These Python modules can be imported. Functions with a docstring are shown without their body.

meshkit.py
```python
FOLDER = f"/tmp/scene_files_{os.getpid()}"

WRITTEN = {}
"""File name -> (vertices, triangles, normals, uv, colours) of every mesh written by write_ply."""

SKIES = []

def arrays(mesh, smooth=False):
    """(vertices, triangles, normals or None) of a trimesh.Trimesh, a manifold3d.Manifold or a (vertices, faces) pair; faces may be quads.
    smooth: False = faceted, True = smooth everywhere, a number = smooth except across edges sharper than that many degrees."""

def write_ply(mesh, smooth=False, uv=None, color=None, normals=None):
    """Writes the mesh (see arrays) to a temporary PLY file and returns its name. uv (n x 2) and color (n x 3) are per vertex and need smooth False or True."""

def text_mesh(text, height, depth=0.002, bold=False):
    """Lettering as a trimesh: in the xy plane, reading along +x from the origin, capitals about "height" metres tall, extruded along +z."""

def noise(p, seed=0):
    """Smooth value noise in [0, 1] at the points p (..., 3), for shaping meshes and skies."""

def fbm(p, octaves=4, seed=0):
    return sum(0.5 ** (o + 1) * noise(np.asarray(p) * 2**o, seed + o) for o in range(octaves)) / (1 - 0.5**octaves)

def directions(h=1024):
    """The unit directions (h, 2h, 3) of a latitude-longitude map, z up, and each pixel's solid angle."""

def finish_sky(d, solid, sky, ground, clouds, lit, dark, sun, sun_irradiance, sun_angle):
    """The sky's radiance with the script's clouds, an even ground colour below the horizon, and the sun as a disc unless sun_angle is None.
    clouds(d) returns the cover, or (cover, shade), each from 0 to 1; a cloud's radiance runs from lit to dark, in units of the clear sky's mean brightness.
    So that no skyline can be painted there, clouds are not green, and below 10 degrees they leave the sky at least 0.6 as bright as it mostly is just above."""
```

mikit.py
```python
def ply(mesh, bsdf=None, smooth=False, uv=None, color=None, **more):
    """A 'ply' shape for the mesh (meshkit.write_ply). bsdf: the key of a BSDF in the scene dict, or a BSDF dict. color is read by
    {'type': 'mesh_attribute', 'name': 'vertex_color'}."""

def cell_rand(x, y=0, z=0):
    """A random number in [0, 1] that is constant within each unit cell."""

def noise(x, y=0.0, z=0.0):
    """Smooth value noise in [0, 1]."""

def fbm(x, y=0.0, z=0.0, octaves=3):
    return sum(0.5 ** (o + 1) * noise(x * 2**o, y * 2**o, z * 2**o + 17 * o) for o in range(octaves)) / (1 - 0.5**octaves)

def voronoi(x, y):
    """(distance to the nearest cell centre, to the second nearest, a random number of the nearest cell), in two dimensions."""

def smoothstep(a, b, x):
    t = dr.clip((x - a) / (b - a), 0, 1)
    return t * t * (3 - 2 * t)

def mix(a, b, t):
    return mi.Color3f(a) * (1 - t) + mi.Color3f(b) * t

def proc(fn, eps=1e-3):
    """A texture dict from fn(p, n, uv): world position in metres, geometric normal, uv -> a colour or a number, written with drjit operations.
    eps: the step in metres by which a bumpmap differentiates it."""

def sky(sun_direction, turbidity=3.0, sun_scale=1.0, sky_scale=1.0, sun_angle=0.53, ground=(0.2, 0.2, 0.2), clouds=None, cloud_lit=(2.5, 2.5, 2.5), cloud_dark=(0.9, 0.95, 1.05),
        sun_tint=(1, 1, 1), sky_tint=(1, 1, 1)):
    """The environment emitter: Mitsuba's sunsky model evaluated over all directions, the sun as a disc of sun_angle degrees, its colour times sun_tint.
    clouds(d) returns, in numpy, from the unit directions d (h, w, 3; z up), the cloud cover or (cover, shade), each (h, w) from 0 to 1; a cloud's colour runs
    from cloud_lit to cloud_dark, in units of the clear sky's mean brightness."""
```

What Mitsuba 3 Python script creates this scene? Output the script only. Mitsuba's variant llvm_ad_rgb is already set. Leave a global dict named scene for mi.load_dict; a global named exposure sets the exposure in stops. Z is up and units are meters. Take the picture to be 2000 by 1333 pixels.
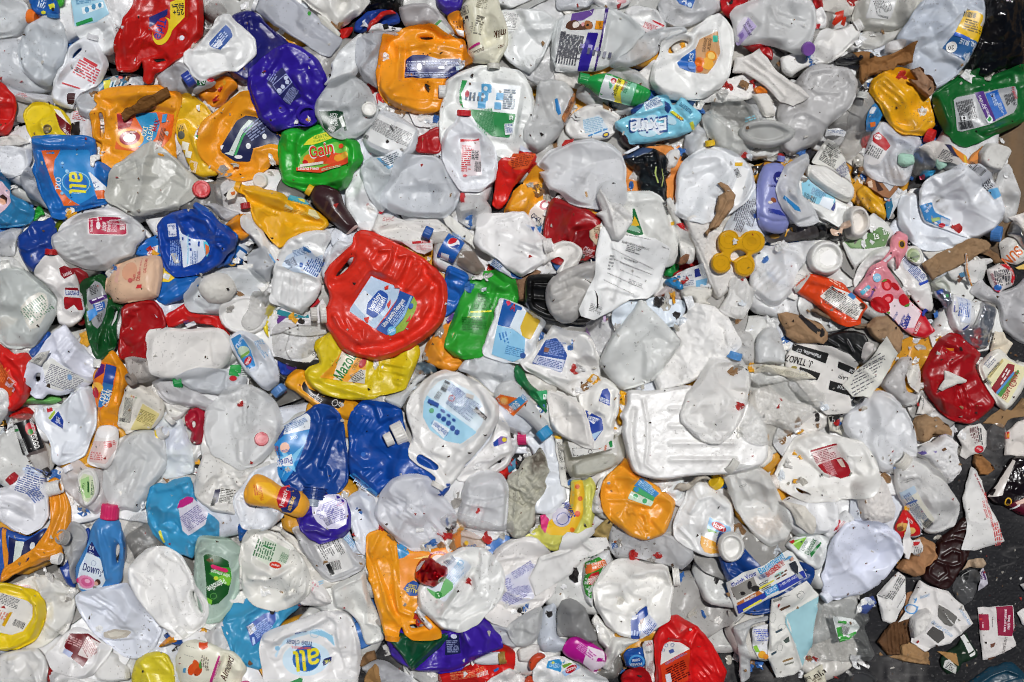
import math
import numpy as np
import trimesh
import shapely
import drjit as dr
import mitsuba as mi
import mikit
import meshkit
from shapely.geometry import Polygon
from scipy import ndimage
from scipy.interpolate import LinearNDInterpolator
from scipy.spatial import Delaunay, cKDTree

T4 = mi.ScalarTransform4f
scene, labels = {}, {}

# ---------------------------------------------------------------- camera, light, exposure
scene['camera'] = {'type': 'perspective', 'fov': 40.4, 'fov_axis': 'x', 'far_clip': 60.0, 'near_clip': 0.05,
                   'to_world': T4().look_at(origin=[0, 0, 3.52], target=[0, 0, 0], up=[0, 1, 0])}
scene['daylight'] = mikit.sky([0.15, 0.28, 1.0], turbidity=3, sun_angle=1.6, sky_scale=0.22, sky_tint=(1.0, .97, .93), sun_tint=(.87, 1.02, 1.29))
exposure = 1.12

# ---------------------------------------------------------------- materials
# Every mesh carries its own pigment in u (read back by pigment) and how dirty it is in v.
def pigment(uv):
    q = dr.floor(mi.Float(uv.x) * 65536.0)
    r = dr.floor(q / 16384.0)
    g = dr.floor((q - r * 16384.0) / 128.0)
    b = q - r * 16384.0 - g * 128.0
    return mi.Color3f(dr.square(r / 127.0), dr.square(g / 127.0), dr.square(b / 127.0))


def soiled(p, n, uv):
    c = pigment(uv)
    v = mi.Float(uv.y)
    smear = mikit.smoothstep(.52, .80, mikit.fbm(p.x * 17 + 3, p.y * 17, p.z * 9, 3)) * (.15 + .85 * mikit.noise(p.x * 140, p.y * 140, p.z * 90))
    speck = mikit.smoothstep(.80, .86, mikit.noise(p.x * 260, p.y * 260, p.z * 200)) * mikit.smoothstep(.45, .62, mikit.fbm(p.x * 9, p.y * 9 + 5, p.z * 9, 2))
    scuff = .93 + .12 * mikit.fbm(p.x * 60, p.y * 60, p.z * 60, 2)
    a = dr.clip(v * (.75 * smear + 0.75 * speck), 0, .9)
    return mikit.mix(c * scuff, mi.Color3f(.11, .085, .065), a)


def frosted(p, n, uv):
    return dr.minimum(soiled(p, n, uv) * mi.Color3f(1.36, 1.40, 1.48), .95)


def plain(p, n, uv):
    return pigment(uv) * (.95 + .08 * mikit.fbm(p.x * 90, p.y * 90, p.z * 90, 2))


def ripple(p, n, uv):
    return mikit.fbm(p.x * 55, p.y * 55, p.z * 55, 3)


def crinkle(p, n, uv):
    a = mikit.noise(p.x * 70 + 3 * mikit.noise(p.x * 30, p.y * 30, 0), p.y * 70, p.z * 70)
    b = mikit.noise(p.x * 170, p.y * 170 + 7, p.z * 150)
    return dr.abs(a - .5) + .5 * dr.abs(b - .5)


def grain(p, n, uv):
    return mikit.fbm(p.x * 240, p.y * 240, p.z * 240, 2)


def bumped(inner, fn, scale, eps=8e-4):
    return {'type': 'twosided', 'bsdf': {'type': 'bumpmap', 'arbitrary': mikit.proc(fn, eps), 'scale': scale, 'nested': inner}}


def coat(fn, rough, spec=.5, **k):
    return {'type': 'principled', 'base_color': mikit.proc(fn), 'roughness': rough, 'specular': spec, **k}


scene['plastic_coat'] = bumped(coat(soiled, .36, .48), ripple, .0022)
scene['film_coat'] = bumped(coat(soiled, .22, .55), crinkle, .0022)
scene['foil_coat'] = bumped(coat(soiled, .24, .5, metallic=.92), crinkle, .003)
scene['paper_coat'] = bumped(coat(soiled, .75, .3), grain, .0006)
scene['foam_coat'] = bumped(coat(soiled, .8, .3), grain, .0022)
scene['gloss_print'] = {'type': 'twosided', 'bsdf': coat(plain, .34)}
scene['matt_print'] = {'type': 'twosided', 'bsdf': coat(plain, .7, .3)}
# thin walls that let part of the light straight through
scene['milky_coat'] = {'type': 'mask', 'opacity': .82, 'nested': {
    'type': 'blendbsdf', 'weight': .5, 'a': {'type': 'principledthin', 'base_color': mikit.proc(frosted), 'roughness': .4, 'diff_trans': .9, 'spec_trans': .2, 'eta': 1.3},
    'b': bumped(coat(frosted, .32, .6), ripple, .0028)}}
scene['clear_coat'] = {'type': 'mask', 'opacity': .26, 'nested': bumped(coat(soiled, .17, 1.0, clearcoat=1.0, clearcoat_gloss=.85), crinkle, .0014)}
MILK = 'e6e5e0'

# ---------------------------------------------------------------- helpers: meshes
RNG = np.random.default_rng(7)


def lin(c):
    c = np.array([int(c[i:i + 2], 16) for i in (0, 2, 4)]) / 255.0
    return np.where(c < 0.04045, c / 12.92, ((c + 0.055) / 1.055) ** 2.4)


def code(c):
    """A hex colour as one number that the materials read back from u: 7 bits a channel (gamma 2), half a step from the edges."""
    q = np.clip(np.round(np.sqrt(lin(c)) * 127), 0, 127).astype(int)
    return (q[0] * 16384 + q[1] * 128 + q[2] + 0.5) / 65536.0


def turn2(p, t):
    a, b = p[t[:, 1]] - p[t[:, 0]], p[t[:, 2]] - p[t[:, 0]]
    return a[:, 0] * b[:, 1] - a[:, 1] * b[:, 0]


def chaikin(p, n, q=.25):
    for k in range(n):
        a, b = p, np.roll(p, -1, 0)
        p = np.stack([(1 - q) * a + q * b, q * a + (1 - q) * b], 1).reshape(-1, 2)
        q = .25
    return p


def ring(p, s):
    """The closed line p in steps of about s, its own corners kept where they matter."""
    q = np.vstack([p, p[:1]])
    l = np.r_[0, np.cumsum(np.linalg.norm(np.diff(q, axis=0), axis=1))]
    t = np.linspace(0, l[-1], max(8, int(l[-1] / s)) + 1)[:-1]
    return np.stack([np.interp(t, l, q[:, k]) for k in (0, 1)], 1)


def fill(poly, s):
    """(points, triangles, number of boundary points, Delaunay) of a flat mesh of the polygon."""
    lines = [poly.exterior, *poly.interiors]
    edge = np.vstack([ring(np.array(l.coords)[:-1], s) for l in lines])
    inner = []
    for inset in (0.35 * s,):
        q = poly.buffer(-inset)
        for g in getattr(q, 'geoms', [q]):
            if not g.is_empty:
                inner += [ring(np.array(l.coords)[:-1], s) for l in (g.exterior, *g.interiors)]
    x0, y0, x1, y1 = poly.bounds
    gx, gy = np.meshgrid(np.arange(x0, x1, s), np.arange(y0, y1, s * 0.866))
    gx = gx + (np.arange(gx.shape[0]) % 2)[:, None] * s / 2
    g = np.stack([gx.ravel(), gy.ravel()], 1)
    q = poly.buffer(-0.95 * s)
    if not q.is_empty:
        inner.append(g[shapely.contains_xy(q, g[:, 0], g[:, 1])])
    p = np.vstack([edge, *inner])
    p = p + np.random.default_rng(3).normal(0, s * 1e-3, p.shape)
    d = Delaunay(p)
    t = d.simplices
    c = p[t].mean(1)
    keep = shapely.contains_xy(poly, c[:, 0], c[:, 1])
    a = turn2(p, t)
    t = np.where((a < 0)[:, None], t[:, ::-1], t)[keep & (np.abs(a) > 1e-12)]
    return p, t, len(edge), d


class Surface:
    """The height of a triangulated top, by barycentric look-up."""

    def __init__(self, d, z):
        self.d, self.z, self.tree = d, z, cKDTree(d.points)

    def __call__(self, q):
        s = self.d.find_simplex(q)
        out = self.z[self.tree.query(q)[1]]
        k = s >= 0
        tr = self.d.transform[s[k]]
        b = np.einsum('nij,nj->ni', tr[:, :2], q[k] - tr[:, 2])
        b = np.c_[b, 1 - b.sum(1)]
        v = (b * self.z[self.d.simplices[s[k]]]).sum(1)
        out[k] = np.where(np.isfinite(v), v, out[k])
        return out


def sm(a, b, x):
    t = np.clip((x - a) / (b - a), 0, 1)
    return t * t * (3 - 2 * t)


def n2(p, scale, seed):
    return meshkit.noise(np.c_[p / scale, np.full(len(p), seed * 7.31)], seed)


def ridged(p, scale, seed, sharp=0.035):
    """Creased relief in [-1, 1]: sharp lines where a warped noise crosses its middle."""
    w = np.stack([n2(p, scale * 1.4, seed + 1), n2(p, scale * 1.4, seed + 2)], 1) - 0.5
    n = 2 * n2(p + w * scale * 0.9, scale, seed) - 1
    return 1 - 2 * np.sqrt(n * n + sharp * sharp)


def panels(p, cell, seed):
    """Buckled relief in about [-1, 1]: flat triangular panels that meet in creases."""
    r = np.random.default_rng(seed)
    lo, hi = p.min(0) - 2 * cell, p.max(0) + 2 * cell
    nx, ny = (np.ceil((hi - lo) / cell)).astype(int) + 1
    g = np.stack(np.meshgrid(np.arange(nx), np.arange(ny), indexing='ij'), -1).reshape(-1, 2) * cell + lo
    g = g + r.uniform(-.48, .48, g.shape) * cell
    a = r.uniform(0, math.pi)   # longer along one bearing
    M = np.array([[math.cos(a), -math.sin(a)], [math.sin(a), math.cos(a)]]) @ np.diag([.8, 1.25]) @ np.array([[math.cos(a), math.sin(a)], [-math.sin(a), math.cos(a)]])
    c = p.mean(0)
    g = (g - c) * 1.3 @ M + c
    f = LinearNDInterpolator(g, r.choice([-1, -.6, .2, .6, 1], len(g)) * r.uniform(.6, 1, len(g)), fill_value=0.0)
    w = p + (np.stack([n2(p, cell * .7, seed + 1), n2(p, cell * .7, seed + 2)], 1) - .5) * cell * .35
    e = cell * .028
    return (f(w + [e, 0]) + f(w - [e, 0]) + f(w + [0, e]) + f(w - [0, e])) / 4


PANEL = {'J': ((.056, .0165), (.024, .0044)), 'M': ((.05, .017), (.022, .0054)), 'N': ((.042, .0105), (.018, .003)), 'P': ((.045, .0075), (.016, .002)), 'F': ((.026, .0048), (.011, .0022)),
         'G': ((.024, .012), (.009, .0062)), 'A': ((.015, .006), (.008, .002)), 'K': ((.036, .016), (.014, .0045)), 'W': ((.02, .008), (.009, .003), (.0055, .0014)), 'C': ((.034, .007), (.013, .0042), (.0065, .002)), 'B': ((.06, .0012),), 'S': ((.03, .0015),), 'T': ()}
# what a kind of thing is like: bsdf, thickness, edge radius (m), chaikin passes, folds (number, height), creased relief (height, size), dirt
KIND = {
    'J': dict(b='plastic_coat', h=.035, R=.011, sm=2, nf=4, fa=.011, ra=.0052, rs=.075, e=.0025, dirt=.35),
    'M': dict(b='milky_coat', h=.035, R=.012, sm=2, nf=5, fa=.011, ra=.0066, rs=.07, e=.0022, dirt=.4),
    'B': dict(b='plastic_coat', h=.045, R=.2, sm=2, nf=1, fa=.001, ra=.0015, rs=.08, e=.004, dirt=.25),
    'P': dict(b='paper_coat', h=.006, R=.01, sm=0, nf=5, fa=.006, ra=.004, rs=.06, e=.0007, dirt=.35),
    'F': dict(b='film_coat', h=.018, R=.02, sm=1, nf=5, fa=.004, ra=.006, rs=.035, e=.001, dirt=.2),
    'C': dict(b='foam_coat', h=.008, R=.003, sm=0, nf=2, fa=.004, ra=.002, rs=.06, e=.002, dirt=.5),
    'S': dict(b='foam_coat', h=.03, R=.010, sm=1, nf=1, fa=.002, ra=.002, rs=.05, e=.003, dirt=.35),
    'G': dict(b='clear_coat', h=.03, R=.025, sm=1, nf=5, fa=.006, ra=.010, rs=.03, e=.001, dirt=.2),
    'A': dict(b='foil_coat', h=.015, R=.015, sm=1, nf=5, fa=.005, ra=.007, rs=.03, e=.0008, dirt=.1),
    'T': dict(b='plastic_coat', h=.025, R=.006, sm=1, nf=1, fa=.001, ra=.001, rs=.09, e=.004, dirt=.3),
    'N': dict(b='milky_coat', h=.02, R=.02, sm=1, nf=6, fa=.005, ra=.007, rs=.05, e=.0015, dirt=.5),
    'K': dict(b='film_coat', h=.04, R=.03, sm=1, nf=5, fa=.007, ra=.012, rs=.05, e=.001, dirt=.1),
    'W': dict(b='paper_coat', h=.03, R=.02, sm=1, nf=6, fa=.006, ra=.012, rs=.035, e=.0015, dirt=.4),
}
# the height of the heap so far, on a grid of 5 mm
HX, HY, HS = 1.75, 1.25, 0.005
hmap = np.zeros((int(2 * HY / HS), int(2 * HX / HS)))


def cells(poly, pad=0):
    x0, y0, x1, y1 = poly.bounds
    i0, i1 = max(0, int((y0 + HY) / HS) - pad), min(hmap.shape[0], int((y1 + HY) / HS) + 2 + pad)
    j0, j1 = max(0, int((x0 + HX) / HS) - pad), min(hmap.shape[1], int((x1 + HX) / HS) + 2 + pad)
    yy, xx = np.meshgrid(np.arange(i0, i1) * HS - HY, np.arange(j0, j1) * HS - HX, indexing='ij')
    return (slice(i0, i1), slice(j0, j1)), np.stack([xx.ravel(), yy.ravel()], 1)


def hsample(field, sl, p):
    i = (p[:, 1] + HY) / HS - sl[0].start
    j = (p[:, 0] + HX) / HS - sl[1].start
    return ndimage.map_coordinates(field, [i, j], order=1, mode='nearest')


def body(kind, pts, seed, holes=(), crease=(), s=None, stiff=None, **kw):
    """One crushed or thin thing, settled on the heap: (mesh, uv v-channel, surface, plane, options)."""
    k = {**KIND[kind], **kw}
    r = np.random.default_rng(seed)
    P = Polygon(chaikin(np.array(pts, float), k['sm'], k.get('cut', .25 if kind in 'BT' else .15)), [chaikin(np.array(q, float), 2) for q in holes])
    if not P.is_valid:
        P = P.buffer(0)
    if P.geom_type != 'Polygon':
        P = max(P.geoms, key=lambda g: g.area)
    # torn and hand-made edges are never ruler-straight
    s = s or float(np.clip(math.sqrt(P.area / 4200), .0026, .0044)) * (0.75 if kind in 'FGAKWC' else 1)
    p, t, nb, dl = fill(P, s)
    wob = k.get('wob', .0003 if kind in 'BT' else .0045 if kind == 'C' else .0022 if kind in 'JMPW' else .0014)
    p = p + np.stack([n2(p, .018, seed + 11) - .5, n2(p, .018, seed + 12) - .5], 1) * 2 * wob
    lines = [P.exterior, *P.interiors]
    bt = cKDTree(np.vstack([ring(np.array(l.coords)[:-1], .0012) for l in lines]))
    d = np.maximum(bt.query(p)[0] - .0004, 0)
    d[:nb] = 0
    R = min(k['R'], d.max() * 1.02)
    u = np.clip(d / R, 0, 1)
    prof = np.sqrt(np.clip(1 - (1 - u) ** 2, 0, 1))
    h = min(k['h'], R * 1.15) if kind in 'JMB' else k['h']
    if kind == 'B':
        h = R * k.get('bh', .9)
    z = h * prof
    if k.get('dish'):   # a rim and a sunken middle: (rim width, depth)
        rw, dep = k['dish']
        z = z - dep * sm(rw, rw * 1.6, d) * (1 if dep < h else h / dep)
    c0 = p.mean(0)
    size = math.sqrt(P.area)
    add = np.zeros(len(p))
    for _ in range(k['nf']):
        a, off = r.uniform(0, math.pi), r.uniform(-.38, .38) * size
        nrm = np.array([math.cos(a), math.sin(a)])
        q = p - c0
        x = q @ nrm - off + (n2(p, .12, int(r.integers(1e6))) - .5) * .03
        y = q @ np.array([-nrm[1], nrm[0]]) - r.uniform(-.3, .3) * size
        w = np.exp(-(y / (size * r.uniform(.25, .6))) ** 2) * np.exp(-(x / (size * .4)) ** 2)
        add += r.choice([-1, 1]) * k['fa'] * r.uniform(.5, 1.3) * w * (1 - np.sqrt(x * x + k['e'] ** 2) / (size * .18))
    if k.get('fc', 1) and kind in 'JMNW':   # flats that meet in creases, as thin plastic buckles
        for sgn in (1, -1):
            f = []
            for _ in range(6):
                a, sl_ = r.uniform(0, 2 * math.pi), r.uniform(.14, .46) * k.get('fc', 1)
                cc = c0 + r.uniform(-.3, .3, 2) * size
                f.append(sl_ * ((p - cc) @ np.array([math.cos(a), math.sin(a)]) + (n2(p, .10, int(r.integers(1e6))) - .5) * .03))
            f = np.array(f)
            m = f.min(0)
            e_ = .0014
            f = m - e_ * np.log(np.exp(-(f - m) / e_).sum(0))
            f -= np.median(f)
            add += sgn * np.clip(f, -.026, .026) * .45
        for _ in range(2 if kind in 'JM' else 0):   # pushed-in dents with a crisp rim
            a, cc = r.uniform(0, math.pi), c0 + r.uniform(-.33, .33, 2) * size
            e1, e2 = size * r.uniform(.22, .42), size * r.uniform(.10, .2)
            q = p - cc + (np.stack([n2(p, .05, int(r.integers(1e6))), n2(p, .05, int(r.integers(1e6)))], 1) - .5) * .03
            u1, u2 = q @ np.array([math.cos(a), math.sin(a)]) / e1, q @ np.array([-math.sin(a), math.cos(a)]) / e2
            v = 1 - np.sqrt(u1 * u1 + u2 * u2)
            add -= r.uniform(.5, 1) * e2 * .55 * k.get('fc', 1) * np.where(v > 0, v * (1.6 - .6 * v), 0)
    for j, (cell, amp) in enumerate(PANEL[kind]):
        add += amp * k.get('pc', 1) * panels(p, cell, seed % 9973 + 50 * j)
    add += k['ra'] * .6 * (ridged(p, k['rs'], seed % 9973) * .7 + ridged(p, k['rs'] * .45, seed % 9973 + 40) * .3)
    if kind in 'PCF':   # curl
        add += .02 * (n2(p, .11, seed % 9973 + 77) - .5)
    add += k['ra'] * 1.2 * (n2(p, k['rs'] * 2.2, seed % 9973 + 5) - .5)
    if k.get('fine'):
        add += k['fine'] * (n2(p, .006, seed + 21) - .5 + .6 * (n2(p, .013, seed + 22) - .5))
    if kind in 'JM' and P.area > .014 and k.get('mould', 1):   # what the mould left: a seam, a pressed ring, a row of ribs
        ax = np.linalg.svd((np.array(P.exterior.coords) - c0), full_matrices=False)[2][0]
        q = p - c0
        x, y = q @ ax, q @ np.array([-ax[1], ax[0]])
        wv = (n2(p, .06, seed % 9973 + 91) - .5) * .014
        if r.random() < .75:
            add += .0017 * np.exp(-((y - r.uniform(-.02, .02) + wv) / .0022) ** 2)
        if r.random() < .55:
            o1, o2, rr = r.uniform(-.2, .2) * size, r.uniform(-.15, .15) * size, r.uniform(.026, .042)
            add -= .0032 * (1 - sm(-.003, .003, np.hypot((x - o1) * r.uniform(.7, 1), y - o2) + wv * .5 - rr))
        if r.random() < .5:
            o1, sd = r.choice([-1, 1]) * r.uniform(.18, .3) * size, r.uniform(-.1, .1) * size
            n_ = int(r.integers(3, 6))
            for g_ in range(n_):
                add += .0028 * np.exp(-((y - sd - (g_ - n_ / 2) * .013 + wv * .4) / .0034) ** 4) * (1 - sm(.034, .042, np.abs(x - o1)))
    if stiff is not None and not stiff.is_empty:   # a label stiffens the wall it is stuck on
        shapely.prepare(stiff)
        add *= 0.22 + .78 * sm(0, .014, shapely.distance(shapely.points(p), stiff))
    for amp, wid, line in crease:
        l = np.array(line, float)
        g = shapely.LineString(l) if len(l) > 1 else shapely.Point(l[0])
        dd = shapely.distance(shapely.points(p), g)
        add += amp * np.exp(-(dd / wid) ** 2) if k.get('soft', 1) else amp * (1 - sm(wid * .6, wid, dd))
    em = .012 if kind in 'JMT' else .004
    z = z + add * sm(0, min(em, R), d)
    if kind not in 'JMBT':
        z[:] += add * .5 * (1 - sm(0, em, d))
    z = np.maximum(z, 0.0005 * (d > 0))
    # settle: a damped plane through what lies below
    sl, q = cells(P, 8)
    H = hmap[sl]
    H2 = ndimage.gaussian_filter(ndimage.maximum_filter(H, 3), 1.6)
    hp = hsample(H2, sl, p)
    A = np.c_[p - c0, np.ones(len(p))]
    co = np.linalg.lstsq(A.T @ A + np.diag([len(p) * 2e-4, len(p) * 2e-4, 0]), A.T @ hp, rcond=None)[0]
    co[:2] = np.clip(co[:2] * .8, -.35, .35)
    flat = k.get('settle', 72 if kind in 'JMB' else 75)
    z0 = np.percentile(hp - A[:, :2] @ co[:2], flat)
    if 'lift' in k:
        z0 += k['lift']
    plane = A[:, :2] @ co[:2] + z0
    if kind in 'PNFCKAW':   # soft things lie on what is below
        soft = ndimage.gaussian_filter(H, 6)
        plane = .35 * plane + .65 * (hsample(soft, sl, p) * 1.0 + .006)
    top = plane + z
    need = hp + .003
    g = need - top
    top = np.where(g > -.004, top + np.where(g > .004, g, (g + .004) ** 2 / .016), top)
    if kind in 'PNFCKAW':
        th = .0012 if kind in 'PFNAK' else .004
        bot = top - th
        bot[:nb] = top[:nb] - th * .5
    else:
        hb = min(.6 * h, .025)
        bot = np.minimum(plane - hb * prof, top - .002)
    n = len(p)
    inn = np.arange(nb, n)
    idx = np.arange(n)
    idx[inn] = n + np.arange(len(inn))
    V = np.vstack([np.c_[p, top], np.c_[p[nb:], bot[nb:]]])
    T = np.vstack([t, idx[t][:, ::-1]])
    if kind == 'G':   # a single clear wall
        V, T = np.c_[p, top], t
    surf = Surface(dl, top)
    ci = shapely.contains_xy(P, q[:, 0], q[:, 1])
    if ci.any():
        v = hmap[sl].ravel()
        v[ci] = np.maximum(v[ci], surf(q[ci]))
        hmap[sl] = v.reshape(H.shape)
    return (V, T), surf, dict(k=k, P=P, zc=float(z0 + h * .6), top=float(np.median(top)), c0=c0, h=h)


def lathe(profile, n=28, knurl=0.0, lobes=0):
    """A turned piece along +x from (x, radius) pairs."""
    a = np.arange(n) * 2 * math.pi / n
    V = []
    for i, (x, r) in enumerate(profile):
        rr = r * (1 + knurl * ((np.arange(n) % 2) - .5)) if 0 < i < len(profile) - 1 and knurl else np.full(n, r)
        V.append(np.c_[np.full(n, x), rr * np.cos(a), rr * np.sin(a)])
    V = np.vstack(V)
    T = []
    for i in range(len(profile) - 1):
        for j in range(n):
            q = [i * n + j, i * n + (j + 1) % n, (i + 1) * n + (j + 1) % n, (i + 1) * n + j]
            T += [[q[0], q[2], q[1]], [q[0], q[3], q[2]]]
    return V, np.array(T)


def aim(V, c, yaw, tilt):
    """Turns +x to the bearing yaw, tilted up, and moves it to c."""
    cy, sy, ct, st = math.cos(yaw), math.sin(yaw), math.cos(tilt), math.sin(tilt)
    M = np.array([[cy * ct, -sy, -cy * st], [sy * ct, cy, -sy * st], [st, 0, ct]])
    return V @ M.T + np.array(c)


def cap_mesh(r, l):
    e = min(.12 * r, .002)
    return lathe([(0, r * .82), (0, r), (.12 * l, r * 1.02), (.2 * l, r), (l - e * 2, r * .985), (l - e * .6, r * .96), (l, r * .9), (l, r * .72), (l - .0012, r * .66), (l - .0012, .0003)], 44, .035)


def neck_mesh(r, l):
    pr = [(0, r * 1.12), (.1 * l, r * 1.12), (.16 * l, r)]
    for k in range(3):
        x = .28 + .2 * k
        pr += [(x * l, r), ((x + .04) * l, r * 1.09), ((x + .09) * l, r * 1.09), ((x + .13) * l, r)]
    pr += [(l, r), (l, r * .84), (.1 * l, r * .8), (.1 * l, .0005)]
    return lathe(pr, 32)


def text_flat(text, w, h, bold, it):
    m = meshkit.text_mesh(text, h, .001, bold)
    f = m.faces[m.face_normals[:, 2] > .5]
    v, i = np.unique(f, return_inverse=True)
    p, f = m.vertices[v][:, :2].copy(), i.reshape(-1, 3)
    lo, hi = p.min(0), p.max(0)
    p -= (lo + hi) / 2
    if w:
        p[:, 0] *= w / max(hi[0] - lo[0], 1e-6)
    p[:, 0] += it * p[:, 1]
    v3, f = trimesh.remesh.subdivide_to_size(np.c_[p, p[:, 0] * 0], f, .007, max_iter=5)
    return v3[:, :2], f


def quads(rects):
    V = np.array(rects, float).reshape(-1, 2)
    i = np.arange(len(V) // 4)[:, None] * 4
    return V, np.vstack([i + [0, 1, 2], i + [0, 2, 3]])


def rot(p, a, c):
    a = math.radians(a)
    return p @ np.array([[math.cos(a), math.sin(a)], [-math.sin(a), math.cos(a)]]) + np.array(c)


def print_mesh(els, surf, seed, off=.0012):
    """Flat print laid on the surface as thin sheets, each a little above the one before: one mesh and its colours."""
    r = np.random.default_rng(seed)
    VV, TT, UU, n = [], [], [], 0
    for k, e in enumerate(els):
        if e[0] == 'P':
            g = Polygon(chaikin(np.array(e[2], float), e[3])).buffer(0)
            g = max(getattr(g, 'geoms', [g]), key=lambda x: x.area)
            p, t, _, _ = fill(g, float(np.clip(math.sqrt(g.area) / 9, .0022, .006)))
        elif e[0] == 'E':
            a = np.linspace(0, 2 * math.pi, 28)[:-1]
            g = Polygon(rot(np.c_[e[3] * np.cos(a), e[4] * np.sin(a)], e[5], e[2]))
            if len(e) > 6:
                g = g.difference(Polygon(rot(np.c_[(e[3] - e[6]) * np.cos(a), (e[4] - e[6]) * np.sin(a)], e[5], e[2])))
            p, t, _, _ = fill(g, float(np.clip(math.sqrt(g.area) / 7, .002, .006)))
        elif e[0] == 'T':
            p, t = text_flat(e[2], e[4], e[5], e[7] if len(e) > 7 else 1, e[8] if len(e) > 8 else 0)
            p = rot(p, e[6], e[3])
        elif e[0] == 'F':
            w, h, rows, out = e[3], e[4], e[6], []
            ph = h / rows
            for i in range(rows):
                y, x = h / 2 - (i + .5) * ph, -w / 2
                end = w / 2 * (1 if r.random() < .75 else r.uniform(.2, .9))
                while x < end:
                    l = min(r.uniform(.5, 2.6) * ph * 1.3, end - x)
                    out.append([(x, y - ph * .27), (x + l, y - ph * .27), (x + l, y + ph * .27), (x, y + ph * .27)])
                    x += l + ph * .5
            p, t = quads(out)
            p = rot(p, e[5], e[2])
        elif e[0] == 'B':
            w, h, x, out = e[3], e[4], -e[3] / 2, []
            m = max(w / 34, .0006)
            while x < w / 2:
                b = m * r.choice([1, 1, 1.6, 2.2])
                out.append([(x, -h / 2), (x + b, -h / 2), (x + b, h / 2), (x, h / 2)])
                x += b + m * r.choice([1, 1, 1.5, 2])
            p, t = quads(out)
            p = rot(p, e[5], e[2])
        z = surf(p) + off + min(k, 20) * .00035
        VV.append(np.c_[p, z]); TT.append(t + n); UU.append(np.full(len(p), code(e[1]))); n += len(p)
    a = np.vstack(VV)
    t = np.vstack(TT)
    nz = np.cross(a[t[:, 1]] - a[t[:, 0]], a[t[:, 2]] - a[t[:, 0]])[:, 2]
    t = np.where((nz < 0)[:, None], t[:, ::-1], t)
    return a, t, np.concatenate(UU)


def put(key, V, T, colour, b, dirt, smooth=True):
    u = colour if isinstance(colour, np.ndarray) else np.full(len(V), code(colour))
    scene[key] = mikit.ply((V, T), b, smooth, uv=np.c_[u, np.full(len(V), dirt)])


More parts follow.
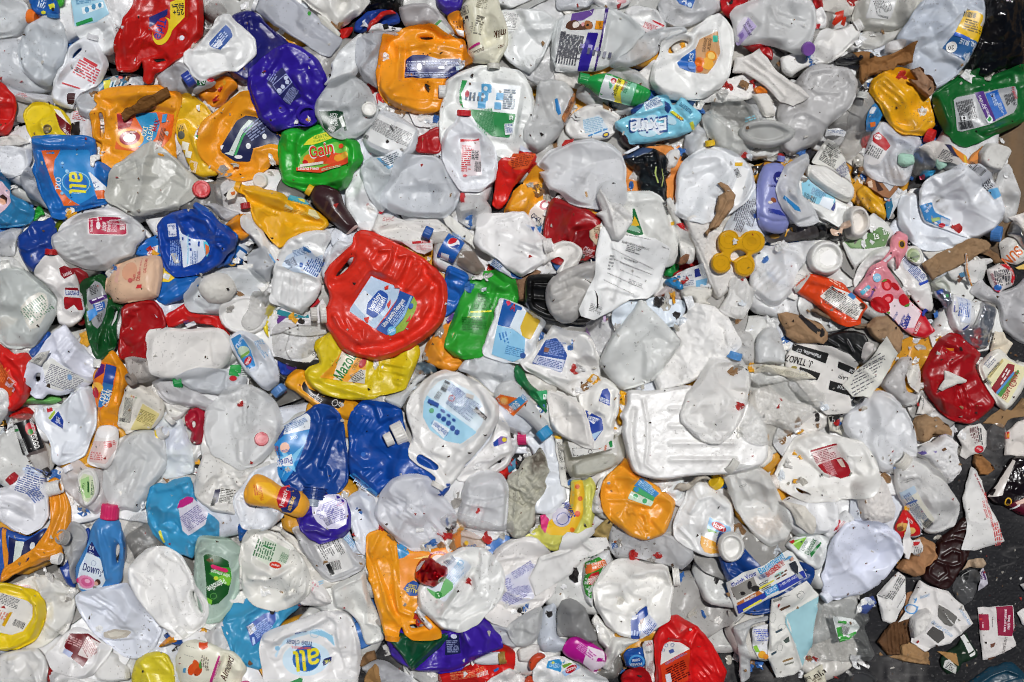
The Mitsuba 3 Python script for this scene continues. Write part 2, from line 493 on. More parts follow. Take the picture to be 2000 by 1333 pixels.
def clusters(els):
    """Print that touches belongs to one label; print apart from it is another."""
    boxes, out = [], []
    for e in els:
        if e[0] == 'P':
            q = np.array(e[2])
        else:
            c, w, h, a = (e[3], e[4] or e[5] * len(e[2]) * .7, e[5], e[6]) if e[0] == 'T' else (e[2], e[3] * (1 if e[0] != 'E' else 2), e[4] * (1 if e[0] != 'E' else 2), e[5])
            q = rot(np.array([[-w, -h], [w, -h], [w, h], [-w, h]]) / 2, a, c)
        g = shapely.MultiPoint(q).convex_hull.buffer(.001)
        hit = [k for k, b in enumerate(boxes) if b is not None and b.intersects(g)]
        for k in hit[1:]:
            boxes[hit[0]], boxes[k] = boxes[hit[0]].union(boxes[k]), None
            out[hit[0]] += out[k]
            out[k] = []
        if hit:
            boxes[hit[0]] = boxes[hit[0]].union(g)
            out[hit[0]].append(e)
        else:
            boxes.append(g)
            out.append([e])
    return [sorted(o, key=lambda e: next(i for i, x in enumerate(els) if x is e)) for o in out if o]


taken = {}


def numbered(name):
    n = taken[name] = taken.get(name, -1) + 1
    return name if n == 0 else f'{name}_{n:03d}'


def waste(i, name, cat, label, kind, colour, pts, caps=(), necks=(), lab=(), group=None, sub=None, extra=(), **kw):
    """One thing of the heap with its parts; returns how it settled."""
    stiff = shapely.union_all([Polygon(e[2]).buffer(0) for e in lab if e[0] == 'P' and len(e[2]) > 2] + [shapely.Point(e[2]).buffer(max(e[3], e[4])) for e in lab if e[0] == 'E'])
    (V, T), surf, info = body(kind, pts, 1000 + 37 * i, stiff=stiff, **kw)
    k = info['k']
    key = numbered(name)
    labels[key] = {'label': label, 'category': cat}
    if group:
        labels[key]['group'] = group
    parts = bool(caps or necks or lab or extra)
    put(key + ('__' + (sub or 'body') if parts else ''), V, T, colour, k.get('bsdf', k['b']), k['dirt'])
    own = {}

    def part(n):
        own[n] = own.get(n, -1) + 1
        return f'{key}__{n}' + (f'_{own[n]:03d}' if own[n] else '')
    inr = info['P'].buffer(-.004)
    for which, lst in (('neck', necks), ('cap', caps)):
        for c, r, l, yaw, tilt, col in lst:
            v, t = (cap_mesh if which == 'cap' else neck_mesh)(r, l)
            g = surf(np.array([c]))[0]
            inside = info['P'].contains(shapely.Point(c))
            z = g + (.002 if tilt > 50 else -.35 * r if inside else .1 * r)
            v = aim(v, (*c, z), math.radians(yaw), math.radians(tilt))
            put(part(which), v, t, col, 'milky_coat' if col == MILK else 'plastic_coat', .25, smooth=False)
    for group in clusters(lab):
        a, t, u = print_mesh(group, surf, i)
        put(part('label'), a, t, u, 'gloss_print' if kind not in 'PCWS' else 'matt_print', .5 * k['dirt'], smooth=True)
    return info

HEAP = [[-1.4287999999999998,1.0034],[1.3395,1.0034],[1.3778,0.5951000000000001],[1.263,0.4676],[1.2247000000000001,0.3145],[1.263,0.1359],[1.2119000000000002,-0.1193],[1.1482,-0.2469],[1.1225999999999998,-0.37439999999999996],[1.0844,-0.502],[0.9185,-0.5912999999999999],[0.893,-0.7316],[0.9057999999999999,-0.9358],[-1.4287999999999998,-0.9995]]
# ---------------------------------------------------------------- the setting
def floor_colour(p, n, uv):
    g = mikit.fbm(p.x * 6, p.y * 22, 0, 3)
    speck = mikit.smoothstep(.84, .90, mikit.noise(p.x * 210, p.y * 210, 0))
    rust = mikit.smoothstep(1.19, 1.24, p.x + .05 * mikit.fbm(p.x * 30, p.y * 30, 0, 3)) * mikit.smoothstep(.24, .30, p.y + .06 * mikit.noise(p.x * 20, p.y * 20, 3))
    black = mi.Color3f(.012, .012, .014) * (.6 + .9 * g) + mi.Color3f(.10, .095, .09) * (.35 * speck + .9 * mikit.smoothstep(.5, .85, mikit.fbm(p.x * 5 + 9, p.y * 5, 0, 4)) * mikit.noise(p.x * 90, p.y * 60, 0) + .5 * mikit.smoothstep(.03, .0, dr.abs(mikit.fbm(p.x * 3, p.y * 9, 0, 4) - .5)) * mikit.noise(p.x * 40, p.y * 160, 0))
    brown = mikit.mix(mi.Color3f(.12, .085, .055), mi.Color3f(.20, .12, .06), mikit.fbm(p.x * 60, p.y * 14, 0, 3))
    return mikit.mix(black, brown, rust)


scene['floor_coat'] = bumped({'type': 'principled', 'base_color': mikit.proc(floor_colour), 'roughness': .6, 'specular': .15}, grain, .002)
g = np.linspace(-1, 1, 2)
scene['floor'] = mikit.ply((np.array([[-30, -30, 0], [30, -30, 0], [30, 30, 0], [-30, 30, 0.0]]), np.array([[0, 1, 2], [0, 2, 3]])), 'floor_coat')
labels['floor'] = {'label': 'black worn floor with grit and a rusty brown strip at the right', 'kind': 'structure'}

# the buried body of the heap: crushed pale pieces that nobody could count
vs, ts, us, n = [], [], [], 0
rb = np.random.default_rng(11)
tones = ['dcdcd8', 'd0d0cc', 'b9b8b4', 'e0e0e0', 'a5a4a0', 'd0d4dc', 'c6c2ba', 'dedede', '8f8e8a', 'cfcfcf', 'd8d8d8', '6a6864', '3f6fb0', 'c8902a']
heap_edge = Polygon(HEAP)
made = 0
for gy in np.arange(-1.0, 1.01, .125):
    for gx in np.arange(-1.45, 1.4, .125):
        c = np.array([gx, gy]) + rb.uniform(-.05, .05, 2)
        w = rb.uniform(.085, .125)
        if not heap_edge.buffer(-.02 - .7 * w).contains(shapely.Point(c)):
            continue
        a = np.linspace(0, 2 * math.pi, 9)[:8] + rb.uniform(-.3, .3, 8)
        pp = c + np.c_[np.cos(a), np.sin(a)] * w * rb.uniform(.8, 1.2, (8, 1)) * [1, rb.uniform(.7, 1)]
        (V, T), _, _ = body('J' if rb.random() < .6 else 'W', pp, int(5000 + rb.integers(4000)), s=.011, h=.04, settle=45)
        vs.append(V); ts.append(T + n); us.append(np.full(len(V), code(tones[int(rb.integers(len(tones)))]))); n += len(V)
put('buried_waste', np.vstack(vs), np.vstack(ts), np.concatenate(us), 'plastic_coat', .5)
labels['buried_waste'] = {'label': 'buried mass of crushed pale plastic and paper filling the gaps of the heap', 'category': 'waste', 'kind': 'stuff'}

def mm_at(v, x, y):
    """Flat millimetres -> points in metres."""
    return ((np.array(v, float).reshape(-1, 2) + [x, y]) / 1000).tolist()


def t(i, name, cat, label, kind, colour, x, y, pts, holes=(), crease=(), caps=(), necks=(), lab=(), **kw):
    """One thing whose middle stands at (x, y); everything else is in millimetres from there."""
    turn = lambda l: [(((a + x) / 1000, (b + y) / 1000), r / 1000, n / 1000, yaw, tilt, col) for a, b, r, n, yaw, tilt, col in l]
    mm = lambda v: mm_at(v, x, y)
    out = []
    for e in lab:
        e = list(e)
        if e[0] == 'P':
            e[2] = mm(e[2])
            e += [0] * (4 - len(e))
        elif e[0] == 'T':
            e[3], e[4], e[5] = mm(e[3])[0], e[4] / 1000, e[5] / 1000
        else:
            e[2], e[3], e[4] = mm(e[2])[0], e[3] / 1000, e[4] / 1000
            if e[0] == 'E' and len(e) > 6:
                e[6] /= 1000
        out.append(e)
    INFO.append(i)
    return waste(i, name, cat, label, kind, colour, mm(pts), turn(caps), turn(necks), out,
                 holes=[mm(h) for h in holes], crease=[(a / 1000, w / 1000, mm(l)) for a, w, l in crease], **kw)

# ---------------------------------------------------------------- the things of the heap, from the bottom up, in millimetres from the middle of the heap
INFO = []
t(0,'bottle','bottle','bright green bottle end beside the small blue bottle at the top left','J','3aa52e',-1122,841,[-12,16,16,16,13,-8,-4,-18,-14,-4])
t(1,'plastic_sheet','plastic sheet','large grey translucent sheet under the round grey jug at the left','N','c4c4c2',-1211,671,[-84,71,-11,84,32,31,88,-15,82,-45,15,-58,-31,-49,-91,-15])
t(2,'white_jug','jug','white wrinkled jug edge at the top beside the deep red jug','J','dcdcdc',-959,812,[-45,40,35,40,35,13,18,-13,5,-49,-15,-40,-35,7])
t(3,'detergent_jug','jug','crumpled orange jug piece under the purple jug at the upper left','J','e08a1a',-729,617,[-57,-4,-27,16,20,39,46,29,50,16,26,-4,6,-31,-20,-38,-40,-24])
t(4,'plastic_pot','pot','grey translucent scrap with faded red print above the crumpled yellow bottle','M','c6c4c4',-1207,607,[-60,24,0,8,57,8,64,-22,7,-16,-23,-9,-46,4],lab=[["F","c88a8a",[-3,-1],23,17,0,4]])
t(5,'black_bag','bag','dark black bag in the gap at the top edge','K','060606',-327,832,[-49,39,59,39,55,-1,45,-35,-8,-18,-42,-21,-59,-4])
t(6,'detergent_jug','jug','blue jug showing under the black gap at the top','J','1c3f92',-347,801,[-50,2,-16,23,17,26,64,16,68,-8,4,-14,-33,-24,-53,-21])
t(7,'paper','paper','big white paper sheet under the orange juice jug','P','e4e3df',461,646,[-152,13,-112,43,-95,26,88,13,148,40,181,13,148,-40,8,-53,-78,-47,-138,-14])
t(8,'paper','paper','white paper under the long yellow bottle left of centre','P','dcdee2',-628,257,[-40,51,-14,31,26,-9,47,-43,13,-26,-34,-3])
t(9,'detergent_jug','jug','dark blue piece between the white handle jug and the almond bottle at the lower left','J','1f4a8e',-833,-737,[-34,7,-11,20,22,3,26,-13,-4,-16])
t(10,'detergent_bottle','bottle','small blue bottle with yellow print behind the orange cap at the top left','J','1d58a6',-1154,824,[-43,27,25,30,38,4,35,-20,2,-25,-21,-16,-35,-3],lab=[["P","d8d83a",[12,4,28,7,30,-5,17,-8]],["F","cfe0f0",[-5,9],23,23,70,4],["E","d8d83a",[0,-15],6.6,4,0]])
t(11,'soda_bottle','bottle','clear bottle with dark brown dregs right of the deep red jug','G','5a3a34',-731,805,[-25,43,15,33,28,14,18,-6,8,-26,-18,-36,-28,-19])
t(12,'bottle','bottle','flattened grey bottle with a torn green and red label right of the red spout','M','b5b3b0',-810,641,[-74,12,-51,26,-8,49,41,12,87,-4,68,-17,21,-34,-25,-31,-58,-14],lab=[["P","1f5a34",[38,-1,61,-4,56,-14,36,-14]],["E","c22a34",[71,-1],7.9,5.9,0],["T","e6e6e6","IV",[51,-8],16,7.3,10,1,0]])
t(13,'plastic_tub','tub','white tub with black soot stains between the yellow bottle and the orange jug','M','d8d4d2',-1071,522,[-25,49,18,56,25,22,32,-38,5,-54,-25,-41,-28,6],lab=[["P","1c1412",[-18,16,2,22,5,-4,-1,-34,-18,-31,-23,-4]],["F","b05a5a",[-1,36],30,23,-8,5]])
t(14,'white_jug','jug','dented white jug at the left edge above the teal jug','J','dcdde0',-1225,447,[-53,35,-13,41,17,31,45,28,43,-12,23,-41,-6,-48,-53,-38])
t(15,'paper','paper','dirty white torn wrapper at the left edge beside the crumpled yellow bottle','P','d6d2cc',-1235,493,[-46,13,17,16,50,-4,24,-12,-46,-15])
t(16,'hose','jug','bent red jug handle over the blue jug at the top','J','c21d18',-331,799,[-36,-25,-24,0,3,20,30,24,46,14,16,12,0,0,-14,-17,-20,-30],h=0.03)
t(17,'detergent_jug','jug','small red scrap between the grey bottle and the white jug at the top','J','c01a16',-420,771,[-22,14,19,22,19,7,2,-16,-7,-23,-12,-3])
t(18,'detergent_bottle','bottle','purple bottle top at the top edge left of the almond milk bottle','J','3a2792',-158,833,[-35,26,38,26,31,-7,8,-27,-12,-17,-29,-1])
t(19,'detergent_bottle','bottle','orange bottle shoulder at the top left of the almond milk bottle','J','e0912a',-133,789,[-31,20,-1,32,19,27,22,-13,19,-36,-8,-23,-21,-6],lab=[["P","e8eaec",[-8,-13,13,-16,13,-30,-1,-26]],["F","7a4a1a",[-4,0],20,20,100,3]])
t(20,'detergent_jug','jug','small red scrap between the water jug and the orange jug','J','c01c20',-328,598,[-11,13,2,16,12,-10,-3,-20])
t(21,'pet_jug','jug','grey jug at the top edge above the dog picture','J','c4c6c8',159,840,[-56,22,51,22,48,-8,4,-15,-46,-20])
t(22,'white_jug','jug','white jug with a red nutrition label above the orange juice jug','J','e2e2e0',330,786,[-58,24,-32,41,27,28,47,-5,44,-28,-2,-38,-25,-18],crease=[[8,7,[-35,14,14,28]]],lab=[["P","e4dada",[-16,-18,14,-2,44,-20,-2,-35]],["P","c22a34",[12,-2,42,-18,37,-22,14,-7]],["F","c04a50",[7,-20],33,16,-25,5]])
t(23,'paper','paper','dirty white cardboard pack between the dog picture jug and the green bottle','P','dcd8d2',141,650,[-40,20,22,24,32,-3,28,-23,-5,-16,-35,-3])
t(24,'envelope','envelope','orange paper envelope under the black wrapper','P','dc8c44',358,416,[-78,-11,-74,12,-88,46,-14,69,26,72,60,71,78,36,73,-1,53,-42,43,-88,-7,-88,-74,-78],crease=[[4,3,[-7,66,20,-35]]],dirt=0.15)
t(25,'milk_jug','jug','grey jug bottom between the gum pouch and the brown tinted bowl','M','c2c2c0',462,496,[-35,14,-5,41,22,31,38,-2,35,-26,-22,-39,-32,-22])
t(26,'juice_bottle','bottle','dark red bottle end at the top edge above the white bottle neck','J','b3191c',758,840,[-15,19,13,19,15,-16,-1,-16,-12,-6])
t(27,'juice_bottle','bottle','dark red bottle under the big grey jug with the purple cap','J','a8171c',618,721,[-52,19,5,23,30,1,30,-27,12,-16,-23,1])
t(28,'flyer','flyer','black printed leaflet strip under the flat grey plastic rim','P','2a2630',717,474,[-43,6,4,3,15,17,36,14,32,-8,-10,-19,-36,-15],lab=[["F","e0e0e4",[-11,-6],47,11,10,3]])
t(29,'bottle','bottle','green bottle tip below the blue jug with yellow letters at the left','J','2a9a36',-1180,317,[-11,11,0,23,10,11,16,-2,3,-5,-7,-22,-12,-15],h=0.025)
t(30,'chip_bag','bag','small green and silver foil bag left of the crimson label jug','A','9ab02a',-1114,279,[-8,11,2,21,12,11,8,-12,-5,-23,-10,-8])
t(31,'milk_jug','jug','dusty grey jug shoulder at the left edge under the teal bottle','M','bdbbb8',-1244,245,[-39,24,1,34,31,34,28,14,18,-6,18,-36,-19,-36,-39,-32])
t(32,'white_jug','jug','white jug top at the left edge above the grey-green jug with an oval label','J','dededc',-1243,188,[-36,18,-10,21,14,18,50,-12,17,-16,-36,-29])
t(33,'detergent_bottle','bottle','dark red bottle behind the white red-banded bottle at the left','J','8a1420',-1063,120,[-19,56,1,59,21,46,21,26,8,6,1,-27,1,-80,-19,-83,-12,-27,-9,20])
t(34,'milk_jug','jug','grey milk jug piece below the clear food tub with scraps','M','b2b0ae',-717,320,[-46,18,-13,21,20,4,53,-5,13,-25,0,-19,-26,8])
t(35,'detergent_jug','jug','orange jug scrap behind the long yellow bottle left of centre','J','da8a1c',-672,283,[-36,2,-6,28,18,32,14,9,24,-21,1,-38,-19,-14])
t(36,'milk_jug','jug','grey thin jug piece between the foam lump and the white ribbed jug','M','c2c2c4',-637,130,[-37,39,-3,36,24,15,30,-15,24,-35,-10,-28,-30,-8])
t(37,'snack_box','box','teal and white food box under the white ribbed jug','P','d8d6d8',-535,63,[-59,11,-42,21,12,1,38,11,59,45,72,18,59,-19,5,-26,-69,-49,-72,-12],lab=[["P","1a7a86",[-54,18,18,-2,25,5,28,-5,-29,-5,-54,6]],["P","5a2a7a",[-49,1,-25,-2,-49,-22,-50,-12]],["P","b01a24",[28,25,49,45,54,35,32,18]]])
t(38,'kraft_paper','paper','brown kraft paper corner left of the black food tray','C','8a6a50',34,140,[-28,9,2,22,28,36,41,29,2,-1,-5,-40,-18,-40,-22,-14])
t(39,'black_bag','bag','black plastic in the hollow under the foam cup','K','0b0b0c',778,265,[-42,0,-28,28,0,28,36,7,43,-14,22,-18,0,-14,-35,-14])
t(40,'green_bottle','bottle','light green bottle strip under the white-lilac jug','J','6ab05a',-1167,-147,[-59,-15,-32,12,-2,9,38,12,51,-1,24,-11,-22,-8])
t(41,'white_jug','jug','flat white-grey creased panel between the grey jugs left of centre','M','d4d6dc',-850,-274,[-52,61,-18,101,22,84,35,41,52,-6,52,-60,8,-67,-25,-73,-42,-60,-28,-20])
t(42,'detergent_jug','jug','dark blue jug piece with a purple label between the white bottle and yellow jug','J','1f3f9a',-562,-65,[-20,23,12,16,38,0,1,-24,-15,-17,-19,0],lab=[["P","4a2a7a",[1,15,18,13,28,-2,15,-9,3,-3]],["F","e0d8ec",[16,5],17,6.7,-10,2]])
t(43,'milk_jug','jug','pale grey jug piece between the yellow oil jug and the round blue label jug','M','c8c8c6',-257,-121,[-63,-21,-10,-4,17,36,37,42,57,36,24,16,-3,-18,-16,-48,-43,-38])
t(44,'juice_carton','carton','red carton with green and blue print under the magenta-capped white bottle','J','c02018',-21,-331,[-30,-5,-10,15,14,26,27,9,10,-18,-10,-25],lab=[["P","b8202c",[0,22,20.2,27,23.6,15,3,9]],["P","3a7a9a",[10,15,30,36,30,9,13.5,-1]]])
t(45,'plastic_wrap','bag','dark blue plastic film behind the grey open-mouthed bottle','J','1f3f8a',-1085,-542,[-47,-21,-27,-14,20,72,33,79,40,59,13,-1,0,-35,-7,-75,-27,-68],ra=0.008)
t(46,'detergent_jug','jug','orange jug end right of the white-blue crushed jug at the lower left','J','e08f1e',-847,-740,[-34,-19,-5,8,18,18,24,4,-2,-9],h=0.03)
t(47,'detergent_jug','jug','dark blue cap piece above the crumpled green print jug','J','14559c',-648,-464,[-26,16,14,18,25,10,14,3,1,3,-6,-17,-26,-33],h=0.03)
t(48,'white_jug','jug','smoky pale jug with dirty white sheen at the lower centre right of the purple jug','M','c0c0be',-14,-718,[-52,24,-26,31,14,24,54,-8,21,-41,-12,-28])
t(49,'detergent_jug','jug','red jug with print and barcode at the bottom edge below the purple jug','J','cc1f1a',-75,-811,[-111,-17,-84,-8,-38,2,35,52,58,72,85,46,82,-1,42,-24,35,-61,-104,-61],lab=[["F","e88a5a",[-35,-11],86,20,12,5],["B","e8dcd8",[2,-11],27,11,10],["P","2a6ab4",[29,-1,42,7,43,1,32,-7]]])
t(50,'plastic_sheet','plastic sheet','flat grey-blue plastic at the bottom centre beneath the smoky grey cup','N','c2c4c6',102,-728,[-30,60,7,80,10,-6,54,-20,20,-46,-26,-46,-40,-20])
t(51,'milk_jug','jug','grey translucent jug with an orange cap in the upper left corner','M','cfcfca',-1245,803,[-63,62,11,55,41,35,52,5,44,-18,17,-45,-29,-55,-76,-38],caps=[[46,3,17.3,21,-10,5,"e2701c"]])
t(52,'white_jug','jug','white ribbed jug with a light blue washing label at the top left','J','e3e4e4',-1026,769,[-61,82,20,82,43,30,62,-10,59,-46,29,-63,-7,-53,-33,-40,-52,-13,-60,30],crease=[[-3,5,[-14,-13,53,3]],[-3,5,[-4,-27,56,-10]],[-3,5,[3,-40,59,-23]]],lab=[["P","a9d4e6",[-60,79,20,79,39,33,6,16,-50,5,-53,49]],["P","e8f0f2",[-30,49,23,63,26,49,-27,33]],["E","4a8fb8",[-17,44],5.3,7.3,0],["E","4a8fb8",[0,51],5.3,7.3,0],["E","4a8fb8",[16,54],4.6,5.9,0],["P","2f9a52",[-46,13,-5,26,-4,18,-45,5]],["F","6fa8c8",[-14,66],59,13,8,3]])
t(53,'bottle','bottle','grey bottle with a dark brown cap and a teal fruit label','M','b4b6b6',-1011,614,[-73,20,-46,26,-13,43,40,58,74,56,97,36,94,6,57,-21,0,-61,-33,-66,-60,-54,-70,-31,-75,-7],caps=[[-69,-15,14.7,19,180,5,"3a1418"]],lab=[["P","1d5f80",[-23,40,47,53,51,23,-13,6]],["P","d8cf3a",[-6,33,11,38,12,13,-3,11]],["E","d86a6a",[34,46],6,6,0],["F","cfe2e8",[24,24],23,30,80,4]])
t(54,'detergent_jug','jug','plain red jug cut by the left edge of the picture below the grey sheet','J','c31a14',-1249,573,[-30,71,-4,65,26,28,28,8,16,-41,-1,-68,-37,-64])
t(55,'detergent_jug','jug','dark navy jug behind the purple jug at the top','J','191a66',-642,733,[-77,42,-47,78,-14,88,12,78,39,48,95,5,85,-15,49,-31,6,-97,-14,-104,-60,-71,-77,-25],crease=[[6,6,[-41,68,-14,88,6,65]],[5,5,[-44,48,-8,68]]])
t(56,'snack_box','box','black and white lettered box scrap above the orange jug at the top','P','e2e2e4',-320,779,[-41,-1,-12,14,45,6,45,-8,-2,-4,-36,-8],lab=[["P","161616",[-4,11,8,16,13,3,0,-1]],["T","161616","S",[24,2],10,10,20,1,0]])
t(57,'white_jug','jug','white curved jug side behind the grey translucent jug above the orange handle','J','dfe0e0',-410,688,[-55,-62,-32,-22,-35,-6,-19,24,14,57,40,75,47,44,40,-16,21,-42,-26,-55])
t(58,'plastic_tub','tub','grey translucent tub with a white small print sheet beside the water jug','J','c5c5c3',-303,505,[-68,-6,-44,37,-21,74,22,54,75,17,68,-32,38,-56,-15,-52,-54,-36],lab=[["P","d8d8d6",[-69,-3,-26,57,15,37,-11,-32]],["P","dadad8",[-11,-32,18,37,68,16,42,-32,28,-39]],["F","6a6a6a",[-28,27],63,30,-28,11],["F","7a7a7a",[25,1],60,36,-25,10],["B","2a2a2a",[-58,-1],16,10,-28],["P","3a3a3a",[4,27,13,13,9,11,1,25]]],b='milky_coat')
t(59,'detergent_jug','jug','dark red jug showing left of the white red-capped jug','J','a81a20',-196,499,[-46,-33,-34,10,9,37,29,30,23,-6,19,-36])
t(60,'plastic_tub','tub','big white curved tub side left of the grey jugs in the upper middle','J','dfe0e0',-371,353,[-31,48,-11,72,12,88,32,48,45,-1,39,-74,19,-101,-21,-74,-41,-28,-44,18],h=0.02)
t(61,'plastic_tub','tub','white curved tub rim at the top edge right of the almond milk bottle','J','e0e0de',-11,848,[-74,19,54,26,67,12,44,-5,4,-16,-34,-20,-60,-15])
t(62,'milk_jug','jug','grey jug bent round the right side of the dog picture jug','M','c4c4c0',335,721,[-97,-53,-90,-27,-57,2,-18,28,34,45,87,48,97,35,57,22,28,9,21,-21,-8,-37,-57,-57])
t(63,'white_jug','jug','white jug with a pink stain at the top edge of the picture','J','e4e3e1',247,831,[-57,18,52,18,42,-2,19,-15,-14,-15,-44,-5],lab=[["E","d8a0a4",[22,2],12,5.9,0],["P","b8343a",[9,-8,21,-3,19,-11,13,-16]]])
t(64,'juice_bottle','bottle','red juice bottle at the top edge right of the grey dusty jug','J','b8141c',564,838,[-46,12,-26,25,48,25,55,5,21,-18,-12,-35,-39,-18],lab=[["F","e8b0b0",[18,-5],44,17,35,3],["T","e8c8c8","Apple Mango",[25,5],40,7.4,35,1,0]])
t(65,'milk_jug','jug','flat grey jug lying under the green soda bottle','M','c6c4be',256,616,[-94,13,-55,39,12,54,51,49,84,20,84,-7,58,-34,45,-57,-8,-50,-74,-27,-98,-7])
t(66,'white_jug','jug','dirty white crushed jug with a faint light blue label and yellow logo','J','e0dfdb',200,545,[-67,4,-50,24,-16,41,17,44,51,27,71,14,67,-16,44,-40,-3,-43,-50,-40,-67,-20],lab=[["P","d4dfe6",[-23,7,17,17,40,-16,34,-33,-3,-33,-23,-16]],["F","88b4d0",[4,-6],50,34,10,8],["F","3a86c4",[14,-25],50,6.7,20,1],["E","2a3a78",[34,-31],9,6,20],["E","e8c83a",[34,-31],6,3.4,20]],dirt=0.9)
t(67,'food_tray','tray','dark brown plastic tray corner below the light blue gum pouch','T','2a1316',292,512,[-26,47,-6,51,4,17,0,-19,37,-23,30,-36,-10,-29,-26,-6])
t(68,'foam_piece','foam','small grey-white foam scrap on the orange envelope','S','d8d6d2',398,455,[-18,8,-2,22,18,23,22,8,8,-22,-12,-28,-17,-8],h=0.012,fine=0.004)
t(69,'juice_bottle','bottle','white bottle neck with red bands at the top edge right of the lilac label','J','e4e2e0',767,798,[-17,20,2,31,16,-1,9,-26,-12,-26],lab=[["P","b8242c",[-19,-11,-5,-15,-8,-26,-17,-26]]])
t(70,'milk_jug','jug','tan-grey jug body with smooth sides below the white nutrition label','M','c6c2b8',921,759,[-57,8,-28,26,37,19,65,30,44,1,22,-10,1,-24,-24,-31,-60,-20])
t(71,'tissue','tissue','crumpled small white tissue above the brown paper at the upper right','W','d6d4d0',849,725,[-15,5,-1,14,13,5,10,-13,-8,-9])
t(72,'black_bag','bag','small black plastic scrap left of the brown paper at the upper right','K','14141a',843,698,[-45,1,-24,8,-6,18,50,18,57,1,29,-13,-20,-17,-41,-13])
t(73,'plastic_sheet','plastic sheet','long flat grey plastic rim above the lilac body wash bottle','N','cfccc6',606,481,[-59,26,-31,19,26,1,69,12,73,-6,34,-24,-2,-28,-45,-10,-66,8])
t(74,'soda_bottle','bottle','clear upright bottle with a white neck ring right of the stained grey jug','B','b4b2b0',863,564,[-10,48,11,48,13,30,25,16,32,-12,22,-40,-3,-54,-31,-40,-35,-12,-21,16],necks=[[0,34,13.4,16,80,10,"c9c8c4"]],b='clear_coat')
t(75,'chip_bag','bag','blue and silver snack bag with an orange spot right of the clear bottle','F','2a7ab4',896,554,[-17,12,-2,30,8,37,30,12,19,-13,5,-31,-17,-34,-24,-13],lab=[["P","c8ccd2",[-13,15,-2,28,6,23,-2,8,-15,7]],["P","e0742a",[-10,-13,5,-10,8,-20,-6,-24]]],ra=0.01)
t(76,'milk_jug','jug','white thin plastic bag piece at the right edge under the foam lump','M','d6d3cf',1252,368,[-43,65,0,83,14,54,36,4,22,-50,11,-65,-7,-72,-36,-14],R=0.02)
t(77,'milk_jug','jug','dark grey crumpled jug piece left of the blue jug with yellow letters','M','b0b0b0',-1178,377,[-29,25,-9,51,10,45,24,-8,33,-54,7,-34,-13,-21,-26,-1],crease=[[8,7,[-22,18,-3,5,10,-31]]],dirt=0.8)
t(78,'white_jug','jug','white jug rim just above the jug with the crimson label','J','e0dfde',-1026,297,[-85,-29,-73,1,-33,24,33,37,66,27,89,11,86,-12,33,-6,-33,-12,-76,-39])
t(79,'detergent_jug','jug','big light blue jug under the pink calcium tub and the dark blue jug','J','1c66b4',-860,175,[-83,37,-70,71,-43,87,-24,90,-10,51,-4,18,30,-9,89,-12,89,-42,63,-65,30,-82,6,-88,-14,-75,-20,-16,-37,31],crease=[[8,7,[-10,-72,39,-35,89,-22]]],lab=[["P","dcd8d8",[-47,41,-37,57,-20,64,-20,37,-43,37]],["T","c0305a","XTRA",[-34,49],23,9,60,1,0],["P","e2c23a",[-5,8,10,4,30,-19,16,-30,-4,-29]],["P","c8ccd0",[2,-7,18,-12,14,-25,-2,-19]]])
t(80,'snack_bag','bag','crumpled navy blue plastic sheet at the left above the white red-banded bottle','J','163a8a',-1155,240,[-55,15,-35,31,-16,54,10,54,27,67,43,35,43,-5,36,-31,20,-57,-6,-76,-26,-63,-45,-31],crease=[[8,6,[-26,41,-16,15,10,-5]],[8,6,[-45,-11,-13,-21,20,-5]]],ra=0.008)
t(81,'paper','paper','white and red torn paper under the white red-banded bottle','P','e0d6d4',-1094,65,[-18,10,16,43,16,-11,5,-21,-18,-21],lab=[["P","c83a40",[-11,13,2,-4,-1,-7,-13,8]]])
t(82,'detergent_jug','jug','bright red curved handle right of the dull red jug bottom','J','c41a18',-775,51,[-75,12,-49,32,-26,46,-22,22,4,16,51,12,57,-17,74,-37,60,-44,31,-11,-29,-4,-72,-24],lab=[["P","d8d8dc",[-32,-11,-9,-1,-6,-11,-26,-17]],["T","2a4aa0","ECO",[-27,-4],13,6,15,1,0]])
t(83,'milk_jug','jug','white jug with a dark red cap under the long yellow bottle','J','dddcd8',-616,246,[-51,57,-41,70,-25,64,2,20,28,-20,58,-53,68,-73,35,-79,2,-33,-25,7,-51,34],caps=[[-40,80,12,15,100,5,"a01a22"]])
t(84,'snack_bag','bag','blue bag with gold swirls right of the dark blue round jug','F','1e5a9e',-692,202,[-38,-15,-12,6,8,39,35,19,22,-8,2,-18,-18,-21],lab=[["E","d8a838",[-5,-5],11,11,0,4],["P","d8dce0",[17,25,33,13,24,0,7,11]]])
t(85,'food_box','box','dirty white crumpled box with red print above the clear cola bottle','P','dfdcd6',-248,278,[-100,-6,-83,37,-50,34,-17,21,23,24,62,24,89,4,109,-26,56,-39,-10,-42,-77,-26],crease=[[8,8,[-70,7,-10,21,69,7]],[-8,7,[-73,-6,-17,1,49,-19]]],lab=[["P","c83840",[-83,40,-75,50,-70,44,-77,36]],["F","c88a88",[-57,24],26,17,-10,4]],h=0.02,dirt=0.7)
t(86,'food_box','box','white flattened box with a red band left of the clear cola bottle','P','e0d8d6',-224,231,[-47,14,29,18,30,-6,9,-19,-21,-6],lab=[["P","c02a30",[-22,14,22,17,24,11,-21,8]],["F","e0a8a8",[6,-1],36,13,-6,4],["T","f0e0e0","Hot",[9,13],16,4.6,3,1,0]])
t(87,'paper_roll','paper','long dirty white paper strip right of the clear cola bottle','P','dcdad2',-127,272,[-50,42,-33,45,0,15,40,-18,44,-38,34,-45,0,-15,-33,12])
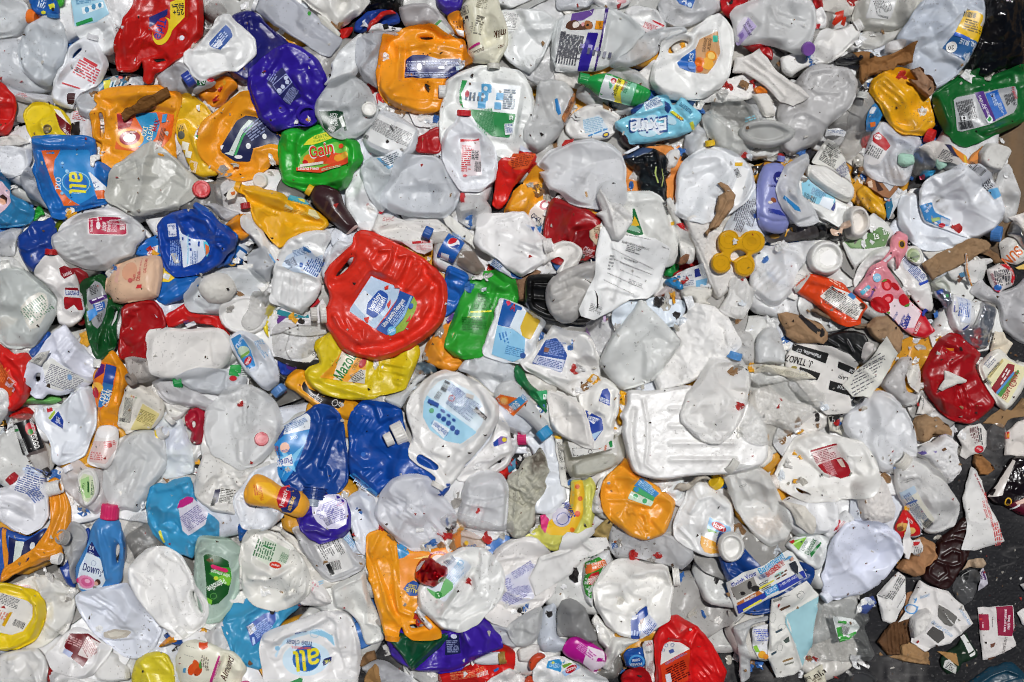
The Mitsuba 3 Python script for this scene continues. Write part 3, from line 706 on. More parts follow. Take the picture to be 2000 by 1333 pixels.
t(88,'milk_jug','jug','dirty grey round jug base below the white red-capped jug','M','c2bfba',-92,319,[-48,14,-28,41,19,44,42,14,42,-9,19,-39,-8,-42,-41,-23],R=0.04,dirt=0.8)
t(89,'detergent_jug','jug','blue jug with a ringed neck between the big red jug and the green bottle','J','1c5cb0',-144,128,[-20,46,-10,60,30,43,40,30,17,-21,4,-54,-26,-71,-36,-34],crease=[[5,3,[-16,53,34,33]],[5,3,[-16,43,30,23]]])
t(90,'detergent_jug','jug','crumpled orange jug pieces right of the big red jug','J','e2912a',-160,-14,[-54,11,-27,38,-7,58,20,71,33,41,20,21,33,-2,46,-32,33,-52,0,-66,-27,-52,-67,-32],crease=[[8,7,[-34,8,-7,24,-14,-32]],[-8,6,[-20,-36,20,-26]]],lab=[["P","4a2a7a",[-4,68,13,85,20,78,0,55]]])
t(91,'soda_bottle','bottle','crushed clear bottle with a pale blue neck ring left of centre','M','bcbcba',-620,193,[-42,20,-19,34,11,44,28,20,38,0,21,-20,15,-50,-12,-33,-39,-20],lab=[["P","6aa0d0",[20,20,23,23,38,0,35,-2]]],b='milky_coat')
t(92,'tub_rim','tub','yellow lid rim between the clear crown bottle and the white ribbed jug','J','d8c41c',-607,55,[-18,-4,-11,22,2,39,17,32,16,19,2,2,-1,-28,2,-48,-11,-31],h=0.02)
t(93,'snack_box','box','black and white striped box scrap under the clear crumpled wrap left of centre','P','1c1a1a',-519,-58,[-95,25,-4,5,29,12,70,-8,43,-15,2,-19,-45,2],lab=[["P","d8d6d0",[-4,28,23,45,43,35,16,5,-4,5]],["T","3a3a3a","OPENS",[23,27],27,10,-18,1,0]])
t(94,'label_strip','paper','red and white crushed box scrap above the green screw cap','P','b81c24',425,182,[-7,14,13,18,43,21,43,8,6,-3,-21,-20,-41,-23,-34,-13,-4,1])
t(95,'foam_slab','foam','long white foam slab edge under the yellow four-lid piece','S','e2dfd9',488,222,[-67,80,-49,90,-16,86,4,56,31,50,90,-30,64,-89,31,-119,21,-116,-9,-63,-35,-3,-62,53],crease=[[-6,3,[-62,63,-22,-10,24,-109]]],h=0.035,fine=0.003,wob=0.002)
t(96,'bleach_bottle','bottle','large white-blue bottle with fine print left of the lilac body wash bottle','J','d9dee6',594,304,[-18,53,2,82,35,92,48,53,48,-13,55,-46,32,-66,2,-79,-38,-66,-77,-36,-57,3,-34,26],lab=[["F","6a6a74",[-18,13],66,50,70,12],["P","2f4a8a",[-4,6,7,10,10,0,-1,-4]],["F","6a6a74",[-38,-23],26,20,70,5]],R=0.04)
t(97,'milk_jug','jug','white jug with a red mark and striped sleeve left of the foam slab','J','dddcd6',420,256,[-47,91,-28,98,-1,29,25,-18,35,-37,29,-60,19,-67,-1,-57,-8,-18,-21,35],lab=[["P","c01c24",[-18,32,-1,34,10,12,-8,22]]])
t(98,'oil_bottle','bottle','amber yellow squashed bottle with soot marks right of the foam cup','J','dda414',907,347,[-45,23,-27,45,-13,38,9,16,27,-2,37,-30,30,-47,2,-30,-20,-13],dirt=1.4)
t(99,'flyer','flyer','glossy leaflet with green trees behind the foam cup','P','d9dad6',890,251,[-70,-7,-6,43,15,72,51,46,69,21,44,-22,-6,-43,-42,-72,-56,-43],lab=[["P","6a8a5a",[-65,-4,-6,3,15,25,33,36,58,21,44,-14,-6,-21,-49,-21]],["E","8aa878",[-31,-7],22,12,0],["E","567a48",[15,11],18,14,0],["T","e8e8e4","Is",[21,11],14,14,10,1,0],["T","e8e8e4","In",[46,23],14,14,10,1,0]],dirt=0.1)
t(100,'food_bag','bag','dark clear bag with a yellow arch mark under the lilac bottle','F','4a4644',686,265,[-67,-8,-42,9,8,27,61,20,68,-12,15,-16,-42,-23],lab=[["P","d89a1e",[-10,-5,-3,13,8,18,11,6,8,6,4,13,-3,6,-7,-7]],["E","b88a3a",[-35,-5],13,5.7,0]])
t(101,'index_card','paper','white lined paper sheet beneath the pale translucent pouch','P','e0dfda',715,142,[-22,15,13,50,28,29,28,1,-1,-21,-15,-42,-29,-35],lab=[["P","9a9a9a",[-21,30,19,15,19,14,-21,29]],["P","9a9a9a",[-21,19,19,4,19,4,-21,18]],["P","9a9a9a",[-21,8,19,-6,19,-7,-21,8]]],nf=1)
t(102,'carton','carton','blue and white crushed carton edge left of the smooth white-blue panel','P','c8ccd0',949,356,[-32,44,4,51,30,22,22,-14,-3,-53,-10,-46,4,-3,-17,-3],lab=[["P","2a6a8a",[-13,-10,4,4,8,-17,-3,-50,-10,-46]],["E","d08a8a",[-3,-3],5,2.2,0]])
t(103,'food_box','box','brown and white torn food box with seeds above the crushed carton at the right','P','9a6a48',929,385,[-42,11,-31,39,-6,18,16,-11,30,7,41,0,16,-29,-2,-25,-20,-11],lab=[["P","d8c0a8",[-38,14,-27,18,-24,0,-34,0]],["P","3a2014",[-20,25,-9,11,1,-7,-13,-11]]])
t(104,'plate_sheet','paper','dirty white tray edge below the smooth white-blue panel','P','d8d4cc',1100,230,[-72,-7,-7,0,50,25,72,21,14,-7,-57,-29])
t(105,'paper','paper','white paper corner at the right edge above the grey foil bag','P','dedad4',1284,300,[-39,11,26,32,26,-18,4,-29,-17,4])
t(106,'milk_jug','jug','large clear-grey crumpled sheet at the right edge under the red and white lid','M','c8c6c2',1235,96,[-85,27,-56,63,-35,42,1,27,38,42,74,78,81,-113,38,-95,1,-66,-9,-5,-49,6],R=0.05,b='milky_coat')
t(107,'food_tray','tray','black plastic tray with raised ribs under the brown paper at the right','T','141416',824,-15,[-76,6,-47,34,9,44,51,30,44,-19,33,-40,9,-40,-26,-16],crease=[[5,3,[-47,16,-26,2]],[5,3,[-26,23,-5,6]],[5,3,[-5,16,9,-12]],[5,3,[16,2,37,-16]],[5,3,[-33,-5,-5,-19]]],h=0.02,dirt=0.2)
t(108,'plastic_sheet','plastic sheet','dirty grey sheet at the left of the blue-capped milk jug neck','N','bfbbb4',566,-16,[-52,3,-24,38,4,46,33,31,38,-40,11,-43,-10,-32],dirt=0.9)
t(109,'white_jug','jug','white board pieces under the clear clamshell','J','dedcd6',697,-180,[-98,52,-62,70,-16,38,17,24,67,16,96,-5,96,-34,45,-59,2,-48,-48,-27,-98,-27],fc=0.3)
t(110,'paper','paper','black and white small torn card right of the clear clamshell','P','d4d0c4',816,-208,[-26,19,-5,21,17,15,20,-13,13,-28,-19,-17],lab=[["P","141414",[-25,18,-5,21,-5,6,-19,5]],["T","d0d0d0","CES",[-12,12],16,7.9,85,1,0],["F","8a8a84",[-1,-6],29,18,-5,6]])
t(111,'detergent_jug','jug','red jug piece behind the black juice bottle at the left edge','J','b8140f',-1219,-182,[-37,-6,-10,14,16,20,30,4,16,-16,-17,-16])
t(112,'detergent_jug','jug','blue jug corner behind the grey-green oval label jug at the left','J','1f4fa0',-1157,-10,[-27,-15,-4,2,16,38,25,25,2,-15,-14,-34])
t(113,'milk_jug','jug','grey jug bottle pair with a butter tub lid between the left white jugs','M','c8c4be',-1059,-362,[-61,32,-38,52,-18,72,12,52,42,45,62,6,55,-44,28,-72,8,-58,-5,-51,-31,-28,-54,-4],crease=[[6,7,[-38,45,-18,6,2,-54]]])
t(114,'white_jug','jug','white crushed bottle neck left of the round red-capped grey jug','J','dbd9d4',-840,-173,[-33,21,-13,27,20,10,37,7,20,-13,7,-26,-16,-23,-20,-6],necks=[[-5,-18,14.7,13,225,10,"d8d6d0"]])
t(115,'small_jug','bottle','small crimson bottle with a handle beside the round red-capped grey jug','J','a0122c',-794,-211,[-24,21,-12,41,8,46,29,31,22,4,18,-46,-2,-48,-12,-36,-8,-16,-22,-2],holes=[[-8,8,0,11,2,-2,-5,-9]],crease=[[7,5,[8,38,18,11]]])
t(116,'steak_sauce_bottle','bottle','yellow bottle with a black cap and black label under the yellow oil jug','J','e09c1c',-487,-133,[-86,31,-69,48,-49,64,-29,61,-9,11,38,-6,102,-16,102,-60,72,-66,38,-46,-2,-33,-35,-9,-76,17],caps=[[-79,38,18.1,20,150,8,"161414"]],lab=[["P","191614",[-37,21,-32,34,-19,14,11,1,72,-16,55,-36,11,-23,-35,11]],["T","e0dcd8","1",[0,-6],4.7,17,-35,1,0],["F","d8d4d0",[-2,-9],34,12,-35,3],["E","d8d4d0",[46,-21],7.4,9,-30,1.7],["T","e0dcd8","TIN",[60,-26],13,9,-35,1,0]])
t(117,'milk_jug','jug','large grey jug behind the round blue label jug below the green bottle','M','cfcecc',-54,-81,[-82,10,-58,40,-25,56,4,46,54,23,80,-10,67,-50,28,-43,8,-50,-19,-23,-55,0],crease=[[6,7,[-39,43,-19,10,28,-10]]])
t(118,'plastic_bottle','bottle','small clear blue tinted bottle end below the orange crumpled pieces','G','8ab0c8',-218,-69,[-26,4,-12,20,24,10,31,-10,4,-16,-22,-6])
t(119,'juice_fill','insert','grey-white label back showing inside the clear rectangular bottle','T','c9c8c0',205,-308,[-52,6,44,33,56,16,44,-10,-43,-32,-51,-17],h=0.02)
t(120,'detergent_jug','jug','bright amber jug piece left of the white ribbed tub','J','dfa51a',272,-173,[-3,51,16,46,12,8,-3,-12,6,-32,-3,-39,-13,-32,-10,8])
t(121,'milk_jug','jug','white folded jug wall with sharp creases below the blue-capped juice bottle','J','dcdee4',78,-314,[-62,95,-19,72,11,95,32,62,38,22,52,-38,62,-79,18,-115,-22,-115,-29,-79,-15,-12,-29,42,-42,55],crease=[[6,5,[8,18,38,15,52,-45]],[6,4,[-2,108,11,22]]],fc=1.2)
t(122,'tissue','label','long nutrition label strip left of the clear rectangular bottle','P','dcdad2',125,-307,[-19,67,-2,71,12,-40,22,-60,-2,-53,-12,14],lab=[["P","d8a81e",[-19,70,1,71,1,62,-17,63]],["F","3a3a3a",[0,21],67,17,-82,10]])
t(123,'softener_jug','jug','pale yellow-green jug with a sunny flower label under the clear rectangular bottle','J','d0cc62',136,-429,[9,84,25,87,42,84,58,94,65,87,75,67,65,-26,58,-52,25,-78,-14,-92,-54,-88,-94,-78,-107,-58,-84,-39,-67,-26,-21,-16,5,8,12,41],crease=[[7,6,[45,80,45,8,19,-45,-34,-72,-81,-58]],[6,5,[65,87,62,-6]]],lab=[["P","e8b82a",[12,80,38,86,43,54,38,1,22,-32,-8,-49,-44,-49,-61,-32,-28,-2,5,14]],["E","d8641e",[25,70],5.9,5.9,0],["E","d8641e",[32,41],5.9,5.9,0],["E","d8501e",[25,4],7.3,7.3,0],["E","e0701e",[12,-35],5.9,5.9,0],["E","c8c4d0",[-14,-6],23,23,0],["T","2a3a9a","Suavitel",[4,13],40,16,115,1,0.2],["P","d83a7a",[-66,-2,-51,1,-44,-12,-54,-45,-64,-32]],["E","2a3a9a",[-11,-9],16,14,30,1.7]])
t(124,'plastic_sheet','plastic sheet','white clean plastic flap below the white ribbed tub','N','d8dade',382,-361,[-79,25,-32,15,22,15,48,22,48,-12,32,-38,2,-32,-38,2])
t(125,'detergent_jug','jug','blue jug edge with a navy, white and green label at the lower left edge','J','1f4fa4',-1216,-512,[-60,48,-40,55,-20,45,26,29,72,55,72,35,46,-18,19,-44,-20,-51,-30,-70,-60,-90],lab=[["P","d8882a",[-37,52,-27,48,-17,-44,-30,-64,-34,-18]],["P","1a2250",[-17,32,12,19,-7,-44,-24,-51]],["P","cfd8d0",[-1,22,19,19,3,-44,-12,-44]],["P","1a2250",[19,19,72,52,59,15,26,-31,3,-44]],["E","d8dce0",[39,9],6.6,10,-20],["E","4aa860",[-6,-44],3.3,3.3,0]])
t(126,'detergent_jug','jug','dark red jug scrap right of the bottom left corner jug','J','a01418',-1135,-817,[-8,20,-1,27,12,13,9,-6,-1,-26,-11,-26])
t(127,'white_jug','jug','white jug bottom at the lower edge below the dark red label jug','J','dcdad8',-1090,-842,[-48,26,-34,32,-8,9,32,2,52,-1,52,-34,-48,-34])
t(128,'tissue','paper','white wrinkled paper collar above the crumpled green print jug','P','dedbd4',-570,-484,[-56,32,-23,26,10,16,37,-11,57,-51,37,-38,-10,9,-50,19],ra=0.008)
t(129,'label_sheet','paper','light blue and white torn label left of the long orange jug','P','cdd6e0',-397,-511,[-28,25,-7,38,3,11,29,-19,26,-32,-4,-22,-17,-2],lab=[["F","6aa0c8",[-7,11],33,20,-50,5],["F","8a7a6a",[13,-22],30,10,-10,2]])
t(130,'white_jug','jug','flat white translucent jug panel in the lower middle left of the long orange jug','J','dcdbd6',-378,-664,[-73,58,-16,81,14,98,17,48,37,-6,51,-46,57,-89,11,-101,-3,-39,-36,-6,-63,1],crease=[[5,4,[-70,48,11,81]],[5,5,[17,41,17,-39,51,-49]]],fc=0.5,h=0.03)
t(131,'white_jug','jug','white crushed paper-like jug right of the teal dark blue label jug','J','dfdcd8',-488,-629,[-47,-18,-17,29,-4,42,16,29,42,-4,42,-21,3,-31,-37,-29],crease=[[8,6,[-11,29,3,-4,36,-18]]],lab=[["F","d8a0a8",[-1,22],17,23,60,3],["F","8ab4d0",[16,32],13,10,20,2]])
t(132,'detergent_jug','jug','large purple jug with a navy label at the bottom centre','J','3b1f9a',-169,-754,[-156,68,-123,35,-57,28,10,42,56,62,99,78,119,58,142,35,151,5,122,-8,83,-28,43,-58,10,-71,-37,-74,-77,-71,-110,-58,-136,-38,-146,2],crease=[[9,7,[50,35,69,9,63,-18,89,-11]],[8,7,[89,68,109,28,103,-5]],[8,7,[-130,-44,-63,-58,10,-51]]],lab=[["P","1a1f4a",[6,22,39,35,43,-15,3,-23]],["F","8a94c0",[23,2],30,33,5,7],["E","c8cce0",[26,28],8,6,0]])
t(133,'plastic_bag','bag','grey clear bag pieces at the bottom edge right of the brown cardboard corner','G','b8b6b4',-309,-839,[-78,19,-41,36,-8,32,26,9,60,-5,60,-45,-21,-45],b='milky_coat')
t(134,'white_jug','jug','white jug with an expiry stamp above the perforated strip at the lower centre','J','dcdad5',19,-515,[-70,-11,-36,19,-3,32,30,35,76,-1,57,-24,-3,-18,-50,-31],lab=[["F","3a3a34",[68,4],23,4.6,-30,1],["P","5a5048",[-53,-28,-43,-19,-16.4,-14,-5,-1,-7,-4,-14.8,-16,-41,-22]]])
t(135,'plastic_sheet','plastic sheet','large smooth grey plastic sheet stained with soil at the lower right of centre','M','bdbcb8',351,-514,[-108,60,-81,74,-40,47,13,37,46,30,73,14,103,-6,100,-33,73,-60,46,-50,13,-43,-47,-30,-91,-33,-108,-3],lab=[["P","4a3020",[45,-43,50,-39,53,-47,48,-51]],["P","8a4a2a",[-97,15,-87,17,-87,10,-96,10]]],dirt=1.3,h=0.03)
t(136,'soiled_bag','paper','soiled yellow and grey crushed wrapper below the orange blue-green panel jug','P','a8905a',227,-472,[-31,-9,-11,18,9,34,25,21,15,-9,9,-36,-11,-16],dirt=1.5,ra=0.01)
t(137,'white_jug','jug','white jug edge with a red stripe label left of the lilac-white round jug','J','dcdcdc',805,-451,[-41,-20,-6,18,15,39,36,15,29,1,-6,-17,-27,-38],lab=[["P","c83a44",[-15,-15,-4,13,1,11,-9,-19]],["P","c83a44",[-6,-17,13,1,14,-3,-4,-21]],["F","d8a0a4",[1,1],25,11,45,3]])
t(138,'cookie_tray','tray','dark brown glossy plastic cookie tray with pressed wells on the floor','T','280c0a',1105,-542,[-78,-56,-63,-27,-38,-2,-34,41,2,63,38,102,52,95,61,59,56,27,45,-9,23,-45,2,-81,-16,-89,-42,-78],crease=[[5,4,[-56,-24,-42,-9,-16,-20,-9,-42,-34,-60,-56,-45,-56,-24]],[5,4,[-20,2,2,16,23,9,23,-17,2,-24,-16,-17]],[6,4,[-20,38,9,45,38,38,41,16]],[5,4,[-34,-67,-9,-53,9,-67]],[5,4,[9,63,38,70,52,52]]],h=0.02,R=0.008,dirt=0.15)
t(139,'blue_carton','carton','small dull blue card under the letter scrap at the lower right','P','3f4f8a',894,-666,[-17,10,19,24,28,6,-3,-23,-24,-16],lab=[["E","c8ccdc",[2,13],11,7.2,0]])
t(140,'kraft_paper','paper','tan kraft box flap under the torn corrugated cardboard','C','a07c54',1001,-789,[-51,-9,-22,-1,-19,20,3,35,50,6,46,-28,-8,-21],crease=[[5,4,[-19,2,28,-12,48,-1]]],h=0.012)
t(141,'kraft_paper','paper','tan paper edge between the letter scrap and the printed bags at the lower right','C','9c7050',988,-677,[-25,-40,0,0,8,40,26,42,8,-7,-14,-36])
t(142,'milk_jug','jug','round dented grey jug lying below the small blue bottle in the upper left','M','c2c4c2',-1155,718,[-40,66,-3,85,30,82,53,54,56,14,50,-35,33,-72,10,-91,-23,-81,-53,-52,-63,-6,-56,37],crease=[[-8,20,[-20,-19,7,-38,-3,-65]],[6,13,[-36,47,-10,-19]]],caps=[[23,81,14.9,10,80,20,"2b6aa8"]])
t(143,'milk_jug','jug','small white jug with red print, hooked handle and red neck ring in the upper left','J','dfe0e4',-1074,662,[23,90,50,80,66,47,73,21,60,-6,43,-32,7,-49,-10,-86,-23,-89,-63,-72,-68,-52,-56,-19,-43,1,-30,21,-23,64,-3,80],holes=[[-3,60,7,65,10,60,-3,47,-13,34,-12,47]],necks=[[36,85,13.9,13,75,15,"d9d9dc"]],lab=[["P","e2e2e6",[17,39,50,21,7,-39,-36,-24]],["P","c8303a",[17,39,50,21,45,14,15,32]],["F","d0505a",[23,4],56,40,-28,6],["F","30303a",[5,6],17,13,-28,3],["P","c8303a",[-35,-24,7,-36,5,-39,-36,-27]]])
t(144,'detergent_jug','jug','flattened deep red detergent jug with a yellow and blue label at the top left','J','b81712',-890,716,[-37,138,132,138,126,65,127,39,106,19,76,-21,39,-44,3,-54,0,-71,-14,-81,-28,-71,-25,-48,-27,-21,-37,-41,-53,-49,-90,-49,-95,-24,-90,12,-73,55,-47,105],crease=[[-8,8,[-27,75,-34,-21]],[6,7,[-53,68,-63,-14]],[-10,7,[0,-21,33,-18]]],lab=[["P","e3c619",[49,118,86,131,84,82,49,47,48,72]],["P","20206e",[-4,82,43,102,41,88,-4,57]],["E","e3c619",[28,48],22,35,-25],["E","c8201a",[24,54],17,29,-25],["T","28308a","Tide",[23,54],50,20,255,1,0],["T","1a1a1a","25+",[69,93],26,13,188,1,0],["F","3a3020",[68,108],30,13,188,3],["P","14110f",[0,-18,26,-16,33,-20,10,-26]],["E","d8dce8",[76,32],6,6,0]])
t(145,'oil_bottle','bottle','crumpled yellow bottle with a dark red label at the left edge above the blue jug','J','dcc01e',-1151,535,[-59,40,-36,60,1,56,34,40,57,17,64,-3,58,-53,24,-56,-6,-61,-26,-46,-46,-13,-62,17],crease=[[9,9,[-19,33,1,-13,17,-26]],[-7,9,[-42,40,-16,17]]],necks=[[14,-18,9.3,10,60,60,"8a7a50"]],lab=[["P","e8e4d8",[17,40,34,35,62,-3,59,-13]],["P","6a1218",[22,30,63,-3,62,-35,40,-13]],["T","e6d8d4","Lestoil",[55,-20],23,7.3,-55,1,0]])
t(146,'dish_bottle','bottle','yellow bottle with a barcode label between two orange jugs at the upper left','J','e3b420',-792,519,[-31,88,-6,94,28,72,48,45,34,8,18,-32,61,-105,21,-112,-6,-102,-26,-55,-43,-5,-51,35,-43,68],lab=[["P","d8a818",[-39,18,-22,22,14,-95,-6,-100]],["F","5a4814",[-31,8],17,17,100,4],["E","5a5a50",[-29,-8],9,10,0],["P","ece6d0",[-26,-23,-8,-28,-13,-47,-31,-42]],["P","ece6d0",[-18,-45,-2,-49,-7,-65,-23,-61]],["B","efeadc",[-2,-85],20,27,-15]])
t(147,'snack_bag','bag','small green, red and white snack wrapper beside the yellow bottle at the upper left','F','e4e6e2',-730,560,[-54,-34,-26,3,1,9,24,39,68,72,74,56,34,26,-2,-7,-16,-44,-46,-64,-56,-57],lab=[["P","2f9a48",[-24,-1,-1,6,-9,-14,-36,-17]],["P","c4202c",[-49,-34,-22,-27,-26,-47,-49,-51]],["T","f0f0f0","SPR",[-36,-37],27,12,38,1,0],["P","2f9a48",[-54,-51,-29,-51,-42,-64]]])
t(148,'detergent_jug','jug','orange jug with a navy wavy band label beside the green jug','J','e8971c',-665,494,[-107,47,-67,81,-10,121,27,124,37,88,80,34,110,-13,114,-63,64,-46,47,-66,27,-93,-23,-100,-74,-76,-110,-36,-115,0],caps=[[40,-92,18.7,12,250,66,"e2e0dc"]],lab=[["P","18204a",[-57,-6,-20,54,3,67,27,64,57,47,100,17,104,-6,60,0,20,-13,10,-46,-27,-46,-60,-23]],["P","cfdcd4",[-40,-23,-10,34,10,57,20,54,-7,21,-30,-33,-53,-26]],["P","3fa860",[-28,-30,-7,17,20,52,23,49,-3,14,-23,-33]],["F","8a94b8",[27,34],54,37,38,6],["E","e8eaec",[8,-8],6,7.4,0],["E","e8eaec",[47,17],5.4,6.7,0],["E","e8eaec",[-17,-35],10,4.7,0],["P","e6e8ea",[-60,-8,-52,-6,-57,-18,-60,-16]]])
t(149,'bottle','bottle','long flattened grey bottle pointing down right at the top','M','b4b5b6',-518,782,[-123,41,-106,78,-32,78,-2,55,44,21,74,-12,98,-32,91,-55,71,-79,44,-75,4,-45,-59,-9,-109,28],crease=[[5,9,[-99,45,-9,15,71,-45]],[-5,8,[-42,45,44,-19]]],necks=[[-114,50,16,10,160,10,"dedede"]],lab=[["P","c0beb4",[31,35,51,28,91,-15,88,-25,44,8]],["E","3f9a3a",[14,33],4,6.7,0]])
t(150,'white_jug','jug','dirty white jug at the top edge left of the black gap','J','d4d2cc',-430,826,[-109,42,70,42,76,18,60,1,33,-16,-1,-41,-21,-36,-34,-16,-75,8],crease=[[8,10,[-21,18,-21,-32]],[-9,10,[6,22,-1,-26]]])
t(151,'bottle','bottle','grey dusty bottle with a small green label at the top right of the black gap','M','aaa6a2',-215,799,[-68,30,-32,40,5,37,32,20,55,-3,75,-33,48,-43,15,-20,-12,-13,-52,-17,-62,3],lab=[["P","d8dcd4",[22,-13,35,-3,72,-37,62,-40]],["P","5a9a58",[35,-3,42,-5,28,-18,22,-15]]])
t(152,'milk_jug','jug','grey creased jug leaning on the left side of the orange jug at the top','M','b9b9b8',-337,711,[-43,39,-4,57,46,57,59,52,23,42,16,12,10,-37,5,-90,-20,-74,-40,-51,-48,-11],crease=[[7,5,[-36,42,6,16,-36,-44]],[5,5,[6,16,16,16]]])
t(153,'bleach_jug','jug','large white jug with a green and white label and light blue pictures','J','e6e7e5',-65,570,[-101,74,-75,91,-48,104,-15,115,38,111,75,104,98,87,118,47,126,8,122,-52,105,-99,88,-112,55,-119,25,-112,-2,-59,-61,-46,-94,-46,-111,-89,-118,-59,-116,1,-101,41],crease=[[-6,5,[-68,87,-75,41,-78,-26]],[6,7,[-94,87,-61,81]]],caps=[[-100,48,16,17,180,5,"d4d4d0"]],lab=[["P","e8ecec",[-61,74,87,61,68.3,-56,38,-66,22,-6,-58,8,-66,34]],["P","2f9a52",[-58,74,-45,74,-61,41,-55,4,-65,21,-65,47]],["P","2c8a4a",[-41,3,75,-9,58.4,-66,15,-62,-28,-26]],["P","5aa8d4",[-10,65,15,63,14,43,-11,45]],["P","5aa8d4",[-18,45,7,43,5,23,-20,25]],["P","5aa8d4",[-19,24,1,23,-1,4,-20,6]],["P","5aa8d4",[27,43,45,42,44,25,25,26]],["P","5aa8d4",[22,20,39,19,38,2,21,3]],["E","e8f0f4",[0,53],5.3,5.3,0],["E","e8f0f4",[-6,34],5.3,5.3,0],["F","6a7a8a",[-28,34],20,50,84,5],["F","7a8a9a",[58.4,28],30,50,-4,9],["E","b83a4a",[-46,41],5.3,9,0],["F","5aa070",[-1,-29],63,43,-82,12],["P","e8ecec",[46,-33,65.4,-32,67.2,-58,48,-60]],["B","3a5aa0",[57,-44],16,21,4],["T","e8f4ea","R",[63.3,-19],10,10,0,1,0]])
t(154,'milk_jug','jug','grey jug with a blue nutrition label squeezed behind a wider grey jug','M','c7c8c6',-320,403,[-57,20,-38,47,-8,53,32,56,58,47,45,7,22,-43,-1,-86,-21,-66,-38,-40],lab=[["P","dfe3e6",[-9,47,39,70,58,55,16,22]],["P","5a96bc",[-13,47,-4,48,19,27,58,57,58,51,16,20]],["F","4a5a6a",[22,45],46,23,22,5]])
t(155,'milk_jug','jug','wide grey milk jug under the white red-capped jug','M','c9c9c7',-229,374,[-99,-35,-93,-9,-69,31,-63,71,-30,87,37,87,70,64,90,18,103,-9,90,-49,63,-72,4,-68,-36,-64,-69,-55],crease=[[8,9,[-83,-9,-76,-32,-40,-45]],[-6,7,[20,11,30,-29]],[7,7,[63,44,90,-16]],[-5,7,[-30,64,-36,1]]],caps=[[103,-20,11.9,9,0,10,"c43034"]])
t(156,'white_jug','jug','white wrinkled jug with a teal printed label at the top centre','J','dfe0de',38,751,[-102,65,-55,72,-9,75,38,72,68,52,74,25,58,-8,44,-41,21,-78,8,-94,-12,-84,-55,-54,-82,-8],crease=[[7,8,[-55,12,71,19]],[-7,7,[-29,-74,-2,-18]]],lab=[["P","1f5578",[-95,63,-69,67,-52,20,-89,29]],["P","e4e4e0",[-69,66,-35.4,68,-16,42,-24,18,-55,20]],["F","8a8a8a",[-43.7,43],36,36,-12,10],["T","cfe0ea","almond",[-75,42],33,7.3,-72,1,0]])
t(157,'plastic_cup','cup','clear crushed plastic cup below the white wrinkled jug at the top centre','G','b8b8b6',79,669,[-20,27,3,34,26,20,28,-3,16,-22,-4,-29,-27,-26,-24,-3])
t(158,'pet_jug','jug','grey jug with a purple and white label that shows a brown and white dog','M','cacac6',209,745,[-101,53,-74,66,-28,73,28,73,58,66,87,43,110,17,117,7,97,-16,71,-46,31,-72,-8,-82,-61,-82,-101,-76,-112,-39,-111,10],crease=[[7,10,[21,60,11,-6,28,-66]],[5,6,[91,27,117,10]]],lab=[["P","dcdcda",[-79,61,28,71,18,10,-5,-81,-103,-79,-97,-39]],["P","6a4a94",[-61,63,-7,71,-12,56,-35,43,-65,43]],["P","5a3a2a",[-74,43,-48,47,-41,30,-15,43,-8,23,-28,19,-78,22],1],["P","e8dcd0",[-61,38,-48,43,-41,30,-58,23],1],["P","a8683a",[-31,43,-15,40,-10,23,-22,19,-31,27],1],["E","1a1210",[-23,31],3,3,0],["E","e0a0a0",[-35,33],4,5.3,0],["P","e8951e",[-3,40,19,37,16,17,-6,20]],["T","5a3a1a","VALUE",[7,28],16,5.9,-80,1,0],["P","2a1a8a",[-22,13,3,10,-22,-81,-48,-81,-40,-39]],["F","b0a8dc",[-17,-23],12,59,76,3],["P","3a2070",[20,71,28,71,15,7,-3,-81,-8,-81,10,7]],["F","6a6a70",[-65,-19],59,59,-10,14],["B","30303a",[-83,10],16,13,80],["F","4a4a50",[-74,-43],40,53,80,8],["F","5a5a70",[5,-39],16,66,76,5]])
t(159,'milk_jug','jug','dusty grey jug with a blue label at the top edge right of centre','M','c6c4c0',424,807,[-68,21,-48,44,90,44,84,11,54,-12,21,-29,-12,-35,-52,-32,-65,-9],crease=[[6,6,[-45,21,4,-2,54,4]]],lab=[["P","2a5aa8",[-30,44,31,44,18,11,-12,21]],["T","e4eaf2","A",[1,29],13,12,-25,1,0],["E","c0d4ea",[13,19],5.9,5.9,0]])
t(160,'plastic_sheet','plastic sheet','dirty grey translucent jug half with a blue tab left of the green bottle','N','bfbdb8',98,563,[-36,77,4,85,37,80,54,64,61,34,54,14,37,-19,17,-56,-16,-86,-39,-96,-69,-72,-69,-36,-42,14],crease=[[6,7,[-6,74,4,27,17,-19]],[-5,6,[-32,47,-9,-19]]],lab=[["P","2f78b4",[8,36,14,39,22,17,24,1,17,-4,11,7]]],h=0.03)
t(161,'juice_label','label','torn brown apple cider label hanging right of the blue tab','F','b4703a',143,579,[-21,-29,-8,-2,9,37,15,34,14,17,2,-12,-13,-42],lab=[["T","4a2a18","apple",[-3,-3],33,8,62,1,0],["T","4a2a18","cider",[2,-17],26,6.6,62,1,0]])
t(162,'detergent_bottle','bottle','bright red bottle with fine orange print right of the red-capped jug','J','cf1f18',1,407,[-35,48,15,48,20,76,65,54,48,28,25,1,-2,-26,-12,-59,-32,-79,-52,-69,-45,-19],lab=[["P","e05a2a",[1.6,58,59,58,38,21,8,18,-12,34]],["F","7a1a10",[25,41],57,30,10,7],["P","d8dce8",[20,78,49,61,28,61,17,65]]])
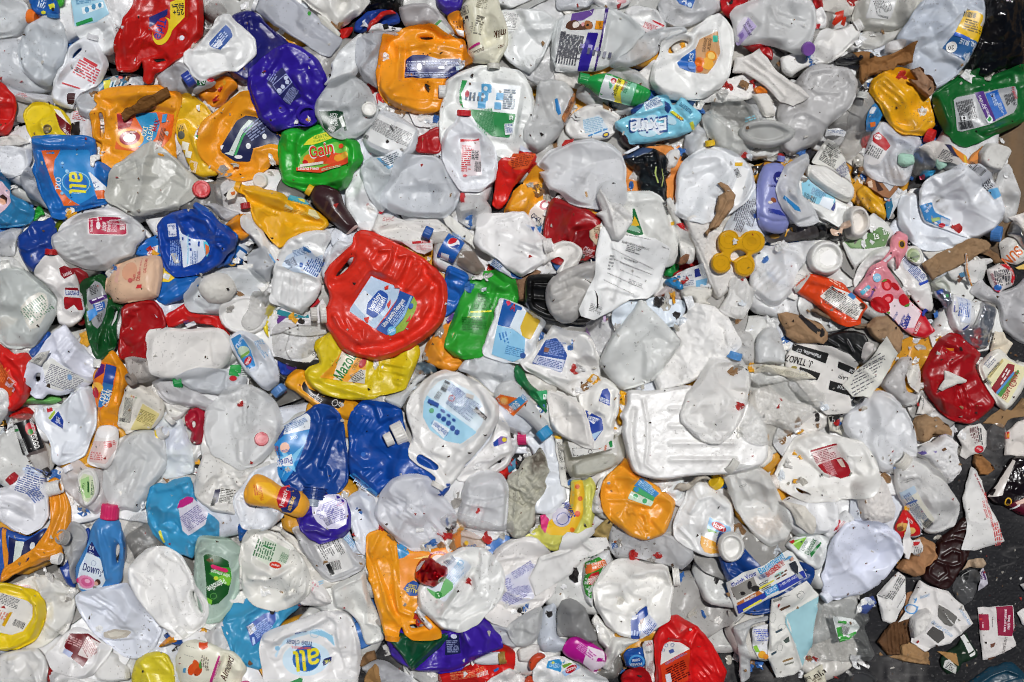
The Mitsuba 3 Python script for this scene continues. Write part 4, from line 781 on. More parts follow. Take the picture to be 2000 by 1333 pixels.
t(163,'detergent_bottle','bottle','orange bottle with a red and blue round label left of the brown-red jug','J','e39a22',53,347,[7,94,34,80,30,60,14,30,37,9,49,-11,40,-44,30,-65,17,-85,-3,-65,-37,-44,-67,-31,-74,-18,-54,23,-20,60],lab=[["P","e6dcd0",[14,3,37,9,51,-7,41,-45,24,-81,0,-65,-17,-45,-7,-17]],["E","b83040",[30,-6],15,12,30],["E","ece4e0",[30,-6],9,6.7,30],["P","8ab4d8",[-3,-51,30,-58,20,-81,0,-68]],["T","24304e","OXI",[7,-38],26,12,-38,1,0],["T","24304e","CLEAN",[9,-48],32,12,-38,1,0],["P","e8943a",[-13,-41,-3,-45,10,-78,-3,-65]]])
t(164,'plastic_tub','tub','brown tinted grey bowl below the clear crinkled tub','M','cfccc4',552,522,[-83,38,-58,55,-38,45,-5,22,28,2,78,35,108,22,88,-5,28,-55,12,-74,-22,-61,-55,-31,-75,2],R=0.04)
t(165,'milk_jug','jug','white jug with a yellow cap and a torn yellow label','J','dfe0e2',493,388,[-86,21,-74,54,-48,78,-14,94,12,94,45,84,85,61,105,34,105,-12,85,-45,52,-71,19,-91,-28,-104,-77,-91,-97,-78,-90,-28],crease=[[7,7,[-64,21,19,48]],[7,6,[-48,-45,-1,-25,38,-38]],[-7,7,[-87,-65,-1,-65]]],caps=[[-1,96,11.9,14,100,10,"dcb51e"]],lab=[["P","dcae2a",[58,53,77,53,75,44,57,44]],["P","e4e4e2",[71,41,90,34,58,-65,39,-38]],["B","1c1c20",[62,25],23,13,-68]])
t(166,'white_jug','jug','long white jug with an open ringed neck right of the purple cap','J','e2e1dd',769,723,[-33,-12,-12,44,16,52,45,55,84,73,105,55,95,30,66,2,45,-20,20,-34,-19,-34,-58,-55,-76,-69,-101,-55,-104,-20,-76,-9],crease=[[-6,6,[-5,52,2,41,31,44]],[7,8,[16,44,-12,5]]],necks=[[87,59,14.2,18,30,10,"deddd9"]],dirt=0.5)
t(167,'fruit_bag','bag','clear fruit bag with red print left of the top white label','G','b8b2aa',810,800,[-34,14,-6,35,26,39,36,7,29,-21,1,-25,-20,-28,-34,-18],lab=[["P","c43018",[-13,10,8,16,6,-7,-20,-27,-22,-18]],["P","c43018",[8,0,15,0,13,-21,1,-18]]])
t(168,'milk_jug','jug','tan-grey jug with a white nutrition label at the top right edge','M','c9c5ba',919,809,[-70,-6,-59,29,-42,50,94,50,86,15,65,-21,30,-35,-6,-35,-42,-31,-52,-17],lab=[["P","dcdcda",[-27,50,37,50,17,-13,-40,-5]],["F","4a4a4a",[-2,26],46,39,-75,11],["T","2a2a2a","Nutrition",[1,-5],25,5,165,1,0]],R=0.05)
t(169,'wash_jug','jug','huge grey-blue jug with a yellow and blue windshield wash label at the right','M','c5c9cc',1054,735,[-104,11,-86,46,-58,88,-30,116,96,116,107,81,105,46,93,-3,75,-38,51,-74,26,-95,-9,-112,-34,-95,-69,-67,-72,-10,-93,-3],crease=[[8,9,[-62,78,-44,92,-9,95]],[7,8,[-9,-38,12,-32,47,-46]],[-8,8,[9,-53,37,-49,40,-74]],[6,11,[-58,18,-16,-17]]],lab=[["P","e2b61e",[58,74,82,72,105,56,93,-3,30,19]],["P","2b5f96",[30,19,93,-3,65,-49,5,-14]],["F","7a6014",[75,35],46,28,-18,5],["B","3a3a34",[65,63],28,13,-12],["T","dfe6ec","NAL BLUE",[65,-5],46,11,165,1,0],["T","dfe6ec","WASH",[65,-37],21,12,150,1,0],["E","e8e6e0",[26,-13],13,13,0],["T","201c1c","20",[25,-14],13,9,185,1,0],["P","3a66c0",[30,21,68,7,65,0,26,13]]])
t(170,'yogurt_cup','cup','white cup with a red and green rim behind the brown paper','J','d8d4d0',950,728,[-21,12,0,19,21,12,21,-10,0,-20,-21,-13],lab=[["E","e4e2e0",[0,5],20,13,0]],R=0.06)
t(171,'black_bag','bag','black rubbish bag in the upper right corner','K','0b0b0c',1195,729,[-27,132,93,132,93,-59,47,-45,22,-55,-10,-73,-34,-69,-48,-48,-59,-20,-41,29,-31,75])
t(172,'screw_top','screw top','orange screw cap partly hidden under the dirty white strip','J','d8761e',620,623,[-19,4,-3,15,15,4,19,-8,1,-12,-14,-6],h=0.015)
t(173,'carton','carton','dirty white block under the dirty white strip left of the grey jug','S','dcd8d0',624,585,[-31,27,14,31,31,-26,-1,-33,-15,-1],h=0.02)
t(174,'milk_jug','jug','wide brown-stained grey flattened jug in the upper right','N','bebab4',751,578,[-7,106,15,111,43,104,85,96,106,64,103,36,85,0,50,-31,29,-52,22,-77,-7,-95,-35,-105,-56,-118,-77,-109,-91,-77,-95,-14,-88,14,-56,57,-28,92],crease=[[5,6,[-31,53,0,36,50,32]],[5,6,[-91,-28,-35,-14,29,-49]],[6,7,[-28,64,-21,85,29,92]]],h=0.03,dirt=0.9)
t(175,'milk_jug','jug','grey jug with a red and white nutrition label below the amber yellow bottle','M','cfcdca',952,469,[-48,60,-27,81,-2,67,20,45,66,42,73,24,52,-5,56,-26,45,-65,30,-80,-12,-76,-52,-62,-70,-37,-70,-5,-59,31],lab=[["P","dedcda",[-70,-8,-48,38,-37,49,-11,17,-34,-26,-48,-30,-68,-23]],["P","b4141c",[-50,45,-39,53,-23,38,-9,17,-20,4,-52,29]],["E","e4dcdc",[-40,40],9,7.1,-20],["T","b4141c","Red",[-40,40],12,5,160,1,0],["F","5a5a5a",[-48,3],25,36,62,7]])
t(176,'foam_piece','foam','second mint foam scrap right of the clear crushed cup','S','a4c8b8',1061,439,[-12,15,9,11,16,-7,-1,-17,-12,-3],h=0.01)
t(177,'snack_box','box','orange and brown torn box beside the white foam at the right edge','P','b4743a',1137,433,[-26,-1,-8,24,23,49,23,31,13,10,-8,-15,13,-32,-5,-39,-26,-29],lab=[["P","d88a42",[-15,10,13,38,20,31,6,13,-8,6]]])
t(178,'candy_wrapper','wrapper','small orange foil wrapper under the foam lump at the right edge','F','d0741e',1157,408,[-15,12,13,10,18,-8,-1,-11,-12,-2])
t(179,'candy_wrapper','wrapper','small blue and pink foil wrapper above the big white blue-capped jug','F','2f8ab8',1039,417,[-16,-2,-8,12,16,9,13,-6,-5,-13],lab=[["P","b8305a",[-17,-4,-9,0,-5,-11,-14,-13]]])
t(180,'detergent_bottle','bottle','teal blue bottle with a small portrait label at the left edge','J','2b78a8',-1235,343,[-50,89,-17,83,-7,53,-10,23,30,3,49,-20,48,-47,23,-57,-10,-63,-50,-63],crease=[[8,7,[-10,23,20,-17,46,-27]],[7,7,[10,-10,-10,-50]]],lab=[["P","d8b8c4",[-37,53,-24,51,-10,30,-4,3,-20,-17,-37,-30]],["E","e0a888",[-25,3],8,9,0],["P","3a2420",[-34,15,-24,20,-14,11,-17,-4,-20,6,-30,11]]])
t(181,'milk_jug','jug','grey jug with a square crimson label below the blue jug with yellow letters','M','cac8c4',-1008,240,[-112,14,-86,36,-33,63,20,69,66,69,89,50,100,33,95,10,76,-3,72,-26,39,-39,20,-62,-13,-69,-46,-62,-79,-46,-102,-29,-110,-10],crease=[[6,8,[-59,-23,-26,10,26,7]],[-5,8,[46,-3,79,43]]],lab=[["P","e6dada",[-29,60,-2,65,46,64,57,56,60,23,52,19,-28,20]],["P","b41a40",[-26,59,0,64,45,63,56,55,57,25,51,22,-25,22]],["T","f0e2e6","Two Rivers",[-20,41],30,5.9,88,1,0],["T","f0e2e6","Juniper",[8,41],23,10,88,1,0],["T","f0e2e6","Orchards",[18,41],26,7.9,88,1,0],["B","e8dcdc",[49,45],23,12,88],["F","e8b8c4",[31,43],30,13,88,5],["E","f0e2e6",[-5,43],4.6,10,0]])
t(182,'detergent_jug','jug','blue torn jug flap and ringed spout behind the dark blue round jug','J','1f5ab0',-723,256,[-63,72,-53,88,-13,62,7,35,27,25,51,6,43,-18,27,-64,7,-70,-6,-77,-20,-64,-6,2],crease=[[6,3,[7,29,-6,-18,23,-47]],[6,3,[17,25,7,-18,30,-44]]])
t(183,'creamer_bottle','bottle','white bottle with red bands and cursive blue lettering at the left','J','e2dfdc',-1103,130,[-29,77,-12,86,4,80,17,60,40,34,46,5,50,-38,53,-54,40,-80,14,-97,-16,-90,-19,-64,-11,-28,-26,-5,-52,21,-62,31,-45,54],crease=[[7,6,[-58,24,-6,5,14,-38]]],necks=[[-14,80,14.4,13,85,5,"b01c22"]],lab=[["P","8a1520",[4,47,17,53,30,47,38,34,14,21,6,31]],["T","e8dcdc","Lactaid",[22,34],20,7.9,20,1,0],["P","8a1520",[14,0,43,0,45,-7,12,-7]],["P","dfe0e6",[12,-5,45,-7,47,-25,11,-18]],["T","2a3a8a","Lactaid",[29,-12],31,11,-2,1,0],["P","a81a22",[11,-22,47,-25,50,-54,27,-54,6,-51,7,-38]],["P","e8e4e0",[11,-54,30,-41,40,-58,20,-61]]])
t(184,'detergent_jug','jug','dull red jug bottom with a round ridge left of centre','J','9f1116',-906,28,[-56,51,-40,64,-3,71,33,71,49,51,61,28,62,2,26,-8,30,-67,26,-80,-16,-80,-59,-74,-62,-44,-53,15],crease=[[-5,5,[-53,9,-23,-8,16,-4,43,22]],[5,6,[-30,38,3,28]]],dirt=0.5)
t(185,'milk_jug','jug','grey jug with the round foam lump on it left of centre','M','c9c8c6',-716,121,[-88,-7,-72,13,-52,42,-5,59,35,64,81,52,108,22,101,-1,65,-14,22,-34,-5,-54,-32,-54,-75,-51,-90,-34],crease=[[-5,7,[8,-21,42,6]],[5,6,[-78,-14,-38,-34]]])
t(186,'white_disc','lid','round white plastic disc right of the foam lump left of centre','T','dcdad6',-670,64,[-58,0,-50,27,-23,43,13,52,47,37,67,3,54,-33,20,-50,-20,-47,-50,-27],dish=(0.006, 0.004),h=0.012)
t(187,'plastic_tub','tub','clear food tub with food scraps beside the red cap','G','b6b4ae',-697,364,[-42,20,-32,39,-6,43,21,26,21,6,44,-27,27,-43,1,-40,-32,-23],lab=[["P","e4ddd0",[-2,-4,14,20,21,3,17,-14,1,-20]],["P","d8743a",[7,0,16,5,17,-4,11,-8]],["P","2a2624",[-9,-7,1,3,-2,-12]]])
t(188,'oil_bottle','bottle','long yellow bottle with an open neck and torn foil label left of centre','J','e2a818',-577,321,[-103,61,-97,71,-80,63,-60,64,-20,54,13,45,26,31,66,18,96,1,119,-18,127,-35,106,-55,72,-68,53,-52,19,-82,0,-95,-20,-72,-60,-28,-74,18,-84,41,-100,45],crease=[[12,9,[-80,51,6,28,59,-5,112,-18]],[-9,7,[-74,28,0,1,59,-22,106,-28]]],necks=[[-95,56,15.3,13,165,5,"dba21a"]],lab=[["P","3f9aa8",[26,41,59,33,76,18,66,15,23,28]],["P","d8c83a",[46,33,63,30,66,21,53,26]],["F","e8c860",[59,-4],93,13,-12,4],["P","e4d8a0",[19,16,39,5,33,1,16,11]],["P","e4d8a0",[76,5,92,1,106,-19,96,-22,76,-9]]])
t(189,'white_jug','jug','pale grey-white jug side tucked behind the big red jug handle','J','d6d8dc',-431,211,[-19,8,1,38,28,31,41,34,38,21,8,-2,-19,-32,-35,-62,-44,-39])
t(190,'detergent_bottle','bottle','bright green bottle with dark green print right of the big red jug','J','2f9c30',-68,85,[-28,78,-18,92,8,90,41,92,66,90,81,58,85,22,75,-11,41,-74,15,-104,-5,-124,-58,-134,-105,-101,-85,-45,-65,15,-45,52],crease=[[9,9,[2,75,48,45,68,58]],[-7,8,[-25,55,8,35,61,32]],[5,3,[-18,85,65,83]]],lab=[["P","1f8a28",[-18,35,5,38,18,9,-5,-71,-58,-58]],["P","e0dc2a",[-35,-11,18,-9,18,-13,-35,-15]],["P","c8d82a",[-43,-25,-7,-24,-7,-27,-43,-28]],["F","146a1a",[-25,-41],60,33,2,8],["F","146a1a",[-5,22],23,20,2,5],["E","146a1a",[-20,2],6,6.6,0,1.3],["E","146a1a",[-2,1],6,6.6,0,1.3],["E","146a1a",[16,1],4.7,6.6,0,1.3],["P","146a1a",[-16,35,-4,35,-4,26,-16,25]]],dirt=0.6)
t(191,'clamshell','tub','clear crumpled wrap with purple and white box below the white ribbed jug','G','b0aca6',-530,7,[-65,27,-42,43,5,33,28,43,58,33,68,14,51,-13,38,-30,18,-50,-29,-53,-62,-40,-68,-6],ra=0.012)
t(192,'oil_jug','jug','yellow cooking oil jug with green lettering under the big red jug','J','d4bc1a',-398,-62,[-95,44,-85,64,-62,84,-29,110,38,90,165,57,171,34,161,-3,146,-30,135,-56,98,-70,38,-83,-15,-85,-62,-76,-95,-60,-115,-40,-120,-16,-109,-3,-82,7,-89,27],crease=[[12,10,[-105,-23,-62,-43,31,-70]],[-10,8,[-62,-30,-15,-40,35,-46]],[12,9,[-22,47,-35,20,-75,-26]],[-4,3,[78,0,131,-8]],[4,3,[75,7,128,-1]],[4,3,[71,-10,128,-20]],[-4,3,[71,-16,128,-26]],[4,3,[71,-26,125,-35]],[4,4,[68,30,68,-30,121,-45]]],lab=[["P","e8a02a",[-22,40,5,40,38,27,31,-45,-9,-40,-79,-28,-49,0]],["P","ece4d2",[-22,40,5,40,21,34,-29,-36,-49,-33,-42,-13]],["T","1f7a34","Mazola",[-15,2],77,26,58,1,0],["T","8a6a2a","CORN OIL",[13,7],37,8,60,1,0],["E","b0202a",[27,7],8,13,-30],["P","cfcac0",[21,-8,35,-10,33,-44,-9,-38]],["F","4a4a44",[15,-26],33,23,25,6],["T","3aa04a","~",[-32,14],20,6.7,50,1,0]],h=0.055)
t(193,'nutrition_flap','label','white and blue label flap under the white ringed-neck jug','P','d8dce0',-22,176,[-42,20,-22,28,5,3,44,-22,24,-23,-8,-4],lab=[["F","4a6aa0",[-15,11],30,20,-35,5],["P","1f4f90",[14.6,0,48,-22,41,-24,21.2,-17]]])
t(194,'detergent_jug','jug','brown-red jug with cursive white lettering right of the orange bottle','J','9c1218',151,265,[-59,85,-43,95,-3,75,43,55,69,36,72,16,59,-27,54,-57,23,-73,-17,-86,-56,-73,-69,-40,-76,-1],crease=[[7,7,[-46,78,3,62,56,49]],[-7,6,[10,6,3,-21,30,2]]],lab=[["T","e0c8c8","Classic",[41,-45],36,13,-18,1,0.2],["F","d8a8a8",[39,-55],36,10,-18,3],["P","7a0c12",[3,3,43,9,63,-7,56,-34,16,-34,-3,-17]]],dirt=0.4)
t(195,'jug_piece','jug','white cut jug collar and flap below the brown-red jug','J','dedcd6',123,203,[-25,34,-2,44,24,41,47,24,50,8,37,-18,24,-35,-9,-41,-15,-35,4,-5,-9,5,-32,-8,-48,-18,-42,5],h=0.02)
t(196,'food_tray','tray','black plastic food tray below the white ringed-neck jug','T','0c0c0d',112,104,[-82,31,-77,54,-57,60,2,62,81,54,107,-12,87,-54,64,-67,-4,-58,-44,-48,-80,-25],crease=[[9,5,[-73,1,-11,-5]],[8,5,[-64,31,-24,28]]],dish=(0.014, 0.018),h=0.03,dirt=0.3)
t(197,'screw_top','screw top','green screw cap at the right of the letter sheet','J','168a3c',401,178,[-20,-16,-15,4,2,16,16,13,16,1,-1,-16],h=0.025,R=0.015)
t(198,'sports_bottle','bottle','pinkish grey bottle body under the blue sippy spout cap','M','c9bdb8',395,119,[-43,-7,-14,16,-1,23,33,10,33,-17,9,-17,-14,-10],lab=[["P","8a3a1a",[-21,-4,-11,1,-8,-5,-18,-7]],["P","8a3a1a",[6,0,9,0,16,-12,13,-16]]],dirt=1.0)
t(199,'snack_box','box','white box with a blue panel right of the blue sippy spout cap','P','d8dadc',450,154,[-38,14,-11,28,22,38,36,-3,36,-19,2,-23,-25,-23,-22,-9],lab=[["P","1f2f7a",[4,24,24,31,29,11,7,4]],["P","7ab0d4",[9,-3,34,2,34,-16,10,-19]],["F","8a94a8",[-15,-3],37,27,10,6]])
t(200,'foam_piece','foam','broken white foam slab piece right of the blue sippy spout cap','S','dcd8ce',464,110,[-43,14,-23,28,34,21,34,1,20,-9,34,-19,-6,-26,-13,-2,-36,-6],h=0.02)
t(201,'plastic_wrap','wrap','crumpled clear wrap with purple print below the black food tray','G','8c8a90',219,18,[-39,29,-21,39,-4,49,22,49,26,22,39,2,29,-34,16,-64,-17,-64,-24,-31,-31,-1],lab=[["P","b08ac0",[-37,16,-27,-1,-24,-14.2,-32,-20.8,-37,-1]],["P","c8b0d0",[4,46,13,47,11,29,6,29]]],ra=0.014)
t(202,'bleach_jug','jug','white jug lying on its side with a light blue label at the right','J','e3e2de',763,346,[-86,31,-70,60,-49,70,-20,60,22,24,65,-1,97,-12,100,-40,65,-68,51,-72,8,-44,-34,-19,-70,-4,-84,13],crease=[[6,6,[-77,10,-27,-15,22,-44]]],lab=[["P","8ac4d8",[-47,45,-31,61,-24,49,8,24,40,10,40,-4,-6,-8,-45,13]],["B","2a3a4a",[-27,8],32,16,-22],["F","5a7aa0",[-3,20],39,18,-22,6],["P","e4ecf2",[8,13,37,6,29,-22,-3,-8]],["P","1f2f7a",[28,-19,40,1,40,-15,35,-24]]])
t(203,'food_pouch','pouch','large pale translucent pouch with a soft fold left of the round white lid','M','dcdbd6',665,176,[-68,38,-43,59,0,66,56,70,81,73,81,52,64,24,49,2,35,-26,35,-48,0,-87,-29,-90,-54,-69,-71,-48,-73,-19,-61,9],crease=[[8,8,[0,52,35,48,56,24]],[5,5,[-11,-51,28,-33,35,-26]]],h=0.03)
t(204,'milk_jug','jug','white crushed container under the pink sleeve with blue barcode label','J','e0dfdb',966,169,[-122,-18,-100,25,-75,53,-39,68,-11,68,39,68,61,53,64,32,57,10,75,-11,86,-32,96,-82,89,-97,61,-90,18,-40,-25,18,-61,25,-89,-4,-118,-40],crease=[[7,7,[-82,39,-46,46]]],lab=[["P","d8dae0",[7,32,21,43,75,-15,54,-25,11,14]],["B","2a3a6a",[21,28],32,13,-45],["F","4a5a9a",[46,0],46,25,-45,7],["P","2a4ab0",[50,-25,75,-15,79,-20,54,-31]]])
t(205,'snack_cup','lid','round white lid showing green leaves right of the pink sleeve','T','dcdad2',1004,215,[-31,-1,-20,19,-2,24,15,14,23,-8,15,-26,-2,-26],lab=[["E","9aa878",[-6,-2],16,18,30],["E","5a7438",[-4,-4],10,12,30],["P","3a4a24",[-17,-8,8,-1,10,-5,-13,-12]]],dish=(0.004, 0.003),h=0.01,R=0.003)
t(206,'white_jug','jug','large smooth white-blue panel under the big white blue-capped jug','J','dfe2e8',1040,289,[-72,52,-61,81,-18,88,-11,34,25,-2,82,-20,111,-30,82,-55,11,-66,-25,-59,-47,-30,-72,6],crease=[[5,6,[-68,34,-47,-16,-18,-59]]],fc=0.4,h=0.025)
t(207,'carton_sleeve','sleeve','white and orange lettered carton panel at the right edge','F','d8d4cc',1267,225,[-39,21,-14,39,8,36,29,7,44,-15,8,-33,-7,-30,-29,-22],lab=[["T","dc6a24","SUN",[-5,-10],50,25,225,1,0],["P","c8a83a",[4,-40,44,-22,44,-44,11,-44]]])
t(208,'foil_bag','bag','grey and black foil bag at the right edge above the orange lettering','F','b4b2b0',1277,263,[-32,4,-17,40,-6,40,30,-10,30,-46,4,-25,-10,-3],b='foil_coat')
t(209,'torn_paper','paper','torn white paper pieces behind the orange striped straw wrapper','P','d8d6d2',1151,176,[-62,-3,-26,11,2,26,53,33,60,26,24,4,17,-28,2,-32,-19,-21,-48,-21],lab=[["P","6a4a3a",[-37,-17,-26,-3,-19,-17,-30,-32]],["P","4a7a9a",[-33,-7,-19,-3,-15,-14,-26,-17]]])
t(210,'food_tub','tub','clear tub rim with a green-yellow edge below the long cardboard strip','T','b8b8aa',1077,138,[-26,13,-1,22,17,10,26,-16,17,-23,-12,-8,-24,-1],dish=(0.006, 0.01),h=0.02,b='milky_coat')
t(211,'kraft_paper','paper','grey-brown paper edge under the orange-red pouch','C','76624e',817,52,[-77,27,-62,31,-13,2,37,-5,79,-12,79,-22,51,-19,8,-16,-34,-1,-70,20])
t(212,'paper_plate','sign','white round board with black lettered bars lying upside-down at the right','P','dedcd6',769,-85,[-89,51,-69,77,-34,79,16,72,59,51,84,26,76,8,73,-49,71,-93,16,-100,-12,-77,-34,-49,-69,-13,-89,22],lab=[["P","161616",[-69,79,13,54,7,29,-75,63]],["T","d8d8d8","Plainville, CT",[-34,56],60,8,163,1,0],["T","1a1a1a","J. TIMO7",[-57,35],67,16,165,1,0],["P","161616",[37,35,78,17,76,1,36,19]],["T","d8d8d8","OZ",[69,11],11,7.1,160,1,0],["P","161616",[-55,21,-5,5,-12,-13,-60,8]],["T","d8d8d8","MEN",[-48,8],21,7.1,160,1,0],["T","1a1a1a","LAR!",[50,-6],23,8,165,1,0],["P","161616",[20,-13,75,-29,73,-52,16,-35]],["T","d8d8d8","YOU!",[50,-31],25,8,165,1,0],["E","9a8a4a",[-69,19],7.8,4.3,0]],fc=0,nf=2)
t(213,'plastic_sheet','plastic sheet','large grey translucent sheet left of the white lettered board','N','c9c7c2',639,-13,[-38,0,-31,28,-10,49,18,46,29,25,38,-14,36,-46,0,-42,-38,-46],h=0.02)
t(214,'foam_piece','foam','white torn dirty styrofoam at the left under the clear clamshell','S','dcd6cc',606,-239,[-42,28,-14,112,1,98,8,34,29,-15,43,-36,40,-58,15,-77,-28,-65,-49,-22],dirt=0.9,h=0.02)
t(215,'black_bag','bag','shiny black plastic piece left below the handwritten letter','K','101012',859,-148,[-16,0,-2,13,16,6,9,-7,-9,-10])
t(216,'plastic_sheet','plastic sheet','grey crumpled sheet right of the handwritten letter','N','bdbab4',971,-105,[-56,-4,-27,39,-6,64,26,67,26,42,5,14,12,-22,40,-29,33,-57,5,-60,-20,-36,-38,-22],lab=[["P","d0d0cc",[1,-52,30,-41,23,-55,12,-57]]])
t(217,'detergent_jug','jug','big bright red jug with a barcode label at the left edge','J','d2201a',-1215,-84,[-54,92,-28,72,2,50,31,59,46,30,44,-6,31,-46,5,-78,-18,-92,-54,-85],crease=[[9,8,[-15,50,18,13,41,-33]],[8,7,[-35,59,-15,-6,18,-52]]],lab=[["P","c0481e",[-54,43,-28,23,1,-16,-15,-52,-54,-46]],["B","dcd8e4",[-13,-19],23,20,55],["F","e87a3a",[-35,7],39,36,55,8],["T","d8d8ec","900",[-6,-36],13,5.3,55,1,0]])
t(218,'white_jug','jug','white-lilac jug with a handle and a long fine print label at the left','J','dadbe6',-1122,-72,[-58,18,-35,47,-22,74,-2,100,25,113,38,93,78,41,110,14,94,-19,78,-35,38,-52,5,-65,-22,-58,-35,-72,-51,-72,-63,-58,-54,-42,-66,-25,-63,-2],holes=[[-50,-15,-40,-2,-33,-9,-38,-25,-46,-29]],crease=[[7,7,[-2,93,12,47,51,-6,97,-19]],[6,6,[-58,21,-35,41,-22,14]]],lab=[["P","d8d8d2",[-31,18,-8,31,25,8,81,-29,51,-52,25,-55,-18,-42]],["F","7a7a86",[21,-22],86,50,-22,12],["E","6a90b8",[35,-17],5.3,7.3,0]])
t(219,'detergent_jug','jug','orange jug with a purple, orange and blue label, vertical lettering, at the left','J','e08f1a',-991,-120,[-14,85,12,100,29,75,45,42,49,12,29,-31,22,-70,16,-100,-17,-97,-34,-87,-37,-37,-41,2,-41,36,-24,62],crease=[[8,7,[22,65,42,29,16,-77]],[-7,5,[29,59,16,-31]]],lab=[["P","e0701e",[-14,69,22,59,16,19,-4,-27,-32,-57,-41,-37,-44,16]],["P","5a1e6a",[-31,46,-17,65,-7,62,-11,42,-37,26]],["P","2a4a98",[-4,64,22,57,9,9,-14,19]],["P","3a7ab8",[-14,19,11,12,-4,-27,-24,-44,-34,-44]],["E","f0b84a",[-31,6],16,13,0],["E","b8283a",[-37,-7],9,15,0],["T","f0ead8","OXI",[-17,-14],30,12,68,1,0],["T","f0ead8","CLEAN",[-7,-21],43,13,68,1,0]])
t(220,'detergent_jug','jug','orange jug with a handle at the lower left edge','J','dc8c1c',-1150,-469,[-2,120,18,132,31,127,38,107,48,88,58,61,61,15,51,-25,38,-45,44,-58,18,-68,-42,-91,-88,-117,-108,-124,-101,-91,-62,-64,-22,-38,-2,-12,11,15,8,74],crease=[[8,6,[31,107,38,48,18,-18]],[7,6,[-81,-97,-9,-64,31,-51]]],caps=[[20,-64,15.2,20,-10,10,"e0dedc"]])
t(221,'milk_jug','jug','tall grey jug with a yellow neck ring in the left half','M','c9c7c2',-936,-319,[-74,7,-57,37,-34,74,-14,94,16,97,40,97,66,87,76,50,75,10,60,-20,40,-40,26,-73,0,-110,-24,-100,-47,-106,-67,-73,-75,-33],crease=[[7,7,[6,67,33,40,0,-66]],[6,7,[-47,34,-34,-40,-27,-93]],[-6,9,[33,60,60,27,33,-26]]],necks=[[60,87,14.7,16,30,20,"cfcdc8"]],lab=[["P","d8b81e",[44,97,47,99,55,82,71,78,70,75,51,78]]])
t(222,'food_carton','carton','white carton with cream panel and nutrition table left of the grey jugs','P','dedace',-922,-180,[-26,72,1,74,54,38,58,2,48,-18,24,-41,-12,-41,-32,-51,-59,-31,-52,2],lab=[["P","d4d0c4",[-29,48,-6,38,-36,-31,-56,-21]],["F","4a4a44",[-29,9],63,20,78,11],["P","d8c888",[8,25,49,-1,21,-41,-26,-41]],["F","8a7a3a",[14,-11],40,33,-25,9],["E","d0a030",[-16,44],2,2,0],["E","c04a3a",[-11,42],2,2,0],["E","4a8a4a",[-6,40],2,2,0],["B","3a3a3a",[-44,-15],13,9,-12]],h=0.02,sm=1,R=0.012)
t(223,'milk_jug','jug','muddy grey bottle with a dirt-filled blue ringed neck left of centre','M','b9b1a8',-897,-72,[-52,31,-23,34,10,31,43,15,66,-2,36,-15,14,-25,-16,-34,-32,-28,-46,-5],necks=[[-28,-18,15.1,13,215,40,"8a8078"]],dirt=1.2)
t(224,'water_bottle','bottle','squashed grey bottle with a bulb end above the round red-capped grey jug','M','c8c6c2',-811,-136,[-78,31,-58,44,-31,58,-18,34,9,21,36,1,62,-12,72,-29,59,-46,42,-36,16,-29,-11,-26,-44,-19,-64,1],crease=[[5,6,[-31,34,9,1,49,-22]]])
t(225,'white_jug','jug','dirty white round tub side under the round red-capped grey jug','J','dcdad4',-699,-348,[-85,-8,-81,32,-65,75,-32,58,8,38,68,38,97,52,97,19,68,25,54,-1,21,-28,11,-54,21,-81,-32,-74,-65,-54,-85,-34],crease=[[7,7,[-22,48,-25,-14]],[6,5,[-18,45,34,-14]]],lab=[["P","4a4a5e",[-32,-18,-19,-16,-25,-48,-42,-58]],["F","5a5a54",[-2,-34],36,36,-8,9],["P","1c1c1e",[-37,-38,-27,-36,-32,-56,-42,-58]]],dirt=0.7)
t(226,'detergent_jug','jug','large teal blue crushed jug with a white and pink label at the lower left','J','3a94c0',-825,-437,[-82,53,-75,73,-56,84,-36,81,-9,96,31,103,38,66,58,26,91,3,104,-10,104,-47,78,-47,38,-73,34,-107,1,-93,-29,-87,-42,-73,-75,-47,-89,-14,-89,20],crease=[[12,9,[-69,26,-49,33,-36,13,-49,-20,-22,-27]],[9,7,[-82,6,-69,-27,-42,-54]],[9,7,[-56,66,-16,73,24,93]],[-4,3,[51,-30,91,-14]],[-4,3,[58,-47,98,-30]],[8,6,[24,-73,28,-100]]],lab=[["P","dcd8e2",[-2,33,14,50,38,53,77,16,71,-14,44,-33,24,-45,8,-33]],["P","c02a80",[-4,23,4,43,24,54,41,51,38,40,11,26]],["F","7a74a8",[38,0],60,43,35,10],["P","d8d43a",[-54,-37,-49,-33,-37,-63,-44,-67]]])
t(227,'milk_jug','jug','grey jug edge behind the dark blue sunburst label jug','J','c0bfba',-568,-230,[-40,-37,-33,-10,-3,24,31,50,54,57,58,47,4,17,-19,-23,-16,-64,-36,-64])
t(228,'detergent_jug','jug','large dark blue square jug with ribbed panels below the yellow oil jug','J','0f479c',-298,-282,[-115,77,-95,117,-75,134,-45,137,-9,130,25,114,31,77,38,30,105,-10,125,-43,151,-70,131,-103,105,-103,71,-56,38,-50,-2,-63,-32,-100,-42,-103,-75,-76,-109,-50,-115,-10,-109,24],crease=[[-4,3,[-62,90,-95,37]],[-4,3,[-52,87,-85,34]],[-4,3,[-72,94,-102,47]],[9,7,[-109,4,-69,-30,-49,-30]],[8,7,[-42,124,-29,84,25,104]],[7,7,[31,24,18,-16,71,-43]],[-5,5,[-69,-46,-49,-30]],[-5,5,[-52,-60,-29,-40]],[-5,5,[-35,-70,-12,-56]],[-7,7,[-95,10,-9,84]]],lab=[["P","3a8ac8",[-109,-53,-95,-46,-62,-73,-35,-96,-39,-105,-75,-80]],["T","dce4f0","Purex",[-79,-76],40,13,-35,1,0],["E","2a62b4",[-72,0],6,6,0]])
